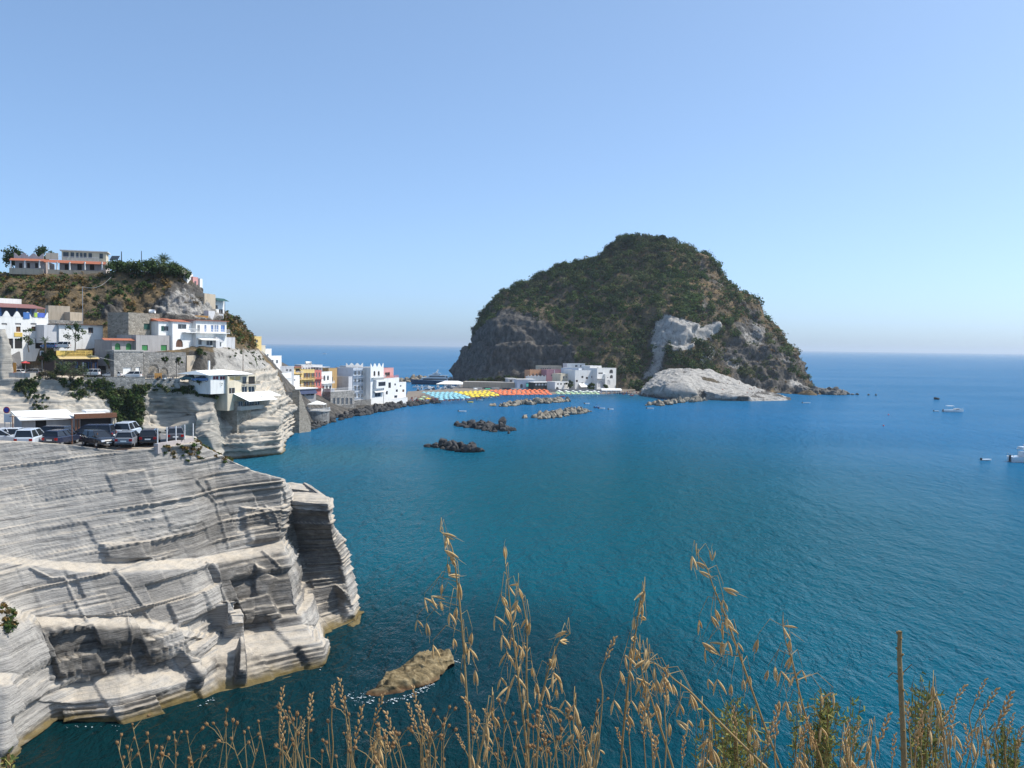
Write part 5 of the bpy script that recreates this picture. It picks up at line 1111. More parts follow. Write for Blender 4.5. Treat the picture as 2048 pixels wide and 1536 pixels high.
# the slanting rock awash in front of the near cliff
def slab_rock():
    A = atZ(740, 1392, 0); L = 120; Wd = 60; ax = (atZ(893, 1322, 0) - A); ax.z = 0; ln = ax.length; ax.normalize(); sd = Vector((-ax.y, ax.x, 0))
    s, t = np.meshgrid(np.linspace(0, 1, L), np.linspace(-1, 1, Wd), indexing='ij')
    hw = 2.7 * np.sin(np.pi * np.clip(s * .92 + .05, 0, 1)) ** .55 * (.75 + .35 * s)
    zz = 1.5 * (.4 + .65 * s) * np.clip(1.15 - np.abs(t + .25) ** 3.0, 0, 1) * np.clip(s * 9, 0, 1) * np.clip((1 - s) * 10, 0, 1) - .6 * np.abs(t) ** 3 - .05
    P_ = np.stack([A.x + ax.x * s * ln + sd.x * t * hw, A.y + ax.y * s * ln + sd.y * t * hw, zz], -1).reshape(-1, 3)
    Q = P_.copy(); hh = (s * 9 + t * 1.2).ravel() + fbm(P_, .5, 2, 5) * .8; P_[:, 2] += (step_noise(hh, 1.3, 4, .15) * .26 + step_noise(hh, 3.1, 6, .2) * .14 + fbm(Q, .9, 4, 6) * .42 + fbm(Q, 3.0, 3, 9) * .12) * np.clip(zz.ravel() + .4, 0, 1); P_[:, :2] += np.stack([fbm(Q, .7, 3, 7), fbm(Q, .7, 3, 8)], 1) * .65
    b = NB('weedy_rock'); p = b.pos(); n = b.noise(1.4, p, 6, .65); c = b.ramp(n, [(.3, (.05, .04, .02)), (.5, (.17, .125, .06)), (.7, (.32, .25, .14))])
    z = b.n('SeparateXYZ', {0: p}).outputs[2]; c = b.mix(b.ramp(z, [(.05, 1), (.5, 0)]), c, (.10, .05, .02)); m = b.P(col=c, rough=.8, spec=.3, nrm=b.bump(n, .12))
    o = link('slab_rock', gmesh('slab_rock', P_.reshape(L, Wd, 3)[:, ::-1]), m); tag(o, 'brown slanting ribbed rock awash near the cliff', 'rock', None, 'thing')
    # broken water round it and along the cliff foot
    g = np.random.default_rng(3); V = []; F = []
    def blob(c, r):
        k = 7; o_ = len(V); a0 = g.random() * 6.28
        for i in range(k): a = a0 + i * 6.283 / k; q = r * (.5 + .8 * g.random()); V.append((c[0] + math.cos(a) * q * 1.5, c[1] + math.sin(a) * q * .8, .03 + .05 * g.random()))
        F.append(tuple(range(o_, o_ + k)))
    for _ in range(120):
        u = g.random(); sgn = -1; pp = A + ax * (u * ln * .55 - .6) + sd * (sgn * (2.2 * math.sin(math.pi * min(1, u * .6 + .12)) ** .5 + .25 + abs(g.normal()) * .35)); blob(pp, .02 + .07 * g.random() ** 2)
    for _ in range(60): pp = A + ax * (-.8 + g.normal() * .5) + sd * (g.normal() * 1.0); blob(pp, .02 + .08 * g.random() ** 2)
    for _ in range(40): pp = A + ax * (ln + .2 + abs(g.normal()) * .4) + sd * (g.normal() * 1.2); blob(pp, .02 + .04 * g.random())
    for x0, y0, x1, y1 in ((396, 1410, 440, 1392), (640, 1340, 652, 1296), (866, 905, 950, 912), (130, 1452, 240, 1452)):
        for _ in range(12): f = g.random(); pp = atZ(x0 + (x1 - x0) * f, y0 + (y1 - y0) * f + abs(g.normal()) * 3, 0); blob(pp, .02 + .04 * g.random())
    me = bpy.data.meshes.new('sea_foam'); me.from_pydata(V, [], F); tag(link('sea_foam', me, plain('foam', (.62, .68, .70), .6, var=.2, scale=8)), 'white broken water around the slanting rock', 'foam', None, 'stuff')
slab_rock()
# ================================================================== cars
def paint(name, c, rough=.25): 
    if name not in _mc:
        b = NB(name); _mc[name] = b.P(col=b.mix(b.math('MULTIPLY', b.noise(1.5, b.obj(), 4), .3), c, [min(1, x * .8 + .03) for x in c]), rough=rough, spec=.5, coat=.5)
    return _mc[name]
CARGL = plain('car_glass', (.02, .024, .03), .06, var=.1, spec=.6); TYRE = plain('tyre_rubber', (.02, .02, .02), .85); RIM = plain('wheel_rim', (.42, .43, .44), .35, .6)
TAIL = plain('tail_lamp', (.35, .01, .01), .25); HEAD = plain('head_lamp', (.75, .77, .8), .15); PLATE = plain('number_plate', (.78, .78, .74), .5); BLKPL = plain('black_plastic', (.03, .03, .03), .6)
def car_meshes(kind):
    if kind in car_meshes.c: return car_meshes.c[kind]
    L, Wd, H, hood, rtop, ftop, sh = dict(hatch=(3.95, 1.70, 1.48, 1.02, -1.62, .22, .95), wagon=(4.5, 1.75, 1.48, 1.15, -1.95, .28, .93), mpv=(4.2, 1.75, 1.68, .85, -1.85, .45, 1.0), suv=(4.2, 1.78, 1.74, 1.0, -1.9, .35, 1.05), sedan=(4.4, 1.72, 1.42, 1.2, -1.05, .15, .92), jeep=(3.6, 1.62, 1.72, .95, -1.7, .45, 1.02))[kind]
    h = Wd / 2; hl = L / 2; rb = {'sedan': -1.55}.get(kind, -hl + .12); x1 = hl - hood + .12
    st = [(-hl, .38, sh - .12, h * .80), (-hl + .08, .27, sh - .02, h * .92), (-hl + .5, .22, sh, h), (0, .20, sh, h), (hl - hood, .21, sh - .01, h), (hl - .45, .24, sh - .13, h * .97), (hl - .1, .28, sh - .24, h * .88), (hl, .38, sh - .36, h * .74)]
    b = MB(); sec = []
    for x, zb, zs, w in st: sec.append([(x, w * .86, zb), (x, w, zb + .14), (x, w, zs - .13), (x, w * .95, zs - .03), (x, w * .72, zs + .015), (x, -w * .72, zs + .015), (x, -w * .95, zs - .03), (x, -w, zs - .13), (x, -w, zb + .14), (x, -w * .86, zb)])
    n = 10; o = 0
    V = [p for s_ in sec for p in s_]; F = [(i * n + k, i * n + (k + 1) % n, (i + 1) * n + (k + 1) % n, (i + 1) * n + k) for i in range(len(st) - 1) for k in range(n)] + [tuple(range(n)), tuple(range((len(st) - 1) * n + n - 1, (len(st) - 1) * n - 1, -1))]
    b.add(V, F); tw = h * .70; bw = h * .92; zt = H - .05
    B = {'rb': (rb, bw, sh), 'fb': (x1, bw, sh - .02), 'rt': (rtop, tw, zt), 'ft': (ftop, tw, zt)}
    m = lambda p: (p[0], -p[1], p[2]); e = .02
    ws = MB().add([B['fb'], m(B['fb']), m(B['ft']), B['ft']], [(0, 1, 2, 3)]); rw = MB().add([m(B['rb']), B['rb'], B['rt'], m(B['rt'])], [(0, 1, 2, 3)])
    sl = MB().add([B['rb'], B['fb'], B['ft'], B['rt']], [(0, 1, 2, 3)]); sr = MB().add([m(B['fb']), m(B['rb']), m(B['rt']), m(B['ft'])], [(0, 1, 2, 3)])
    r = MB(); r.add([(rtop - .06, tw + .03, zt - .01), (ftop + .06, tw + .03, zt - .01), (ftop + .06, -tw - .03, zt - .01), (rtop - .06, -tw - .03, zt - .01), (rtop + .12, tw - .12, H), (ftop - .12, tw - .12, H), (ftop - .12, -tw + .12, H), (rtop + .12, -tw + .12, H)], [(4, 5, 6, 7), (0, 1, 5, 4), (1, 2, 6, 5), (2, 3, 7, 6), (3, 0, 4, 7), (3, 2, 1, 0)])
    mid = ((rb + x1) / 2 - .1, bw + .012, sh); mt = ((rtop + ftop) / 2 - .1, tw + .012, zt)
    pl = []
    for s_ in (1, -1):
        for a, c in ((B['fb'], B['ft']), (B['rb'], B['rt']), (mid, mt)): pl.append(MB().tube([(a[0], a[1] * s_, a[2]), (c[0], c[1] * s_, c[2])], .045, 5).mesh('pillar'))
    w = MB(); wr = .31 if kind not in ('suv', 'jeep') else .36; w.tube([(0, -.10, 0), (0, .10, 0)], wr, 16); ri = MB(); ri.tube([(0, -.106, 0), (0, .106, 0)], wr * .62, 10)
    bx = lambda x0, x1_, y0, y1, z0, z1: MB().box(x0, x1_, y0, y1, z0, z1)
    car_meshes.c[kind] = dict(body=b.mesh('body'), roof=r.mesh('roof'), windscreen=ws.mesh('windscreen'), rear_window=rw.mesh('rear_window'), side_l=sl.mesh('side_window'), side_r=sr.mesh('side_window'), pillars=pl, wheel=w.mesh('wheel'), rim=ri.mesh('rim'),
        tl=bx(-hl - .015, -hl + .25, h * .58, h * .9, sh - .35, sh - .12).mesh('tail_lamp'), tr=bx(-hl - .015, -hl + .25, -h * .9, -h * .58, sh - .35, sh - .12).mesh('tail_lamp'), hlm=bx(hl - .3, hl + .01, h * .5, h * .84, .56, .72).mesh('headlight'), hrm=bx(hl - .3, hl + .01, -h * .84, -h * .5, .56, .72).mesh('headlight'),
        plate=bx(-hl - .02, -hl + .05, -.26, .26, .55, .67).mesh('number_plate'), fplate=bx(hl - .05, hl + .02, -.26, .26, .40, .51).mesh('number_plate'), bump=bx(-hl - .03, -hl + .12, -h * .85, h * .85, .30, .42).mesh('bumper'), grille=bx(hl - .08, hl + .012, -h * .45, h * .45, .42, .55).mesh('grille'), mirror=MB().box(x1 - .35, x1 - .22, bw - .02, bw + .17, sh, sh + .14).box(x1 - .35, x1 - .22, -bw - .17, -bw + .02, sh, sh + .14).mesh('mirrors'), ax=(hl - hood * .62 - .18, -hl + .72), tw=h - .12, wr=wr)
    return car_meshes.c[kind]
car_meshes.c = {}
def car(kind, pm, label, loc, rz, group=None, name='parked_car'):
    d = car_meshes(kind); t = thing(name, label, 'car', tuple(loc), rz, group)
    def part(nm, me, mt, par=t, smooth=False):
        me = me.copy() if me.materials and me.materials[0] != mt else me
        if not me.materials: me.materials.append(mt)
        else: me.materials[0] = mt
        o = bpy.data.objects.new(nm, me); COL.objects.link(o); o.parent = par; return o
    part('body', d['body'], pm); part('roof', d['roof'], pm); [part('pillar', q, pm) for q in d['pillars']]
    for k in ('windscreen', 'rear_window'): part(k, d[k], CARGL)
    part('side_window', d['side_l'], CARGL); part('side_window', d['side_r'], CARGL)
    for k in ('tl', 'tr'): part('tail_lamp', d[k], TAIL)
    for k in ('hlm', 'hrm'): part('headlight', d[k], HEAD)
    part('number_plate', d['plate'], PLATE); part('number_plate', d['fplate'], PLATE); part('bumper', d['bump'], BLKPL); part('grille', d['grille'], BLKPL); part('mirrors', d['mirror'], BLKPL)
    for x in d['ax']:
        for y in (-1, 1): w = part('wheel', d['wheel'], TYRE); w.location = (x, y * d['tw'], d['wr']); rr = part('rim', d['rim'], RIM, w)
    return t
SILV = paint('silver_paint', (.50, .53, .57)); LSIL = paint('pale_blue_silver_paint', (.55, .60, .66)); BLK = paint('black_paint', (.018, .017, .02)); DBLUE = paint('dark_blue_paint', (.018, .024, .05)); DGREY = paint('dark_grey_paint', (.09, .095, .11)); WHT = paint('white_paint', (.75, .75, .74)); BLU = paint('blue_paint_car', (.08, .17, .36)); TEAL = paint('teal_paint', (.05, .16, .20)); MGREY = paint('mid_grey_paint', (.20, .21, .23))
G1 = 'cars parked on the cliff-top car park'
for kind, pm, lb, x, y, rz in [
    ('hatch', SILV, 'silver hatchback seen from the side at the left of the car park', 36, 886, 8), ('mpv', LSIL, 'pale silver car whose roof shows above the sand at the left', 62, 891.5, 100),
    ('wagon', BLK, 'long dark estate car in front of the grey garage', 100, 880.5, 172), ('hatch', DBLUE, 'dark blue car seen from behind beside the black hatchback', 124, 889, 84),
    ('mpv', DBLUE, 'dark blue people carrier in front of the open rusty garage', 184, 882, 188), ('hatch', BLK, 'black hatchback facing the camera behind the brown posts', 197, 891.5, -38),
    ('hatch', MGREY, 'grey hatchback with its tail towards the camera at the cliff edge', 257, 891, 100), ('suv', LSIL, 'pale silver off-roader at the back of the car park', 256, 876, 96),
    ('hatch', BLK, 'black car seen from behind right of the grey hatchback', 300, 887, 106), ('hatch', DGREY, 'dark car behind white posts at the right end of the car park', 350, 882, 112), ('hatch', SILV, 'silver car cut by the left edge of the photo on the car park', -2, 889, 20)]:
    car(kind, pm, lb, atZ(x, y, 20.06), R(rz), G1)
# car park sheet, curb, posts, garages
def poly_sheet(name, pts, mat, label, thick=.0):
    me = bpy.data.meshes.new(name); me.from_pydata([tuple(p) for p in pts], [], [tuple(range(len(pts)))]); return tag(link(name, me, mat), label, None, None, 'structure')
poly_sheet('car_park', [Vector((a.x, a.y, 20.06)) for a in (atZ(-200, 884, 20), atZ(60, 888, 20), atZ(180, 893, 20), atZ(300, 890, 20), atZ(372, 882, 20), atZ(300, 862, 20), atZ(40, 848, 20), atZ(-200, 846, 20))], M_ASPH, 'grey surface of the cliff-top car park')
a = atZ(314, 897, 19.9); b = atZ(386, 884.5, 19.9); d = (b - a); t = thing('curb_wall', 'low mauve-grey concrete curb carrying the white posts', 'curb', tuple(a), math.atan2(d.y, d.x)); MB().box(0, d.length, -.1, .35, -.5, .45).build('block', plaster('mauve_concrete', (.40, .36, .35), .2), t)
for k in range(5):
    f = (k + .02) / 4.05; p = a.lerp(b, f); o = MB().cyl(0, 0, 0, 1.45, .055, 8).build('fence_post', RAILW); o.location = (p.x, p.y + .12, 20.35); tag(o, ['first white post from the left on the curb', 'second white post on the curb', 'middle white post of five on the curb', 'fourth white post on the curb', 'white post at the right end of the curb'][k], 'post', 'white posts on the car park curb', 'thing')
RUST = plain('rusty_iron', (.20, .09, .05), .8, var=.4, scale=8)
for k, (x, y, hh, lb) in enumerate([(195, 901, 1.35, 'rusty post in front of the black hatchback'), (190, 901, .7, 'short stub post beside the rusty one'), (232, 899, 1.55, 'brown post between black and grey hatchbacks'), (242, 899, 1.0, 'short brown post at the grey hatchback corner'), (264, 897.5, 1.5, 'grey post across the grey hatchback tail'), (297, 895, 1.35, 'brown post left of the concrete curb')]):
    p = atZ(x, y, 19.7); o = MB().cyl(0, 0, -.3, hh + .3, .05, 6).build('fence_post', RUST if k != 4 else STEEL); o.location = p; tag(o, lb, 'post', 'posts along the cliff edge', 'thing')
m = MB(); pa, pb, pc = atZ(232, 899, 20.5), atZ(264, 897.5, 20.45), atZ(297, 895, 20.6); pd = atZ(313, 893, 20.7); m.tube([pa, pb, pc, pd], .02, 5); tag(m.build('fence_rail', RUST), 'thin sagging rail between the cliff-edge posts', 'rail', None, 'thing')
t = thing('gate_frame', 'tall thin rusty goalpost frame in front of the grey garage', 'frame', tuple(atZ(26, 884, 20))); A = Vector(t.location); p2 = atZ(144, 890, 20) - A
for q in (Vector((0, 0, 0)), p2): MB().tube([q, q + Vector((0, 0, 2.55))], .05, 6).build('upright', RUST, t)
MB().tube([Vector((-.3, 0, 2.5)), p2 + Vector((.2, 0, 2.5))], .035, 6).build('crossbar', RUST, t)
h = House('garage', 'grey garage with a slanting white roof on the car park', 44, 147, 838, 866, 94, 97, 5, GREYP, 'garage', z0=20); h.win(70, 92, 840, 864, DARKIN, kind='garage_door').done('shed', .5, AWNW)
h = House('garage', 'open garage with a rusty brown fascia beside the grey one', 148, 229, 832, 866, 96, 98.5, 5, GREYP, 'garage', z0=20); h.win(160, 222, 838, 868, DARKIN, kind='doorway').done('flat', 0, WHITE)
h.pbox('fascia', RUST, 147, 231, 828, 837, -.5, -.003)
for x in (149, 155, 224, 228): h.box('post', RUST if x < 200 else CREAM, h.U(x), h.U(x) + .14, -.2, -.05, 0, h.H - .3)
h.pbox('roof_board', WHITE, 176, 224, 823, 827, 1, 3)
MB().tube([(h.U(205), .6, .2), (h.U(215), .8, 2.0)], .09, 6).build('prop', CREAM, h.root)
p = atZ(14, 863, 20); t = thing('road_sign', 'round no-stopping sign above white panels at the left edge', 'sign', tuple(p)); m = MB(); m.cyl(-.22, 0, 0, 2.3, .04, 6).cyl(.42, 0, 0, 2.0, .04, 6); m.build('pole', STEEL, t)
MB().tube([(0, -.06, 2.35), (0, -.03, 2.35)], .36, 20).build('red_rim', plain('sign_red', (.45, .03, .04), .5), t); MB().tube([(0, -.075, 2.35), (0, -.061, 2.35)], .27, 20).build('blue_disc', plain('sign_blue', (.04, .07, .35), .5), t); MB().box(-.3, .55, -.05, -.02, 1.0, 1.9).build('panel', RAILW, t)
# ---- upper road
G2 = 'cars on the coast road'
def onroad(x, y, Y): p = atY(x, y, Y); return p
for kind, pm, lb, x, y, Y, rz in [('jeep', WHT, 'white jeep first in the row of three white road cars', 184, 752, 216, 182), ('wagon', WHT, 'long white estate in the middle of the white road cars', 225, 754.5, 220, 184), ('suv', WHT, 'white off-roader last of the three white road cars', 265, 756, 221.5, 184),
    ('wagon', MGREY, 'silver-grey estate car behind the concrete parapet', 65, 750, 211, 170), ('hatch', WHT, 'white hatchback at the billboard, half hidden by the parapet', 31, 751, 209, 176), ('hatch', REDP, 'dark red tailed car at the left end of the parapet', 12, 751, 208, 182),
    ('sedan', BLU, 'blue saloon parked beside the tent-roofed restaurant', 402, 763, 227, 185), ('hatch', TEAL, 'teal hatchback parked behind the blue saloon', 376, 761, 229.5, 182)]:
    car(kind, pm, lb, onroad(x, y, Y), R(rz), G2)
h = House('parapet', 'cantilevered concrete road parapet at the left edge', -60, 60, 746, 758, 204, 206, 4, CONC, 'wall'); h.done('flat', 0, M_ASPH, foot=.1)
h = House('road_wall', 'low grey road wall below the white cars', 168, 290, 755, 762, 212, 220.5, .5, STONEG, 'wall'); h.done('flat', .1, CONC, foot=2)
h = House('road_wall', 'low stone wall with iron rail below the scooters', 290, 360, 758, 769, 221, 226, .5, STONEG, 'wall'); h.done('flat', .1, CONC, foot=1); h.rail(290, 358, 752, 758, .2, IRON, .5)
h = House('screen_board', 'orange board leaning behind the road wall', 309, 324, 746, 760, 224, 225, .1, ORWOOD, 'board'); h.done('flat', 0)
def scooter(lb, p, rz, pm):
    t = thing('scooter', lb, 'scooter', tuple(p), rz, 'scooters by the road wall')
    for x in (-.6, .6): MB().tube([(x, -.06, .24), (x, .06, .24)], .24, 12).build('wheel', TYRE, t)
    m = MB(); m.box(-.75, -.05, -.18, .18, .42, .72); m.box(-.1, .45, -.15, .15, .24, .34); m.hexa([(.38, -.2, .3), (.5, -.2, .3), (.5, .2, .3), (.38, .2, .3), (.30, -.22, .95), (.40, -.22, .95), (.40, .22, .95), (.30, .22, .95)]); m.build('body', pm, t)
    MB().box(-.72, -.08, -.15, .15, .721, .80).build('seat', BLKPL, t); MB().tube([(.30, -.32, 1.02), (.33, 0, 1.0), (.30, .32, 1.02)], .025, 6).build('handlebar', BLKPL, t)
scooter('black scooter left in the row by the road wall', onroad(318, 761, 223), R(75), BLK); scooter('white scooter in the middle of the scooter row', onroad(331, 761.5, 224), R(80), WHT); scooter('grey scooter with white shield right in the scooter row', onroad(344, 762, 225), R(70), MGREY)
# ramp, outcrop, billboard and signs at the left
poly_sheet('ramp', [atY(19, 703, 219), atY(40, 703, 219), atY(46, 745, 211), atY(18, 745, 209)], M_ASPH, 'asphalt ramp climbing to the hotel forecourt')
t = thing('rock_outcrop', 'pale rock pillar with a green cap at the left edge of the road', 'rock', tuple(atY(0, 745, 206)));  g_ = loft([[np.array((x * s, y * s + o, z)) for x, y in ((-3, -1.5), (-1, -2.2), (1.5, -1.8), (2.6, 0), (1.8, 2), (-3, 2.5))] for z, s, o in ((9.6, .25, 0), (8.6, .6, 0), (6, .85, .3), (3, 1.0, 0), (-1.5, 1.15, 0))], .4); P_ = g_.reshape(-1, 3); P_ += (fbm(P_, .5, 4, 5)[:, None]) * .6; link('pillar', gmesh('pillar', g_), M_TUFF_PALE, t)
t = thing('billboard', 'white and orange billboard standing at the foot of the ramp', 'billboard', tuple(atY(5, 746, 207.5)), R(6)); MB().box(0, 1.9, 0, .08, .2, 2.3).build('white_panel', RAILW, t); MB().box(2.3, 3.0, 0, .08, .2, 2.4).build('orange_panel', ORWOOD, t); MB().box(1.55, 1.88, -.02, -.005, 1.5, 2.25).build('red_print', plain('sign_orange_red', (.6, .12, .04), .6), t); MB().box(.25, .42, -.02, -.005, .7, 2.0).box(.9, 1.3, -.02, -.005, .5, .8).build('dark_print', BLKPL, t)
t = thing('parking_sign', 'white and blue parking sign above a brown panel on a pole', 'sign', tuple(atY(84, 742, 216)));  MB().cyl(0, .1, -1, 4.9, .06, 6).build('pole', STEEL, t); MB().box(-.5, .5, -.03, .03, 3.7, 4.85).build('white_panel', RAILW, t); MB().box(-.5, .5, -.03, .03, 2.6, 3.6).build('brown_panel', BROWN, t); MB().box(-.25, .3, -.045, -.031, 3.95, 4.7).build('blue_square', BLUEP, t)
cu = bpy.data.curves.new('p', 'FONT'); cu.body = 'P'; cu.size = .8; o = bpy.data.objects.new('letter', cu); COL.objects.link(o); bpy.context.view_layer.update(); me = bpy.data.meshes.new_from_object(o); bpy.data.objects.remove(o); o = link('letter', me, RAILW, t); o.rotation_euler = (R(90), 0, 0); o.location = (-.2, -.05, 4.05)
def parasol(label, loc, mat, r=1.3, hh=2.2, name='parasol', group=None, cat='umbrella'):
    t = thing(name, label, cat, tuple(loc), 0, group); n = 8; pts = [(r * math.cos(k * 6.283 / n), r * math.sin(k * 6.283 / n), hh - .45) for k in range(n)]
    MB().add(pts + [(0, 0, hh)] + [(x * 1.0, y * 1.0, z - .15) for x, y, z in pts], [(k, (k + 1) % n, n) for k in range(n)] + [(k, n + 1 + k, n + 1 + (k + 1) % n, (k + 1) % n) for k in range(n)]).build('canopy', mat, t); MB().cyl(0, 0, 0, hh, .03, 5).build('pole', RAILW, t); return t
parasol('red and pink parasol at the foot of the ramp', atY(51, 741, 213), plain('red_canvas', (.62, .08, .08), .8), 1.0, 2.3)
car('jeep', WHT, 'small white van on the hotel forecourt', atY(124, 697, 219), R(182), None, 'parked_van'); 
t = car('hatch', BLU, 'car under a dark blue cover on the forecourt', atY(99, 697, 218.5), R(175), None)
# poles and wires
def pole(label, px, y0, y1, Y, r=.09, mat=None, name='utility_pole', cat='pole'):
    a, b = atY(px, y1, Y), atY(px, y0, Y); o = MB().cyl(0, 0, -1, b.z - a.z, r, 7, 0, r * .7).build(name, mat or IRON); o.location = a; return tag(o, label, cat, None, 'thing')
pole('tall grey pole standing behind the white annex', 165.5, 573, 650, 236, .09, STEEL); pole('dark pole in front of the yellow sign', 181, 708, 750, 213, .06); pole('pole in front of the rubble wall with arches', 353, 714, 752, 227, .07); pole('wooden pole on the slope right of the restaurant roof', 486, 702, 748, 245, .10, BROWN); pole('dark post on the hill right of the villa', 243, 503, 520, 268, .16); pole('dark post rising from the reeds on the hill', 283, 502, 525, 268, .13); pole('street lamp on the ridge beside the green awning', 450, 600, 640, 282, .07, IRON, 'street_lamp', 'lamp')
m = MB(); pa, pb = atY(166, 574, 236), atY(226, 550, 262); m.tube([pa.lerp(pb, f) - Vector((0, 0, 1.6 * math.sin(math.pi * f))) for f in [k / 12 for k in range(13)]], .05, 4); tag(m.build('overhead_wire', STEEL), 'overhead wire rising from the tall grey pole to the hill', 'wire', None, 'thing')
m = MB(); pa, pb = atY(182, 711, 213), atY(230, 722, 218); m.tube([pa.lerp(pb, f) for f in (0, .5, 1)], .03, 4); tag(m.build('overhead_wire', STEEL), 'thin wire from the yellow sign to the rubble wall', 'wire', None, 'thing')
t = thing('solar_heater', 'dark tilted solar panel on the hill right of the villa', 'solar panel', tuple(atY(219, 524, 268))); MB().hexa([(0, 0, .6), (2.4, 0, .6), (2.4, 1.6, 1.9), (0, 1.6, 1.9), (0, 0, .7), (2.4, 0, .7), (2.4, 1.6, 2.0), (0, 1.6, 2.0)]).build('panel', GLASS, t); MB().box(.1, .2, .1, 1.6, -1, .65).box(2.2, 2.3, .1, 1.6, -1, .65).build('stand', STEEL, t)
t = thing('satellite_dish', 'white tank and dish on the stone house roof edge', 'tank', tuple(atY(299, 627, 240))); MB().tube([(0, 0, .55), (1.5, 0, .55)], .5, 12).build('drum', RAILW, t, True); MB().box(.2, .4, -.4, .4, 0, .3).box(1.1, 1.3, -.4, .4, 0, .3).build('stand', IRON, t)

# ================================================================== trees and shrubs that stand alone
tree('broad dark tree left of the villa', 'tree', atY(26, 545, 275), 7.5, 4.2, 22, .28, GREENS, .2, seed=1)
tree('rounded dark tree behind the villa roof', 'tree', atY(86, 535, 285), 6.5, 3.2, 16, .26, GREENS, .2, seed=2)
tree('small open tree in front of the white annex window', 'tree', atY(150, 700, 217), 6.8, 2.3, 16, .17, GREENS * 1.3, .11, seed=3, nleaf=34)
tree('small open tree in front of the hotel doors', 'tree', atY(58, 702, 214), 5.6, 2.2, 12, .16, GREENS * 1.3, .11, seed=4, nleaf=26)
tree('rounded green tree beside the white headland', 'tree', atY(1275, 788, 596), 9.0, 4.2, 18, .45, GREENS * 1.3, .25, seed=5)
tree('round dark tree on the left shoulder of the island top', 'tree', atY(1222, 508, 735), 9.0, 4.0, 14, .6, GREENS * .8, .3, seed=6, low=.15)
tree('broad dark tree clump on the island summit', 'tree', atY(1262, 492, 735), 8.0, 7.0, 20, .7, GREENS * .85, .3, seed=7, low=.15)
tree('flat dark tree on the right of the island summit', 'tree', atY(1322, 486, 735), 6.0, 5.0, 14, .6, GREENS * .8, .3, seed=8, low=.2)
for k, (x, y, hh, c) in enumerate([(945, 770, 4.5, 2.6), (962, 770, 5, 3.0), (980, 770, 5.5, 3.0), (998, 770, 6, 3.2), (1012, 770, 7.5, 3.6), (1030, 770, 6.5, 3.2), (1046, 771, 6, 3.0)]):
    tree(('leftmost', 'second', 'third', 'middle', 'fifth and tallest', 'sixth', 'rightmost')[k] + ' of the seven promenade trees under the island cliff', 'tree', atY(x, y, 625), hh, c, 12, .4, OLIVE * .9 if k % 2 else GREENS, .15, group='promenade trees', seed=20 + k, nleaf=40)
tree('green tree between the dark pavilion and the white beach houses', 'tree', atY(1139, 780, 588), 6, 2.6, 10, .35, GREENS, .15, seed=31); tree('green tree in front of the large white island house', 'tree', atY(1183, 786, 588), 6.5, 3.0, 12, .35, GREENS, .15, seed=32); tree('dark tree in front of the corner house arches', 'tree', atY(1210, 784, 590), 5, 2.4, 10, .35, GREENS, .15, seed=33)
def shrub(label, loc, r, hh, cols, n=14, leaf=.12, seed=0, name='shrub', group=None, nleaf=70, cat='shrub'):
    g = np.random.default_rng(seed + 500); t = thing(name, label, cat, tuple(loc), 0, group); m = MB(); C = []
    for k in range(n):
        a = g.random() * 6.283; q = math.sqrt(g.random()); c = (math.cos(a) * q * r, math.sin(a) * q * r, hh * (.25 + .65 * g.random() * (1 - .4 * q))); C.append(c); m.tube([(0, 0, -.4), (c[0] * .5, c[1] * .5, c[2] * .5), c], [.05, .035, .01], 5)
    m.build('stems', M_BARK, t); Rr = r * (.25 + .2 * g.random(n)); V_, F_, cc = leaf_cloud(np.array(C), np.stack([Rr, Rr, np.minimum(Rr, hh * .3)], 1), nleaf, leaf, np.asarray(cols)[g.integers(0, len(cols), n)], shell=.35, seed=seed, up=.4); leaf_obj('foliage', V_, F_, cc, t); return t
shrub('big rounded oleander with pink-tinged top beside the road', atY(143, 756, 209.5), 2.9, 4.4, np.array([(.10, .12, .07), (.08, .11, .05), (.13, .13, .09)]), 22, .15, 1); shrub('low grey-green bush left of the oleander', atY(112, 757, 209), 1.9, 2.2, OLIVE * 1.2, 12, .13, 2)
shrub('grey bush at the end of the concrete parapet', atY(92, 758, 208), 1.7, 2.0, np.array([(.12, .10, .075), (.10, .095, .05)]), 10, .12, 3); shrub('dark hedge bush in front of the shop wall', atY(101, 730, 217), 2.4, 4.2, GREENS * .9, 16, .16, 4)
for k, (x, y, Y, r_, hh) in enumerate([(235, 548, 264, 3.0, 4.5), (262, 550, 264, 3.2, 5.0), (290, 550, 265, 3.4, 5.5), (318, 552, 266, 3.2, 5.2), (342, 555, 267, 3.2, 5.0), (358, 560, 268, 2.8, 4.4)]):
    shrub(('leftmost', 'second', 'third', 'fourth', 'fifth', 'rightmost')[k] + ' of the pale green cane thickets along the hill crest', atY(x, y, Y), r_, hh, np.array([(.11, .15, .06), (.08, .12, .045), (.05, .08, .03), (.14, .17, .08)]), 26, .22, 40 + k, 'cane_thicket', 'cane thickets on the hill crest', 60, 'canes')
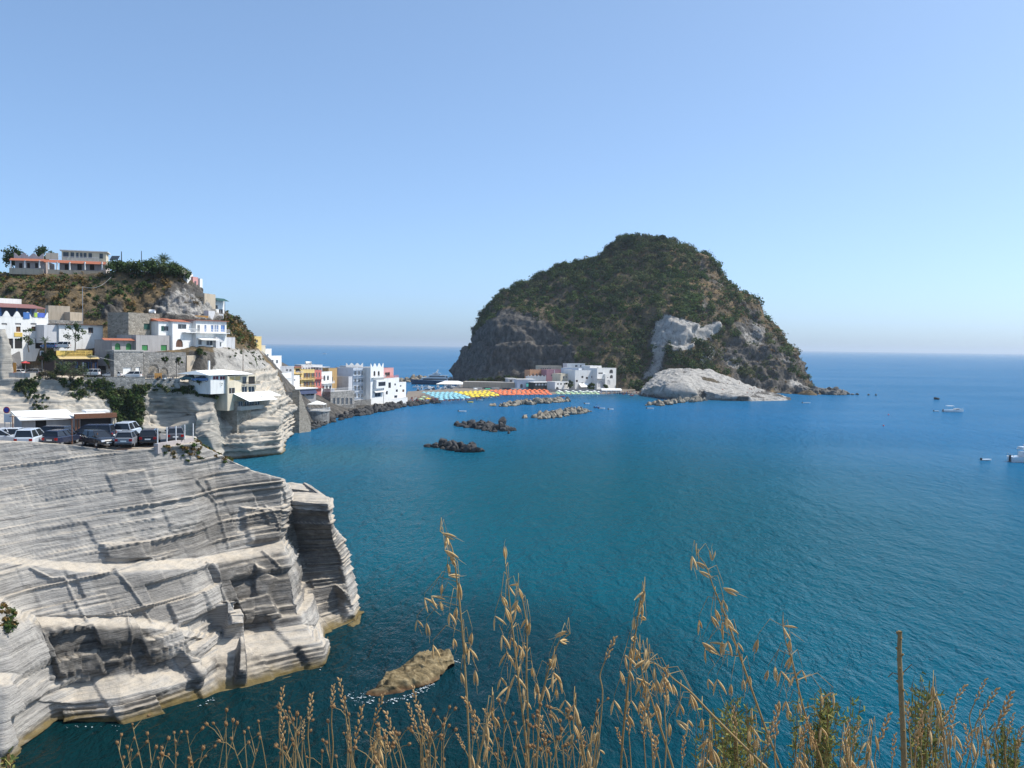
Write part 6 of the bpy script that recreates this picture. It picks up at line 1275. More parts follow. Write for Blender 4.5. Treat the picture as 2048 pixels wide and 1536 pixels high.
for k, (x, y, Y, r_, hh, c, lb) in enumerate([(385, 618, 263, 2.6, 5.0, DRY * .6, 'brown dry bush hanging on the bare rock face'), (290, 580, 261, 1.8, 2.6, GREENS * 1.2, 'grey-green agave clump below the canes'), (402, 712, 240, 1.8, 2.2, GREENS, 'dark green bush below the white houses'), (287, 722, 231, .9, 2.8, GREENS, 'narrow creeper clump on the rubble wall corner'), (330, 726, 230, .7, 1.8, GREENS, 'small bush growing from the arched wall'), (358, 728, 232, .7, 2.0, GREENS, 'second small bush growing from the arched wall'), (222, 690, 228, 1.2, 2.0, OLIVE, 'small bush between the annex and the arcade house'), (552, 780, 318, 2.6, 2.4, DRY * .7, 'dry bush at the top of the town stairs'), (218, 735, 219, 1.0, 4.0, GREENS * 1.3, 'tall leafy plant left of the white garage door'), (400, 768, 228, 1.6, 1.8, GREENS, 'green bush below the blue saloon'), (430, 775, 229, 1.8, 2.0, GREENS, 'green bush under the restaurant corner')]): shrub(lb, atY(x, y, Y), r_, hh, c, 12, .13, 60 + k)
def palm(label, loc, hh, fr, n=26, seed=0, name='palm_tree', cat='palm'):
    g = np.random.default_rng(seed); t = thing(name, label, cat, tuple(loc)); MB().tube([(0, 0, -.5), (.1, 0, hh * .5), (0, 0, hh)], [.3, .24, .22], 9).build('trunk', M_BARK, t); V = []; F = []
    for k in range(n):
        a = k * 2.399; el = 1.25 - 1.5 * (k / n) + g.normal() * .08; pts = []
        for s in range(9):
            q = s / 8 * fr; z = math.sin(el) * q - .42 * (s / 8) ** 2 * fr * .9; r_ = math.cos(el) * q * (1 - .12 * s / 8) + .05 * q; pts.append(np.array([math.cos(a) * r_, math.sin(a) * r_, hh + z]))
        sd = np.array([-math.sin(a), math.cos(a), 0])
        for s in range(1, 9):
            for sg in (-1, 1):
                for j in (0, .5):
                    b0 = pts[s - 1] * (1 - j) + pts[s] * j; dr = (pts[s] - pts[s - 1]); ln = fr * .24 * math.sin(math.pi * min(.95, s / 8 + .1)); o = len(V); tip = b0 + sd * sg * ln * .8 + dr * .9 - np.array([0, 0, ln * .35]); wv = dr / np.linalg.norm(dr) * .05 * fr / 3
                    V += [b0 - wv, b0 + wv, tip + wv * .3, tip - wv * .3]; F.append((o, o + 1, o + 2, o + 3))
    V = np.array(V); leaf_obj('fronds', V, np.array(F), np.repeat(np.array([[.05, .085, .03]]), len(V), 0) * (.7 + .6 * g.random((len(V), 1))), t); return t
palm('date palm standing on the hill crest against the sky', atY(327, 545, 270), 3.8, 3.6, 30, 3); palm('smaller palm right of the date palm on the crest', atY(348, 548, 272), 2.6, 2.4, 22, 4)
palm('banana-like plant in front of the hotel side', atY(90, 702, 214.5), 2.4, 2.2, 12, 5, 'banana_plant', 'plant'); palm('banana plant beside the left end of the yellow sign', atY(109, 742, 211.5), 2.6, 2.0, 10, 6, 'banana_plant', 'plant')

# ================================================================== beach life
BCY = plain('cyan_canvas', (.26, .54, .60), .8, var=.1); BYE = plain('yellow_canvas', (.85, .62, .06), .8, var=.1); BOR = plain('orange_canvas', (.85, .20, .08), .8, var=.1); BGR = plain('pale_green_canvas', (.45, .62, .35), .8, var=.2); BWH = plain('off_white_canvas', (.8, .8, .74), .8)
def umb_mesh(mat, nm):
    r, hh, n = 1.35, 2.2, 8; m = MB(); pts = [(r * math.cos(k * 6.283 / n), r * math.sin(k * 6.283 / n), hh - .5) for k in range(n)]
    m.add(pts + [(0, 0, hh)], [(k, (k + 1) % n, n) for k in range(n)]); m.add(pts + [(x, y, z - .18) for x, y, z in pts], [(k, n + k, n + (k + 1) % n, (k + 1) % n) for k in range(n)]); m.cyl(0, 0, 0, hh - .05, .04, 4, 1); me = m.mesh(nm); me.materials.append(mat); me.materials.append(RAILW); return me
def umbrellas(me, poly, label, group, dx, rows, seed):
    g = np.random.default_rng(seed); n = 0
    (xa, ya), (xb, yb), (xc, yc), (xd, yd) = poly   # back-left, back-right, front-right, front-left
    for r in range(rows):
        f = r / (rows - 1); x0, x1 = xa + (xd - xa) * f, xb + (xc - xb) * f; y0, y1 = ya + (yd - ya) * f, yb + (yc - yb) * f; k = int((x1 - x0) / dx)
        for i in range(k):
            u = (i + .5 * (r % 2) * .6 + .2) / k; p = atZ(x0 + (x1 - x0) * u, y0 + (y1 - y0) * u + g.normal() * .06, 3.2); o = bpy.data.objects.new('beach_umbrella', me); COL.objects.link(o); o.location = (p.x, p.y, 1.05 + .1 * g.random()); o.rotation_euler = (g.normal() * .05, g.normal() * .05, g.random()); tag(o, f'{label}, {ordn(i + 1)} from left in the {ordn(rows - r)} row from the water', 'umbrella', group, 'thing')
umbrellas(umb_mesh(BCY, 'cyan_umbrella'), [(846, 783.5), (912, 783.5), (944, 793.5), (880, 797)], 'cyan beach umbrella', 'cyan beach umbrellas', 9.2, 9, 1)
umbrellas(umb_mesh(BYE, 'yellow_umbrella'), [(910, 783), (978, 780), (1002, 788.5), (944, 792)], 'yellow beach umbrella', 'yellow beach umbrellas', 9.0, 7, 2)
umbrellas(umb_mesh(BOR, 'orange_umbrella'), [(980, 779.5), (1096, 778), (1104, 786.5), (1003, 788)], 'orange beach umbrella', 'orange beach umbrellas', 9.0, 6, 3)
umbrellas(umb_mesh(BGR, 'green_umbrella'), [(1112, 783.4), (1198, 783.4), (1200, 786), (1112, 786)], 'pale green beach umbrella', 'pale green beach umbrellas', 9.0, 2, 4)
umbrellas(umb_mesh(BWH, 'pale_umbrella'), [(1115, 780.6), (1200, 781), (1204, 782.4), (1115, 782.4)], 'off-white terrace parasol', 'off-white parasols', 13.0, 2, 5)
for k, (x, y, m_, lb) in enumerate([(848, 793, BGR, 'lime green umbrella standing apart at the left end of the beach'), (856, 796, BYE, 'lone yellow umbrella at the left end of the beach'), (842, 797, BGR, 'green umbrella leftmost on the beach'), (973, 777, plain('green_canvas', (.05, .35, .2), .8), 'dark green parasol behind the yellow block'), (978, 777, plain('green_canvas', (.05, .35, .2), .8), 'second dark green parasol behind the yellow block'), (951, 777, BWH, 'cream parasol behind the cyan block')]): p = atZ(x, y, 3.2); parasol(lb, (p.x, p.y, 1.1), m_, 1.5, 2.3, 'beach_umbrella', 'umbrellas set apart')
# people: one continuous body grown over a skeleton, then shared by the small figures on the beach
def body_mesh(nm, joints, edges, rad):
    me = bpy.data.meshes.new(nm); me.from_pydata(joints, edges, []); o = bpy.data.objects.new(nm, me); COL.objects.link(o); sk = o.modifiers.new('skin', 'SKIN'); sk.use_smooth_shade = True; 
    for i, sv in enumerate(me.skin_vertices[0].data): sv.radius = (rad[i], rad[i]); sv.use_root = (i == 0)
    sb = o.modifiers.new('sub', 'SUBSURF'); sb.levels = 1; bpy.context.view_layer.update(); dg = bpy.context.evaluated_depsgraph_get(); out = bpy.data.meshes.new_from_object(o.evaluated_get(dg)); bpy.data.objects.remove(o); return out
STAND = body_mesh('standing', [(0, 0, .95), (0, 0, 1.2), (0, 0, 1.42), (0, .01, 1.52), (0, .02, 1.68), (.1, 0, .9), (.12, .03, .48), (.13, 0, .06), (-.1, 0, .9), (-.12, -.02, .48), (-.14, 0, .06), (.2, 0, 1.4), (.27, 0, 1.12), (.28, .1, .9), (-.2, 0, 1.4), (-.27, 0, 1.12), (-.27, .1, .9)], [(0, 1), (1, 2), (2, 3), (3, 4), (0, 5), (5, 6), (6, 7), (0, 8), (8, 9), (9, 10), (2, 11), (11, 12), (12, 13), (2, 14), (14, 15), (15, 16)], [.14, .13, .15, .05, .11, .09, .06, .045, .09, .06, .045, .05, .042, .035, .05, .042, .035])
SIT = body_mesh('sitting', [(0, 0, .12), (0, -.05, .4), (0, -.08, .6), (0, -.06, .7), (0, -.04, .85), (.1, .1, .14), (.13, .42, .38), (.14, .7, .05), (-.1, .1, .14), (-.13, .42, .36), (-.14, .7, .05), (.2, -.08, .57), (.27, -.2, .32), (.3, -.3, .08), (-.2, -.08, .57), (-.27, -.2, .32), (-.3, -.3, .08)], [(0, 1), (1, 2), (2, 3), (3, 4), (0, 5), (5, 6), (6, 7), (0, 8), (8, 9), (9, 10), (2, 11), (11, 12), (12, 13), (2, 14), (14, 15), (15, 16)], [.14, .13, .15, .05, .11, .09, .06, .045, .09, .06, .045, .05, .042, .035, .05, .042, .035])
SKIN = plain('tanned_skin', (.42, .22, .14), .6); 
def crowd():
    g = np.random.default_rng(77); V = []; F = []; MI = []; 
    va = [np.array([v.co[:] for v in m.vertices]) for m in (STAND, SIT)]; fa = [[tuple(p.vertices) for p in m.polygons] for m in (STAND, SIT)]; off = 0
    for (pl, n, z) in (([(845, 799), (940, 796), (1000, 790), (1002, 794), (940, 801), (875, 804)], 300, .6), ([(1002, 788), (1100, 787), (1102, 791), (1004, 792)], 110, .5), ([(818, 800), (850, 795), (870, 800), (830, 806)], 70, .9), ([(1110, 786), (1290, 786), (1290, 790), (1110, 790)], 110, .5)):
        xs = [p[0] for p in pl]; ys = [p[1] for p in pl]; c = 0
        while c < n:
            x, y = g.uniform(min(xs), max(xs)), g.uniform(min(ys), max(ys))
            if inpoly(np.array([[x, y]]), pl, .01)[0] < .5: continue
            p = atZ(x, y, z); k = int(g.random() < .45); a = g.random() * 6.28; rot = np.array([[math.cos(a), -math.sin(a), 0], [math.sin(a), math.cos(a), 0], [0, 0, 1]]); V.append(va[k] @ rot.T + np.array([p.x, p.y, z - .05])); F += [tuple(i + off for i in f) for f in fa[k]]; mi = int(g.choice([0, 0, 0, 1, 2, 3, 4])); MI += [mi] * len(fa[k]); off += len(va[k]); c += 1
    me = bpy.data.meshes.new('beach_crowd'); me.from_pydata(np.concatenate(V).tolist(), [], F); me.polygons.foreach_set('material_index', MI)
    tag(link('beach_crowd', me, [SKIN, plain('red_swimwear', (.5, .05, .06), .7), BLUEP, BWH, plain('dark_swimwear', (.04, .04, .06), .7)]), 'crowd of bathers along the waterline of the beach', 'crowd', None, 'stuff')
crowd()
SW = {'dark trunks': plain('dark_swimwear', (.04, .04, .06), .7), 'red swimwear': plain('red_swimwear', (.5, .05, .06), .7), 'blue swimwear': BLUEP}
for k, (x, y, st, cl) in enumerate([(1455, 768, 'sitting', 'dark trunks'), (1477, 769, 'sitting', 'dark trunks'), (1478.5, 769.3, 'standing', 'dark trunks'), (1442, 780, 'standing', 'red swimwear'), (1445, 780.3, 'sitting', 'red swimwear'), (1500, 779, 'sitting', 'red swimwear'), (1504, 779.5, 'sitting', 'red swimwear'), (1508, 779, 'standing', 'red swimwear'), (1494, 785.5, 'sitting', 'red swimwear'), (1516, 779, 'standing', 'blue swimwear'), (1506, 786, 'sitting', 'dark trunks'), (1536, 785, 'standing', 'dark trunks')]):
    # stand them on the headland sheet: highest grid point near that viewing ray
    V = G_TONGUE.reshape(-1, 3); xy = project(V); dd = np.hypot(xy[:, 0] - x, xy[:, 1] - y); i = int(np.argmin(dd)); p = V[i]
    me = (STAND if st == 'standing' else SIT).copy(); me.materials.append(SKIN); me.materials.append(SW[cl]); zc = np.array([q.center.z for q in me.polygons]); lim = (.72, 1.0) if st == 'standing' else (.0, .3); me.polygons.foreach_set('material_index', ((zc > lim[0]) & (zc < lim[1])).astype(np.int32))
    o = link('person', me); o.location = (p[0], p[1], p[2] + .02); o.rotation_euler = (0, 0, k * 1.3); tag(o, f"{st} bather in {cl}, " + ['upper left on the white headland', 'beside the upper middle of the headland', 'standing at the upper middle of the headland', 'left of the headland centre', 'next to the red standing bather at left', 'first of the red trio on the headland', 'second of the red trio on the headland', 'standing at the right of the red trio', 'alone below the red trio', 'at the right of the headland', 'below the red trio to the right', 'near the tip of the headland'][k], 'person', 'bathers on the white headland', 'thing')

# ================================================================== boats
HULLW = paint('white_gelcoat', (.78, .78, .76)); HULLN = paint('navy_gelcoat', (.03, .05, .09)); WOODD = plain('teak_deck', (.32, .2, .11), .7)
def hull(L, B, Hh, mat, parent, sheer=.25, name='hull', deckmat=None):
    n = 16; V = []; F = []
    for i in range(n + 1):
        t = i / n; x = -L / 2 + L * t; w = B / 2 * (1 - max(0, (t - .45) / .55) ** 2.2) * (.92 + .08 * min(1, t * 4)); z = Hh * (1 + sheer * t * t); xb = x * (1 - .08 * t)
        V += [(xb, 0, -.35 * Hh), (xb, w * .72, -.05 * Hh), (x, w, z), (x, w * .88, z - .04 * Hh), (x, -w * .88, z - .04 * Hh), (x, -w, z), (xb, -w * .72, -.05 * Hh)]
    for i in range(n):
        for k in range(7): a, b = i * 7 + k, i * 7 + (k + 1) % 7; F.append((a, b, b + 7, a + 7))
    F.append(tuple(range(6, -1, -1))); m = MB(); m.add(V, F); return m.build(name, mat, parent)
def boat(label, px, py, L, B, Hh, rz, mat=None, cabin=None, top=False, name='motorboat', group='boats in the bay', cat='boat', rail=False):
    p = atZ(px, py, 0); t = thing(name, label, cat, (p.x, p.y, 0), R(rz), group); hull(L, B, Hh, mat or HULLW, t)
    if cabin:
        x0, x1, hh = cabin; w = B * .36; b = MB(); b.hexa([(x0, -w, Hh), (x1, -w * .8, Hh), (x1, w * .8, Hh), (x0, w, Hh), (x0 + .1, -w * .85, Hh + hh), (x1 - hh * .9, -w * .7, Hh + hh), (x1 - hh * .9, w * .7, Hh + hh), (x0 + .1, w * .85, Hh + hh)]); b.build('cabin', HULLW, t); MB().box(x0 + .3, x1 - hh, -w * 1.0, w * 1.0, Hh + hh * .45, Hh + hh * .8).build('windows', GLASS, t)
    if top:
        x0, x1, z = top; MB().box(x0, x1, -B * .38, B * .38, z, z + .12).build('sun_top', AWNW, t); m = MB(); [m.cyl(x, y, Hh * .9, z, .04, 5) for x in (x0 + .2, x1 - .2) for y in (-B * .33, B * .33)]; m.build('posts', STEEL, t)
    if rail: m = MB(); m.tube([(L * .1, B * .42, Hh * 1.7), (L * .35, B * .3, Hh * 1.9), (L * .49, 0, Hh * 2.0), (L * .35, -B * .3, Hh * 1.9), (L * .1, -B * .42, Hh * 1.7)], .03, 5); m.build('bow_rail', STEEL, t)
    MB().box(-L / 2 - .35, -L / 2 + .1, -.2, .2, .1, Hh + .35).build('outboard', BLKPL, t); return t
boat('white launch with a flat sun top anchored in open water', 1907, 824, 10.5, 2.8, 1.0, 2, HULLW, (.3, 3.4, .8), (-3.6, -.2, 3.0), rail=True)
boat('small grey dinghy tied behind the white launch', 1873, 823, 2.6, 1.2, .35, 0, HULLW, name='dinghy'); boat('white inflatable dinghy near the island tip', 1613, 806.5, 4.6, 1.7, .4, 3, HULLW, name='dinghy'); boat('white inflatable dinghy beside the large cruiser', 1973, 921, 2.9, 1.3, .35, 4, HULLW, name='dinghy')
t = boat('white flybridge cruiser cut by the right edge of the photo', 2068, 924, 13.5, 4.0, 1.5, 3, HULLW, (-3.8, 4.0, 1.4), (-4.2, 1.6, 3.5), rail=True, name='cruiser'); MB().box(-4.0, -.5, -1.3, 1.3, 3.65, 4.2).build('flybridge', HULLW, t); m = MB(); [m.tube([(-6.6, y, 1.5), (-6.9, y, 2.2)], .06, 5) for y in (-1.2, 0, 1.2)]; m.tube([(-6.9, -1.2, 2.2), (-6.9, 1.2, 2.2)], .05, 5); m.build('stern_rail', STEEL, t); MB().tube([(-3, 0, 4.2), (-3.3, 0, 5.0)], .06, 5).build('mast', STEEL, t)
boat('small white boat with people off the town rocks', 925, 824, 3.6, 1.5, .5, 4, HULLW, name='dinghy'); boat('small white boat right of the blue slide boat', 1204, 818, 3.0, 1.4, .5, 4, HULLW, name='dinghy'); boat('small white boat at the headland breakwater tip', 1301, 818, 3.4, 1.5, .5, -8, HULLW, name='dinghy')
t = boat('blue pedal boat with a slide in the bay', 1195, 816, 3.2, 1.7, .5, 10, BLU, name='pedal_boat'); MB().hexa([(-.9, -.3, .5), (.2, -.3, 1.9), (.2, .3, 1.9), (-.9, .3, .5), (-.9, -.3, .6), (.2, -.3, 2.0), (.2, .3, 2.0), (-.9, .3, .6)]).build('slide', plain('slide_blue', (.05, .3, .65), .4), t); MB().box(.2, .3, -.3, .3, .4, 1.9).build('ladder', RAILW, t)
for k, (x, y, lb, m_) in enumerate([(960, 801, 'white pedal boat at the beach front left of the breakwater', HULLW), (1021, 790, 'yellow pedal boat behind the long breakwater', BYE), (1049, 788.5, 'second yellow pedal boat behind the long breakwater', BYE), (1012, 791, 'orange pedal boat beside the yellow ones', BOR), (941, 805, 'yellow canoe at the beach front', BYE), (1125, 793.5, 'red canoe off the island beach', plain('red_boat', (.5, .06, .05), .4)), (1174, 808, 'pale canoe in the middle of the bay', HULLW), (1222, 819.5, 'pale swimmer float right of the small boats', HULLW), (1264, 791.5, 'red and blue boat drawn up at the island beach end', plain('red_boat', (.5, .06, .05), .4))]): boat(lb, x, y, 3.2, 1.4, .4, 5 * k, m_, name='pedal_boat', group='pedal boats and canoes')
for x, y, lb in ((1777, 830, 'far red mooring buoy in open water'), (1767, 852, 'near red mooring buoy in open water')):
    p = atZ(x, y, 0); bm = bmesh.new(); bmesh.ops.create_uvsphere(bm, u_segments=12, v_segments=8, radius=.33); me = bpy.data.meshes.new('buoy'); bm.to_mesh(me); bm.free(); t = thing('mooring_buoy', lb, 'buoy', (p.x, p.y, .12)); link('ball', me, plain('buoy_red', (.6, .06, .08), .5), t, True); MB().cyl(0, 0, .3, .5, .07, 8).build('eye', STEEL, t)
# big yacht and harbour boats
p = atZ(862, 769, 0); t = thing('motor_yacht', 'large white three-deck motor yacht with a navy hull in the harbour', 'yacht', (p.x, p.y, 0), R(182)); hull(32, 7, 3.0, HULLN, t, .35)
for z0, z1, x0, x1, w, nm in ((3.0, 5.0, -13, 9.5, 2.8, 'main_deck'), (5.2, 7.0, -11.5, 4.5, 2.5, 'upper_deck'), (7.2, 8.6, -6, 1, 2.1, 'sun_deck')):
    MB().hexa([(x0, -w, z0), (x1, -w * .8, z0), (x1, w * .8, z0), (x0, w, z0), (x0, -w * .92, z1), (x1 - 3, -w * .7, z1), (x1 - 3, w * .7, z1), (x0, w * .92, z1)]).build(nm, HULLW, t); MB().box(x0 - 1.8, x1 - 2.2, -w - .3, w + .3, z1, z1 + .2).build('deck_roof', HULLW, t); MB().box(x0 + 1, x1 - 3.4, -w * .985, w * .985, z0 + .75, z1 - .5).build('windows', GLASS, t)
MB().hexa([(-5, -.5, 8.8), (-3, -.5, 8.8), (-3, .5, 8.8), (-5, .5, 8.8), (-5.6, -.3, 11.5), (-5, -.3, 11.5), (-5, .3, 11.5), (-5.6, .3, 11.5)]).box(-6, -4.4, -1.4, 1.4, 10.6, 10.75).build('radar_mast', HULLW, t)
for k, (x, y, L, rz, lb) in enumerate([(855, 784, 11, 172, 'white cabin cruiser moored in front of the big yacht'), (833, 776, 6, 180, 'small white boat left of the harbour cruisers'), (885, 783, 8, 185, 'white boat among the moored row behind the cyan umbrellas'), (902, 782, 8, 178, 'second white boat in the moored row behind the cyan umbrellas'), (918, 781, 8, 182, 'third white boat in the moored row behind the cyan umbrellas')]): boat(lb, x, y, L, L * .3, 1.0, rz, HULLW, (-L * .2, L * .25, 1.1), (-L * .3, 0, 2.9) if L > 7 else False, name='moored_boat', group='boats in the harbour')
for k, (x, y) in enumerate([(955, 778), (975, 778), (990, 778), (1012, 779), (1030, 779)]):
    p = atZ(x, y, 1.9); t = thing('beached_boat', ('leftmost', 'second', 'third', 'fourth', 'rightmost')[k] + ' of five small boats drawn up below the promenade wall', 'boat', (p.x, p.y, 2.1), R(175 + 5 * k), 'boats below the promenade wall'); hull(5.5, 1.8, .7, HULLW if k % 2 == 0 else HULLN, t)
p = atZ(905, 774, 2); t = thing('marquee', 'wide white marquee roof behind the cyan umbrellas', 'marquee', (p.x, p.y, 1.6)); m = MB(); m.add([(-11, -4, 2.4), (11, -4, 2.4), (11, 4, 2.4), (-11, 4, 2.4), (-5, 0, 4.6), (4, 0, 4.6)], [(0, 1, 5, 4), (1, 2, 5), (2, 3, 4, 5), (3, 0, 4), (3, 2, 1, 0)]); m.build('roof', AWNW, t)
for x in (-10, -3.5, 3.5, 10):
    for y in (-3.5, 3.5): MB().cyl(x, y, -3, 2.45, .1, 6).build('post', RAILW, t)
boat('tiny white sailing boat far out on the open sea', 649, 708, 14, 3.5, 1.2, 20, HULLW, (-3, 3, 1.2), name='far_boat', group='boats far out')

_g = random.Random(31)
for k in range(14):
    x = 838 + k * 7.6 + _g.uniform(-2, 2); y = 781.5 - (k % 3) * 2.6 - k * .12; L = _g.uniform(6, 9.5)
    boat(f'{ordn(k + 1)} small white boat from the left in the crowded yacht basin', x, y, L, L * .3, .9, _g.choice((88, 178, 185, 95)), HULLW if k % 4 else HULLN, (-L * .2, L * .25, 1.0), (-L * .3, 0, 2.7) if k % 2 else False, name='basin_boat', group='boats in the yacht basin')
# ================================================================== foreground grasses on the lookout slope
def mat_straw(name, a, b_):
    b = NB(name); c = b.mix(b.noise(60.0, b.obj(), 3), a, b_); oi = b.n('ObjectInfo').outputs['Random']; c = b.mix(b.math('MULTIPLY', oi, .45), c, b.mix(1.0, c, (.75, .62, .45), 'MULTIPLY'))
    di = b.n('BsdfDiffuse', {'Color': c}); tr = b.n('BsdfTranslucent', {'Color': c}); mx = b.n('MixShader', {0: .35, 1: di, 2: tr}); b.t.links.new(mx.outputs[0], b.out.inputs[0]); b.t.nodes.remove(b.p); return b.m
M_OAT = mat_straw('oat_husk', (.66, .46, .20), (.84, .67, .40)); M_STEM = mat_straw('straw_stem', (.42, .30, .14), (.62, .48, .26)); M_CAP = mat_straw('seed_capsule', (.32, .19, .095), (.50, .33, .18)); M_EAR = mat_straw('grass_ear', (.55, .37, .18), (.74, .55, .31))
GZ = 28.0
def spindle(m, base, tip, r, bend, seg=6, n=7):
    base, tip = Vector(base), Vector(tip); pts = []; rs = []
    for i in range(n):
        t = i / (n - 1); pts.append(base.lerp(tip, t) + Vector(bend) * math.sin(math.pi * t)); rs.append(max(.0002, r * math.sin(math.pi * min(.97, t * .93 + .05)) ** .8))
    m.tube(pts, rs, seg)
def spikelet_mesh(k):
    g = random.Random(k); m = MB(); L = .028 + .008 * g.random(); op = .10 + .20 * g.random() * (k % 3)
    spindle(m, (0, 0, 0), (math.sin(op) * L, .001, -math.cos(op) * L), .0025, (.0012, 0, 0)); spindle(m, (0, 0, 0), (-math.sin(op) * L * .95, -.001, -math.cos(op) * L * .95), .0024, (-.0012, 0, 0))
    m.tube([(0, 0, -L * .6), (.004 * g.random(), 0, -L * 1.2), (.010 * (g.random() - .3), .004, -L * 1.55)], [.0006, .0004, .0002], 4)
    me = m.mesh('spikelet'); me.materials.append(M_OAT); me.polygons.foreach_set('use_smooth', [True] * len(me.polygons)); return me
SPK = [spikelet_mesh(k) for k in range(6)]
def to_ground(pts):
    """carry a stem on from its lowest visible point down to the slope"""
    a, b = pts[-2], pts[-1]; d = (b - a).normalized(); p = b.copy()
    while p.z > GZ + .05 and len(pts) < 30:
        d = (d + Vector((0, .03, -.35))).normalized(); p = p + d * .16; pts.append(p.copy())
    return pts
def smooth_path(px, Y, dy=0.0, n=5):
    P_ = [atY(x, y, Y + dy * i) for i, (x, y) in enumerate(px)]; out = []
    for i in range(len(P_) - 1):
        p0, p1, p2, p3 = P_[max(i - 1, 0)], P_[i], P_[i + 1], P_[min(i + 2, len(P_) - 1)]
        for k in range(n):
            t = k / n; out.append(.5 * ((2 * p1) + (p2 - p0) * t + (2 * p0 - 5 * p1 + 4 * p2 - p3) * t * t + (3 * p1 - p0 - 3 * p2 + p3) * t ** 3))
    out.append(P_[-1]); return out
def wild_oat(label, px, Y, spk, seed, r=.0019):
    """spk: (px, py, tilt) of spikelets; each hangs on a hair-thin branchlet from the stem"""
    g = random.Random(seed); pts = smooth_path(px, Y); vis = len(pts); pts = to_ground(pts); base = pts[-1].copy(); t = thing('wild_oat', label, 'wild oat', tuple(base), 0, 'dry wild oats in the foreground')
    L = len(pts); m = MB(); m.tube([p - base for p in pts], [r * (.35 + .65 * min(1, i / (vis * .7))) for i in range(L)], 6)
    for x, y, tl in spk:
        q = atY(x, y, Y + g.uniform(-.03, .03)); near = min(pts[:vis], key=lambda p: abs(p.z - (q.z + .035)) + .35 * (p - q).length); up = q + Vector((0, 0, .008)); mid = near.lerp(up, .55) + Vector((0, 0, .02)); m.tube([near - base, mid - base, up - base, q - base], [.0006, .0005, .0004, .0004], 4)
        o = bpy.data.objects.new('spikelet', SPK[g.randrange(6)]); COL.objects.link(o); o.parent = t; o.location = q - base; o.rotation_euler = (g.uniform(-.3, .3), math.radians(-tl), g.uniform(-1.2, 1.2)); s = g.uniform(.62, .9); o.scale = (s, s, s)
    m.build('stem', M_STEM, t, True); return t
def auto_spk(px, n, spread, seed, y0, y1):
    g = random.Random(seed); out = []
    for k in range(n):
        y = y0 + (y1 - y0) * (k + g.random()) / n; xs = None
        for (xa, ya), (xb, yb) in zip(px, px[1:]):
            if min(ya, yb) <= y <= max(ya, yb): xs = xa + (xb - xa) * (y - ya) / (yb - ya + 1e-6)
        xs = px[0][0] if xs is None else xs; out.append((xs + g.choice((-1, 1)) * g.uniform(.15, 1) * spread * (.35 + .65 * k / n), y + g.uniform(0, 14), g.uniform(-28, 28)))
    return out
A_ = [(880, 1062), (893, 1075), (906, 1105), (916, 1180), (925, 1265), (932, 1370), (937, 1460), (940, 1550)]
wild_oat('tallest wild oat, leaning left at the centre-left of the grasses', A_, 1.5, [(884, 1066, 70), (893, 1072, 50), (889, 1100, 62), (900, 1112, 40), (895, 1128, 35), (897, 1151, 80), (884, 1168, 18), (849, 1196, 35), (862, 1192, 48), (880, 1203, 24), (913, 1215, -8), (899, 1226, 12), (834, 1240, 18), (853, 1246, 8), (918, 1165, 4), (944, 1265, -8), (907, 1277, 15), (929, 1284, 12), (938, 1296, 10), (866, 1290, 30), (950, 1340, 5), (922, 1345, 14)], 1)
B_ = [(1011, 1128), (1016, 1170), (1022, 1230), (1030, 1300), (1042, 1400), (1052, 1480), (1058, 1550)]
wild_oat('wild oat with an upright tip, second from the left', B_, 1.42, [(1011, 1120, 178), (1018, 1172, 80), (1003, 1192, 35), (990, 1232, 25), (1010, 1215, 30), (1036, 1200, -25), (1004, 1270, 15), (1022, 1275, 12), (1013, 1305, 0), (1037, 1290, 8), (1045, 1295, -10), (1030, 1350, 10), (1002, 1355, 14), (1018, 1372, -30), (1046, 1375, 4)], 2)
C_ = [(1036, 1172), (1046, 1205), (1054, 1260), (1053, 1340), (1056, 1440), (1058, 1550)]
wild_oat('wild oat curving just right of the upright-tipped one', C_, 1.55, [(1037, 1176, 20), (1030, 1206, 25), (1032, 1218, -40), (1054, 1236, -12), (1060, 1244, -25), (1048, 1290, 5), (1040, 1330, -5), (1064, 1335, -10), (1070, 1372, -20), (1050, 1400, 10), (1078, 1385, 12)], 3)
D_ = [(1140, 1268), (1118, 1285), (1105, 1315), (1092, 1360), (1080, 1410), (1076, 1480), (1072, 1550)]
wild_oat('short wild oat bending right at its tip', D_, 1.45, [(1134, 1262, -60), (1120, 1282, 70), (1112, 1308, -25), (1098, 1318, 45), (1106, 1345, 15), (1118, 1352, -20), (1090, 1372, 10), (1113, 1378, -30), (1130, 1400, 4), (1072, 1365, 12), (1100, 1420, 30)], 4)
E_ = [(1288, 1182), (1280, 1205), (1272, 1262), (1264, 1310), (1254, 1390), (1246, 1470), (1241, 1550)]
wild_oat('tall thin wild oat left of the bushy centre-right grasses', E_, 1.5, [(1290, 1182, -40), (1282, 1200, 0), (1284, 1222, -20), (1268, 1234, -10), (1292, 1240, -118), (1262, 1278, 75), (1270, 1296, 5), (1250, 1310, 35), (1258, 1340, 22), (1240, 1342, 20), (1228, 1400, 14), (1262, 1400, 4), (1256, 1430, 18)], 5)
F_ = [(1280, 1300), (1285, 1350), (1300, 1390), (1316, 1440), (1332, 1490), (1350, 1550)]
wild_oat('wild oat with crowded spikelets leaning right', F_, 1.4, [(1262, 1296, 0), (1278, 1300, -8), (1290, 1320, -60), (1272, 1356, 40), (1284, 1362, 0), (1292, 1370, -8), (1306, 1365, 12), (1298, 1390, 0), (1280, 1402, 10), (1312, 1406, 14), (1290, 1424, 6), (1326, 1360, 10), (1334, 1380, -10), (1296, 1430, -5), (1318, 1420, -20)], 6)
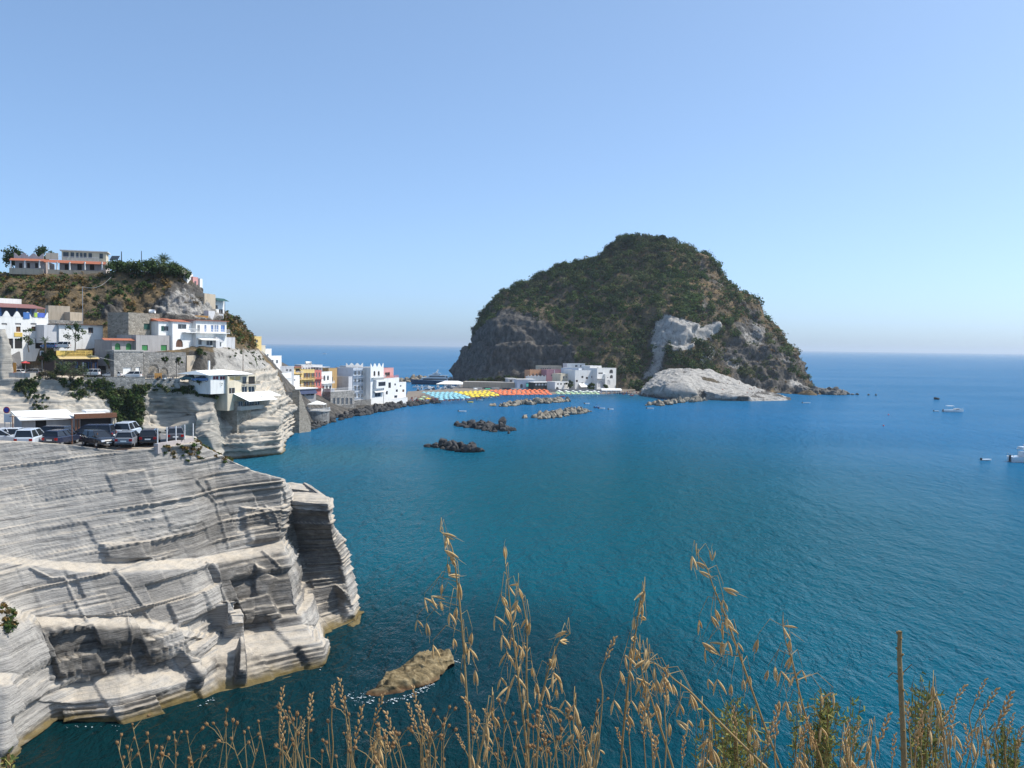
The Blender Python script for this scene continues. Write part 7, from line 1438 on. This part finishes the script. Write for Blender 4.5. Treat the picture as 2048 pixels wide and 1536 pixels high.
G_ = [(1393, 1108), (1412, 1132), (1426, 1172), (1446, 1220), (1470, 1285), (1495, 1355), (1525, 1440), (1548, 1500), (1568, 1550)]
wild_oat('long wild oat arching up to the right of centre', G_, 1.48, [(1384, 1112, 20), (1392, 1124, 60), (1398, 1142, 62), (1424, 1122, 176), (1446, 1176, 80), (1446, 1200, 10), (1430, 1218, 25), (1422, 1232, 35), (1398, 1240, 14), (1452, 1235, 20), (1445, 1245, 30), (1404, 1285, 60), (1420, 1285, 60), (1410, 1298, 35), (1444, 1282, 5), (1456, 1282, -8), (1476, 1285, 10), (1416, 1358, 20), (1434, 1358, 12), (1462, 1368, 0), (1486, 1358, 5), (1500, 1352, -5)], 7, .0019)
H_ = [(1296, 1322), (1318, 1332), (1350, 1360), (1382, 1385), (1420, 1425), (1470, 1475), (1550, 1552)]
wild_oat('wild oat slanting low across the green shrub', H_, 1.36, [(1292, 1296, -15), (1300, 1318, -40), (1308, 1335, 10), (1312, 1358, 15), (1328, 1352, 14), (1345, 1368, 15), (1380, 1388, 25), (1384, 1392, 0), (1360, 1408, 8), (1376, 1440, 18), (1352, 1440, 50), (1404, 1436, 0), (1338, 1446, 14)], 8)
I_ = [(1566, 1252), (1572, 1285), (1584, 1320), (1600, 1390), (1618, 1455), (1636, 1500), (1650, 1550)]
wild_oat('wild oat with a compact tip right of the arching one', I_, 1.52, [(1565, 1252, 70), (1580, 1280, -15), (1584, 1312, -25), (1536, 1340, -10), (1550, 1332, -8), (1562, 1342, 20), (1604, 1340, -8), (1586, 1352, 4), (1516, 1278, -10), (1642, 1388, -5), (1666, 1384, -14), (1558, 1400, 0), (1572, 1402, -4), (1597, 1405, 4), (1575, 1420, 30), (1600, 1450, 0), (1642, 1455, 14), (1620, 1470, 8)], 9)
J_ = [(1866, 1372), (1870, 1400), (1882, 1440), (1890, 1490), (1898, 1550)]
wild_oat('wild oat right of the thick broken stalk', J_, 1.4, [(1866, 1370, 0), (1872, 1392, -10), (1864, 1410, 4), (1850, 1425, 5), (1876, 1430, 0), (1840, 1455, -12), (1860, 1460, -14), (1880, 1470, 4), (1898, 1465, 0), (1910, 1470, 8), (1912, 1500, 14), (1945, 1485, -25), (1878, 1520, 14)], 10)
for k, (x, y, lean) in enumerate([(985, 1390, -20), (1150, 1400, 15), (1420, 1460, -12), (1505, 1440, 10), (1690, 1470, 12), (1745, 1450, -15), (1960, 1440, 20), (760, 1470, 12), (1195, 1450, -10), (1600, 1500, 18)]):
    px = [(x, y), (x + lean * .4, y + 45), (x + lean * 1.2, y + 110), (x + lean * 1.8, max(1552, y + 170))]; wild_oat('small drooping wild oat ' + ['beside the base of the tallest oat', 'right of the short bent oat', 'in front of the left green shrub', 'between the green shrubs', 'left of the thick broken stalk', 'just left of the broken stalk tip', 'near the right corner', 'left of the tallest oat', 'between bent oat and tall thin oat', 'in front of the middle shrub'][k], px, 1.3 + .03 * k, auto_spk(px, 7, 22, k, y, 1530), 20 + k)
# cocksfoot-like ears
def ear_mesh(k):
    g = random.Random(k + 50); m = MB(); L = .045 + .02 * g.random()
    for i in range(16):
        t = i / 15; a = i * 2.4; r = .0022 * math.sin(math.pi * min(.95, t * .85 + .12)); c = Vector((math.cos(a) * r, math.sin(a) * r, L * t)); d = Vector((math.cos(a) * .5, math.sin(a) * .5, 1)).normalized(); spindle(m, c, c + d * .0085, .0021, (0, 0, 0), 5, 5)
    me = m.mesh('ear'); me.materials.append(M_EAR); return me
EARS = [ear_mesh(k) for k in range(4)]
def cap_mesh(k):
    g = random.Random(k + 80); m = MB(); m.tube([(0, 0, 0), (0, 0, .003), (0, 0, .007), (0, 0, .010)], [.0012, .0042, .0046, .0030], 8)
    for a in range(5): t = a * 1.2566; m.tube([(math.cos(t) * .0028, math.sin(t) * .0028, .0095), (math.cos(t) * .0040, math.sin(t) * .0040, .0125)], [.0008, .0003], 4)
    me = m.mesh('seed_head'); me.materials.append(M_CAP); return me
CAPS = [cap_mesh(k) for k in range(3)]
def stalk(name, label, cat, group, px, Y, tops, meshes, seed, r, part):
    g = random.Random(seed); pts = to_ground(smooth_path(px, Y)); base = pts[-1].copy(); t = thing(name, label, cat, tuple(base), 0, group); m = MB(); m.tube([p - base for p in pts], [r * (.7 + .3 * i / len(pts)) for i in range(len(pts))], 5); d0 = (pts[0] - pts[1]).normalized()
    heads = [(pts[0], d0)]
    for k in range(tops - 1):
        i = min(len(pts) - 2, 2 + g.randrange(5)); s = pts[i]; e = s + Vector((g.uniform(-.03, .03), g.uniform(-.015, .015), g.uniform(.015, .04))); m.tube([s - base, s.lerp(e, .6) - base + Vector((0, 0, .004)), e - base], [r * .6, r * .5, r * .45], 4); heads.append((e, (e - s).normalized()))
    m.build('stem', M_STEM, t, True)
    for p, d in heads:
        o = bpy.data.objects.new(part, meshes[g.randrange(len(meshes))]); COL.objects.link(o); o.parent = t; o.location = p - base; o.rotation_euler = d.to_track_quat('Z', 'Y').to_euler(); s = g.uniform(.6, .95) * (1.0 if part == 'ear' else .72); o.scale = (s, s, s)
EARX = [(560, 1432, 8), (565, 1490, -3), (605, 1480, 4), (690, 1425, -18), (664, 1418, 4), (618, 1442, 8), (838, 1432, -22), (748, 1445, 30), (832, 1455, -35), (860, 1470, -40), (930, 1500, -50), (960, 1450, -60), (985, 1460, -40), (1210, 1322, 40), (1330, 1400, 2), (1258, 1470, -8), (1300, 1460, -14), (1312, 1500, -30), (1365, 1520, 6), (1550, 1480, 4), (1530, 1500, 30), (1690, 1510, 8), (1818, 1452, -8), (1832, 1500, 10), (1900, 1420, 60), (1950, 1405, 45), (1965, 1425, 60), (2000, 1440, 40), (2016, 1470, 25), (1940, 1500, -20), (1925, 1515, 30), (2035, 1500, 18), (1785, 1520, 8), (1985, 1465, 60), (700, 1500, -10), (780, 1510, -25), (1090, 1490, -15), (1160, 1510, 14)]
_g = random.Random(9); EARX += [(_g.uniform(560, 2040), _g.uniform(1475, 1525), _g.uniform(-45, 45)) for _ in range(16)]
for k, (x, y, ln) in enumerate(sorted(EARX)):
    zone = 'below the lower left cliff' if x < 720 else 'in the tangle below the slanting rock' if x < 1000 else 'among the wild oats at the centre' if x < 1400 else 'among the green shrubs' if x < 1780 else 'at the right end of the grasses'
    px = [(x, y), (x - ln * .25, y + 30), (x - ln * .2 + 3, y + 75), (x - ln * .5, max(y + 130, 1550))]
    stalk('grass_ear', f'dry grass ear, {ordn(k + 1)} from the left, {zone}', 'grass ear', f'dry grass ears {zone}', px, 1.28 + .35 * random.Random(k).random(), 1, EARS, k, .0013, 'ear')
g_ = random.Random(4)
for k, x in enumerate(sorted(g_.choice([g_.uniform(230, 520), g_.uniform(560, 1000), g_.uniform(560, 1000), g_.uniform(1000, 1200), g_.uniform(1000, 1200)]) for _ in range(88))):
    top = 1435 if x < 520 else 1400 if x > 900 else 1425; y = g_.uniform(top, 1528); ln = g_.uniform(-28, 22)
    zone = 'at the lower left over dark water' if x < 540 else 'in the tangle below the slanting rock' if x < 1000 else 'at the foot of the wild oats'
    px = [(x, y), (x - ln * .3, y + 25), (x - ln * .8, y + 60), (x - ln * 1.4, max(y + 110, 1550))]
    stalk('seed_stalk', f'brown seed stalk, {ordn(k + 1)} from the left, {zone}', 'seed stalk', f'seed stalks {zone}', px, 1.25 + .4 * g_.random(), g_.choice((1, 2, 2, 3, 4)), CAPS, 100 + k, .0009, 'seed_head')
# thick broken stalk
pts = to_ground(smooth_path([(1800, 1262), (1799, 1310), (1802, 1380), (1806, 1460), (1809, 1550)], 1.62)); base = pts[-1].copy(); t = thing('broken_stalk', 'thick greenish stalk broken off square at the top', 'stalk', tuple(base)); m = MB(); m.tube([p - base for p in pts], [.0036 + .0018 * min(1, i / 20) for i in range(len(pts))], 10)
m.build('stem', mat_straw('green_stalk', (.36, .28, .15), (.52, .43, .27)), t, True); m = MB()
for k in range(1, 19): p = pts[k] - base; a = k * 2.4; rr = .0044 + .0014 * min(1, k / 20); m.tube([p + Vector((math.cos(a) * rr * .6, math.sin(a) * rr * .6, 0)), p + Vector((math.cos(a) * rr * 1.45, math.sin(a) * rr * 1.45, .003))], [.0028, .0016], 6)
m.build('leaf_scars', M_STEM, t); m = MB(); p = pts[8] - base; m.tube([p, p + Vector((.02, 0, .02)), p + Vector((.027, 0, .005)), p + Vector((.02, 0, -.03))], .0009, 5); m.tube([p, p + Vector((-.014, 0, .004)), p + Vector((-.022, 0, -.004))], .0009, 5); m.build('tendril', M_CAP, t)
# feathery green shrubs
def feather_shrub(label, px, top, Y, wid, n, seed, cols):
    g = np.random.default_rng(seed); b = atY(px, 1536, Y); base = Vector((b.x, Y + .05, GZ)); t = thing('green_shrub', label, 'shrub', tuple(base), 0, 'feathery green shrubs at the bottom'); m = MB(); V = []; F = []; CC = []
    for k in range(n):
        ex = px + g.normal() * wid * .5; ey = top + abs(g.normal()) * 60 + abs(ex - px) * .5; e = atY(ex, ey, Y + g.normal() * .06) - base; s = Vector((g.normal() * .03, g.normal() * .03, 0)); mid = s.lerp(e, .55) + Vector((g.normal() * .02, g.normal() * .02, .04)); pts = [s, s.lerp(mid, .5), mid, mid.lerp(e, .5) + Vector((g.normal() * .006, 0, 0)), e]; m.tube(pts, [.0028, .0022, .0016, .0010, .0005], 5)
        path = []
        for i in range(len(pts) - 1):
            for q in range(22): path.append(pts[i].lerp(pts[i + 1], q / 22))
        for i, p in enumerate(path[30:]):
            for _ in range(2):
                d = Vector(g.normal(size=3)); d.normalize(); d = (d + Vector((0, 0, .6))).normalized(); L = .009 + .009 * g.random(); w = d.cross(Vector(g.normal(size=3))).normalized() * .0021; o = len(V); q0 = p + Vector(g.normal(size=3)) * .006; V += [q0 - w, q0 + w, q0 + d * L + w * .5, q0 + d * L - w * .5]; F.append((o, o + 1, o + 2, o + 3)); CC += [cols[int(g.integers(0, len(cols)))]] * 4
    m.build('stems', M_CAP, t); leaf_obj('foliage', np.array([tuple(v) for v in V]), np.array(F), np.array(CC), t)
SH = np.array([(.22, .23, .075), (.27, .27, .09), (.16, .18, .06), (.33, .28, .10)])
feather_shrub('feathery green shrub left of the compact-tipped oat', 1470, 1385, 1.75, 75, 44, 1, SH); feather_shrub('feathery green shrub between the oats and the broken stalk', 1650, 1365, 1.85, 70, 40, 2, SH); feather_shrub('dark feathery shrub right of the broken stalk', 1850, 1350, 1.8, 45, 30, 3, SH * .8); feather_shrub('sparse green shrub in the lower right corner', 2015, 1440, 1.75, 40, 20, 4, SH * .8); feather_shrub('low green shrub in the lower left corner', 10, 1500, 1.7, 45, 20, 5, SH * 1.2)
# ================================================================== sea air
b = NB('sea_haze'); pv = b.n('VolumePrincipled', {'Color': (.80, .90, 1.0), 'Density': 7e-5, 'Anisotropy': .3}); b.t.links.new(pv.outputs[0], b.out.inputs['Volume']); b.t.nodes.remove(b.p)
tag(MB().box(-60000, 60000, -250, 60000, -6, 140).build('haze', b.m), 'thin pale sea haze over the whole bay', 'haze', None, 'stuff')
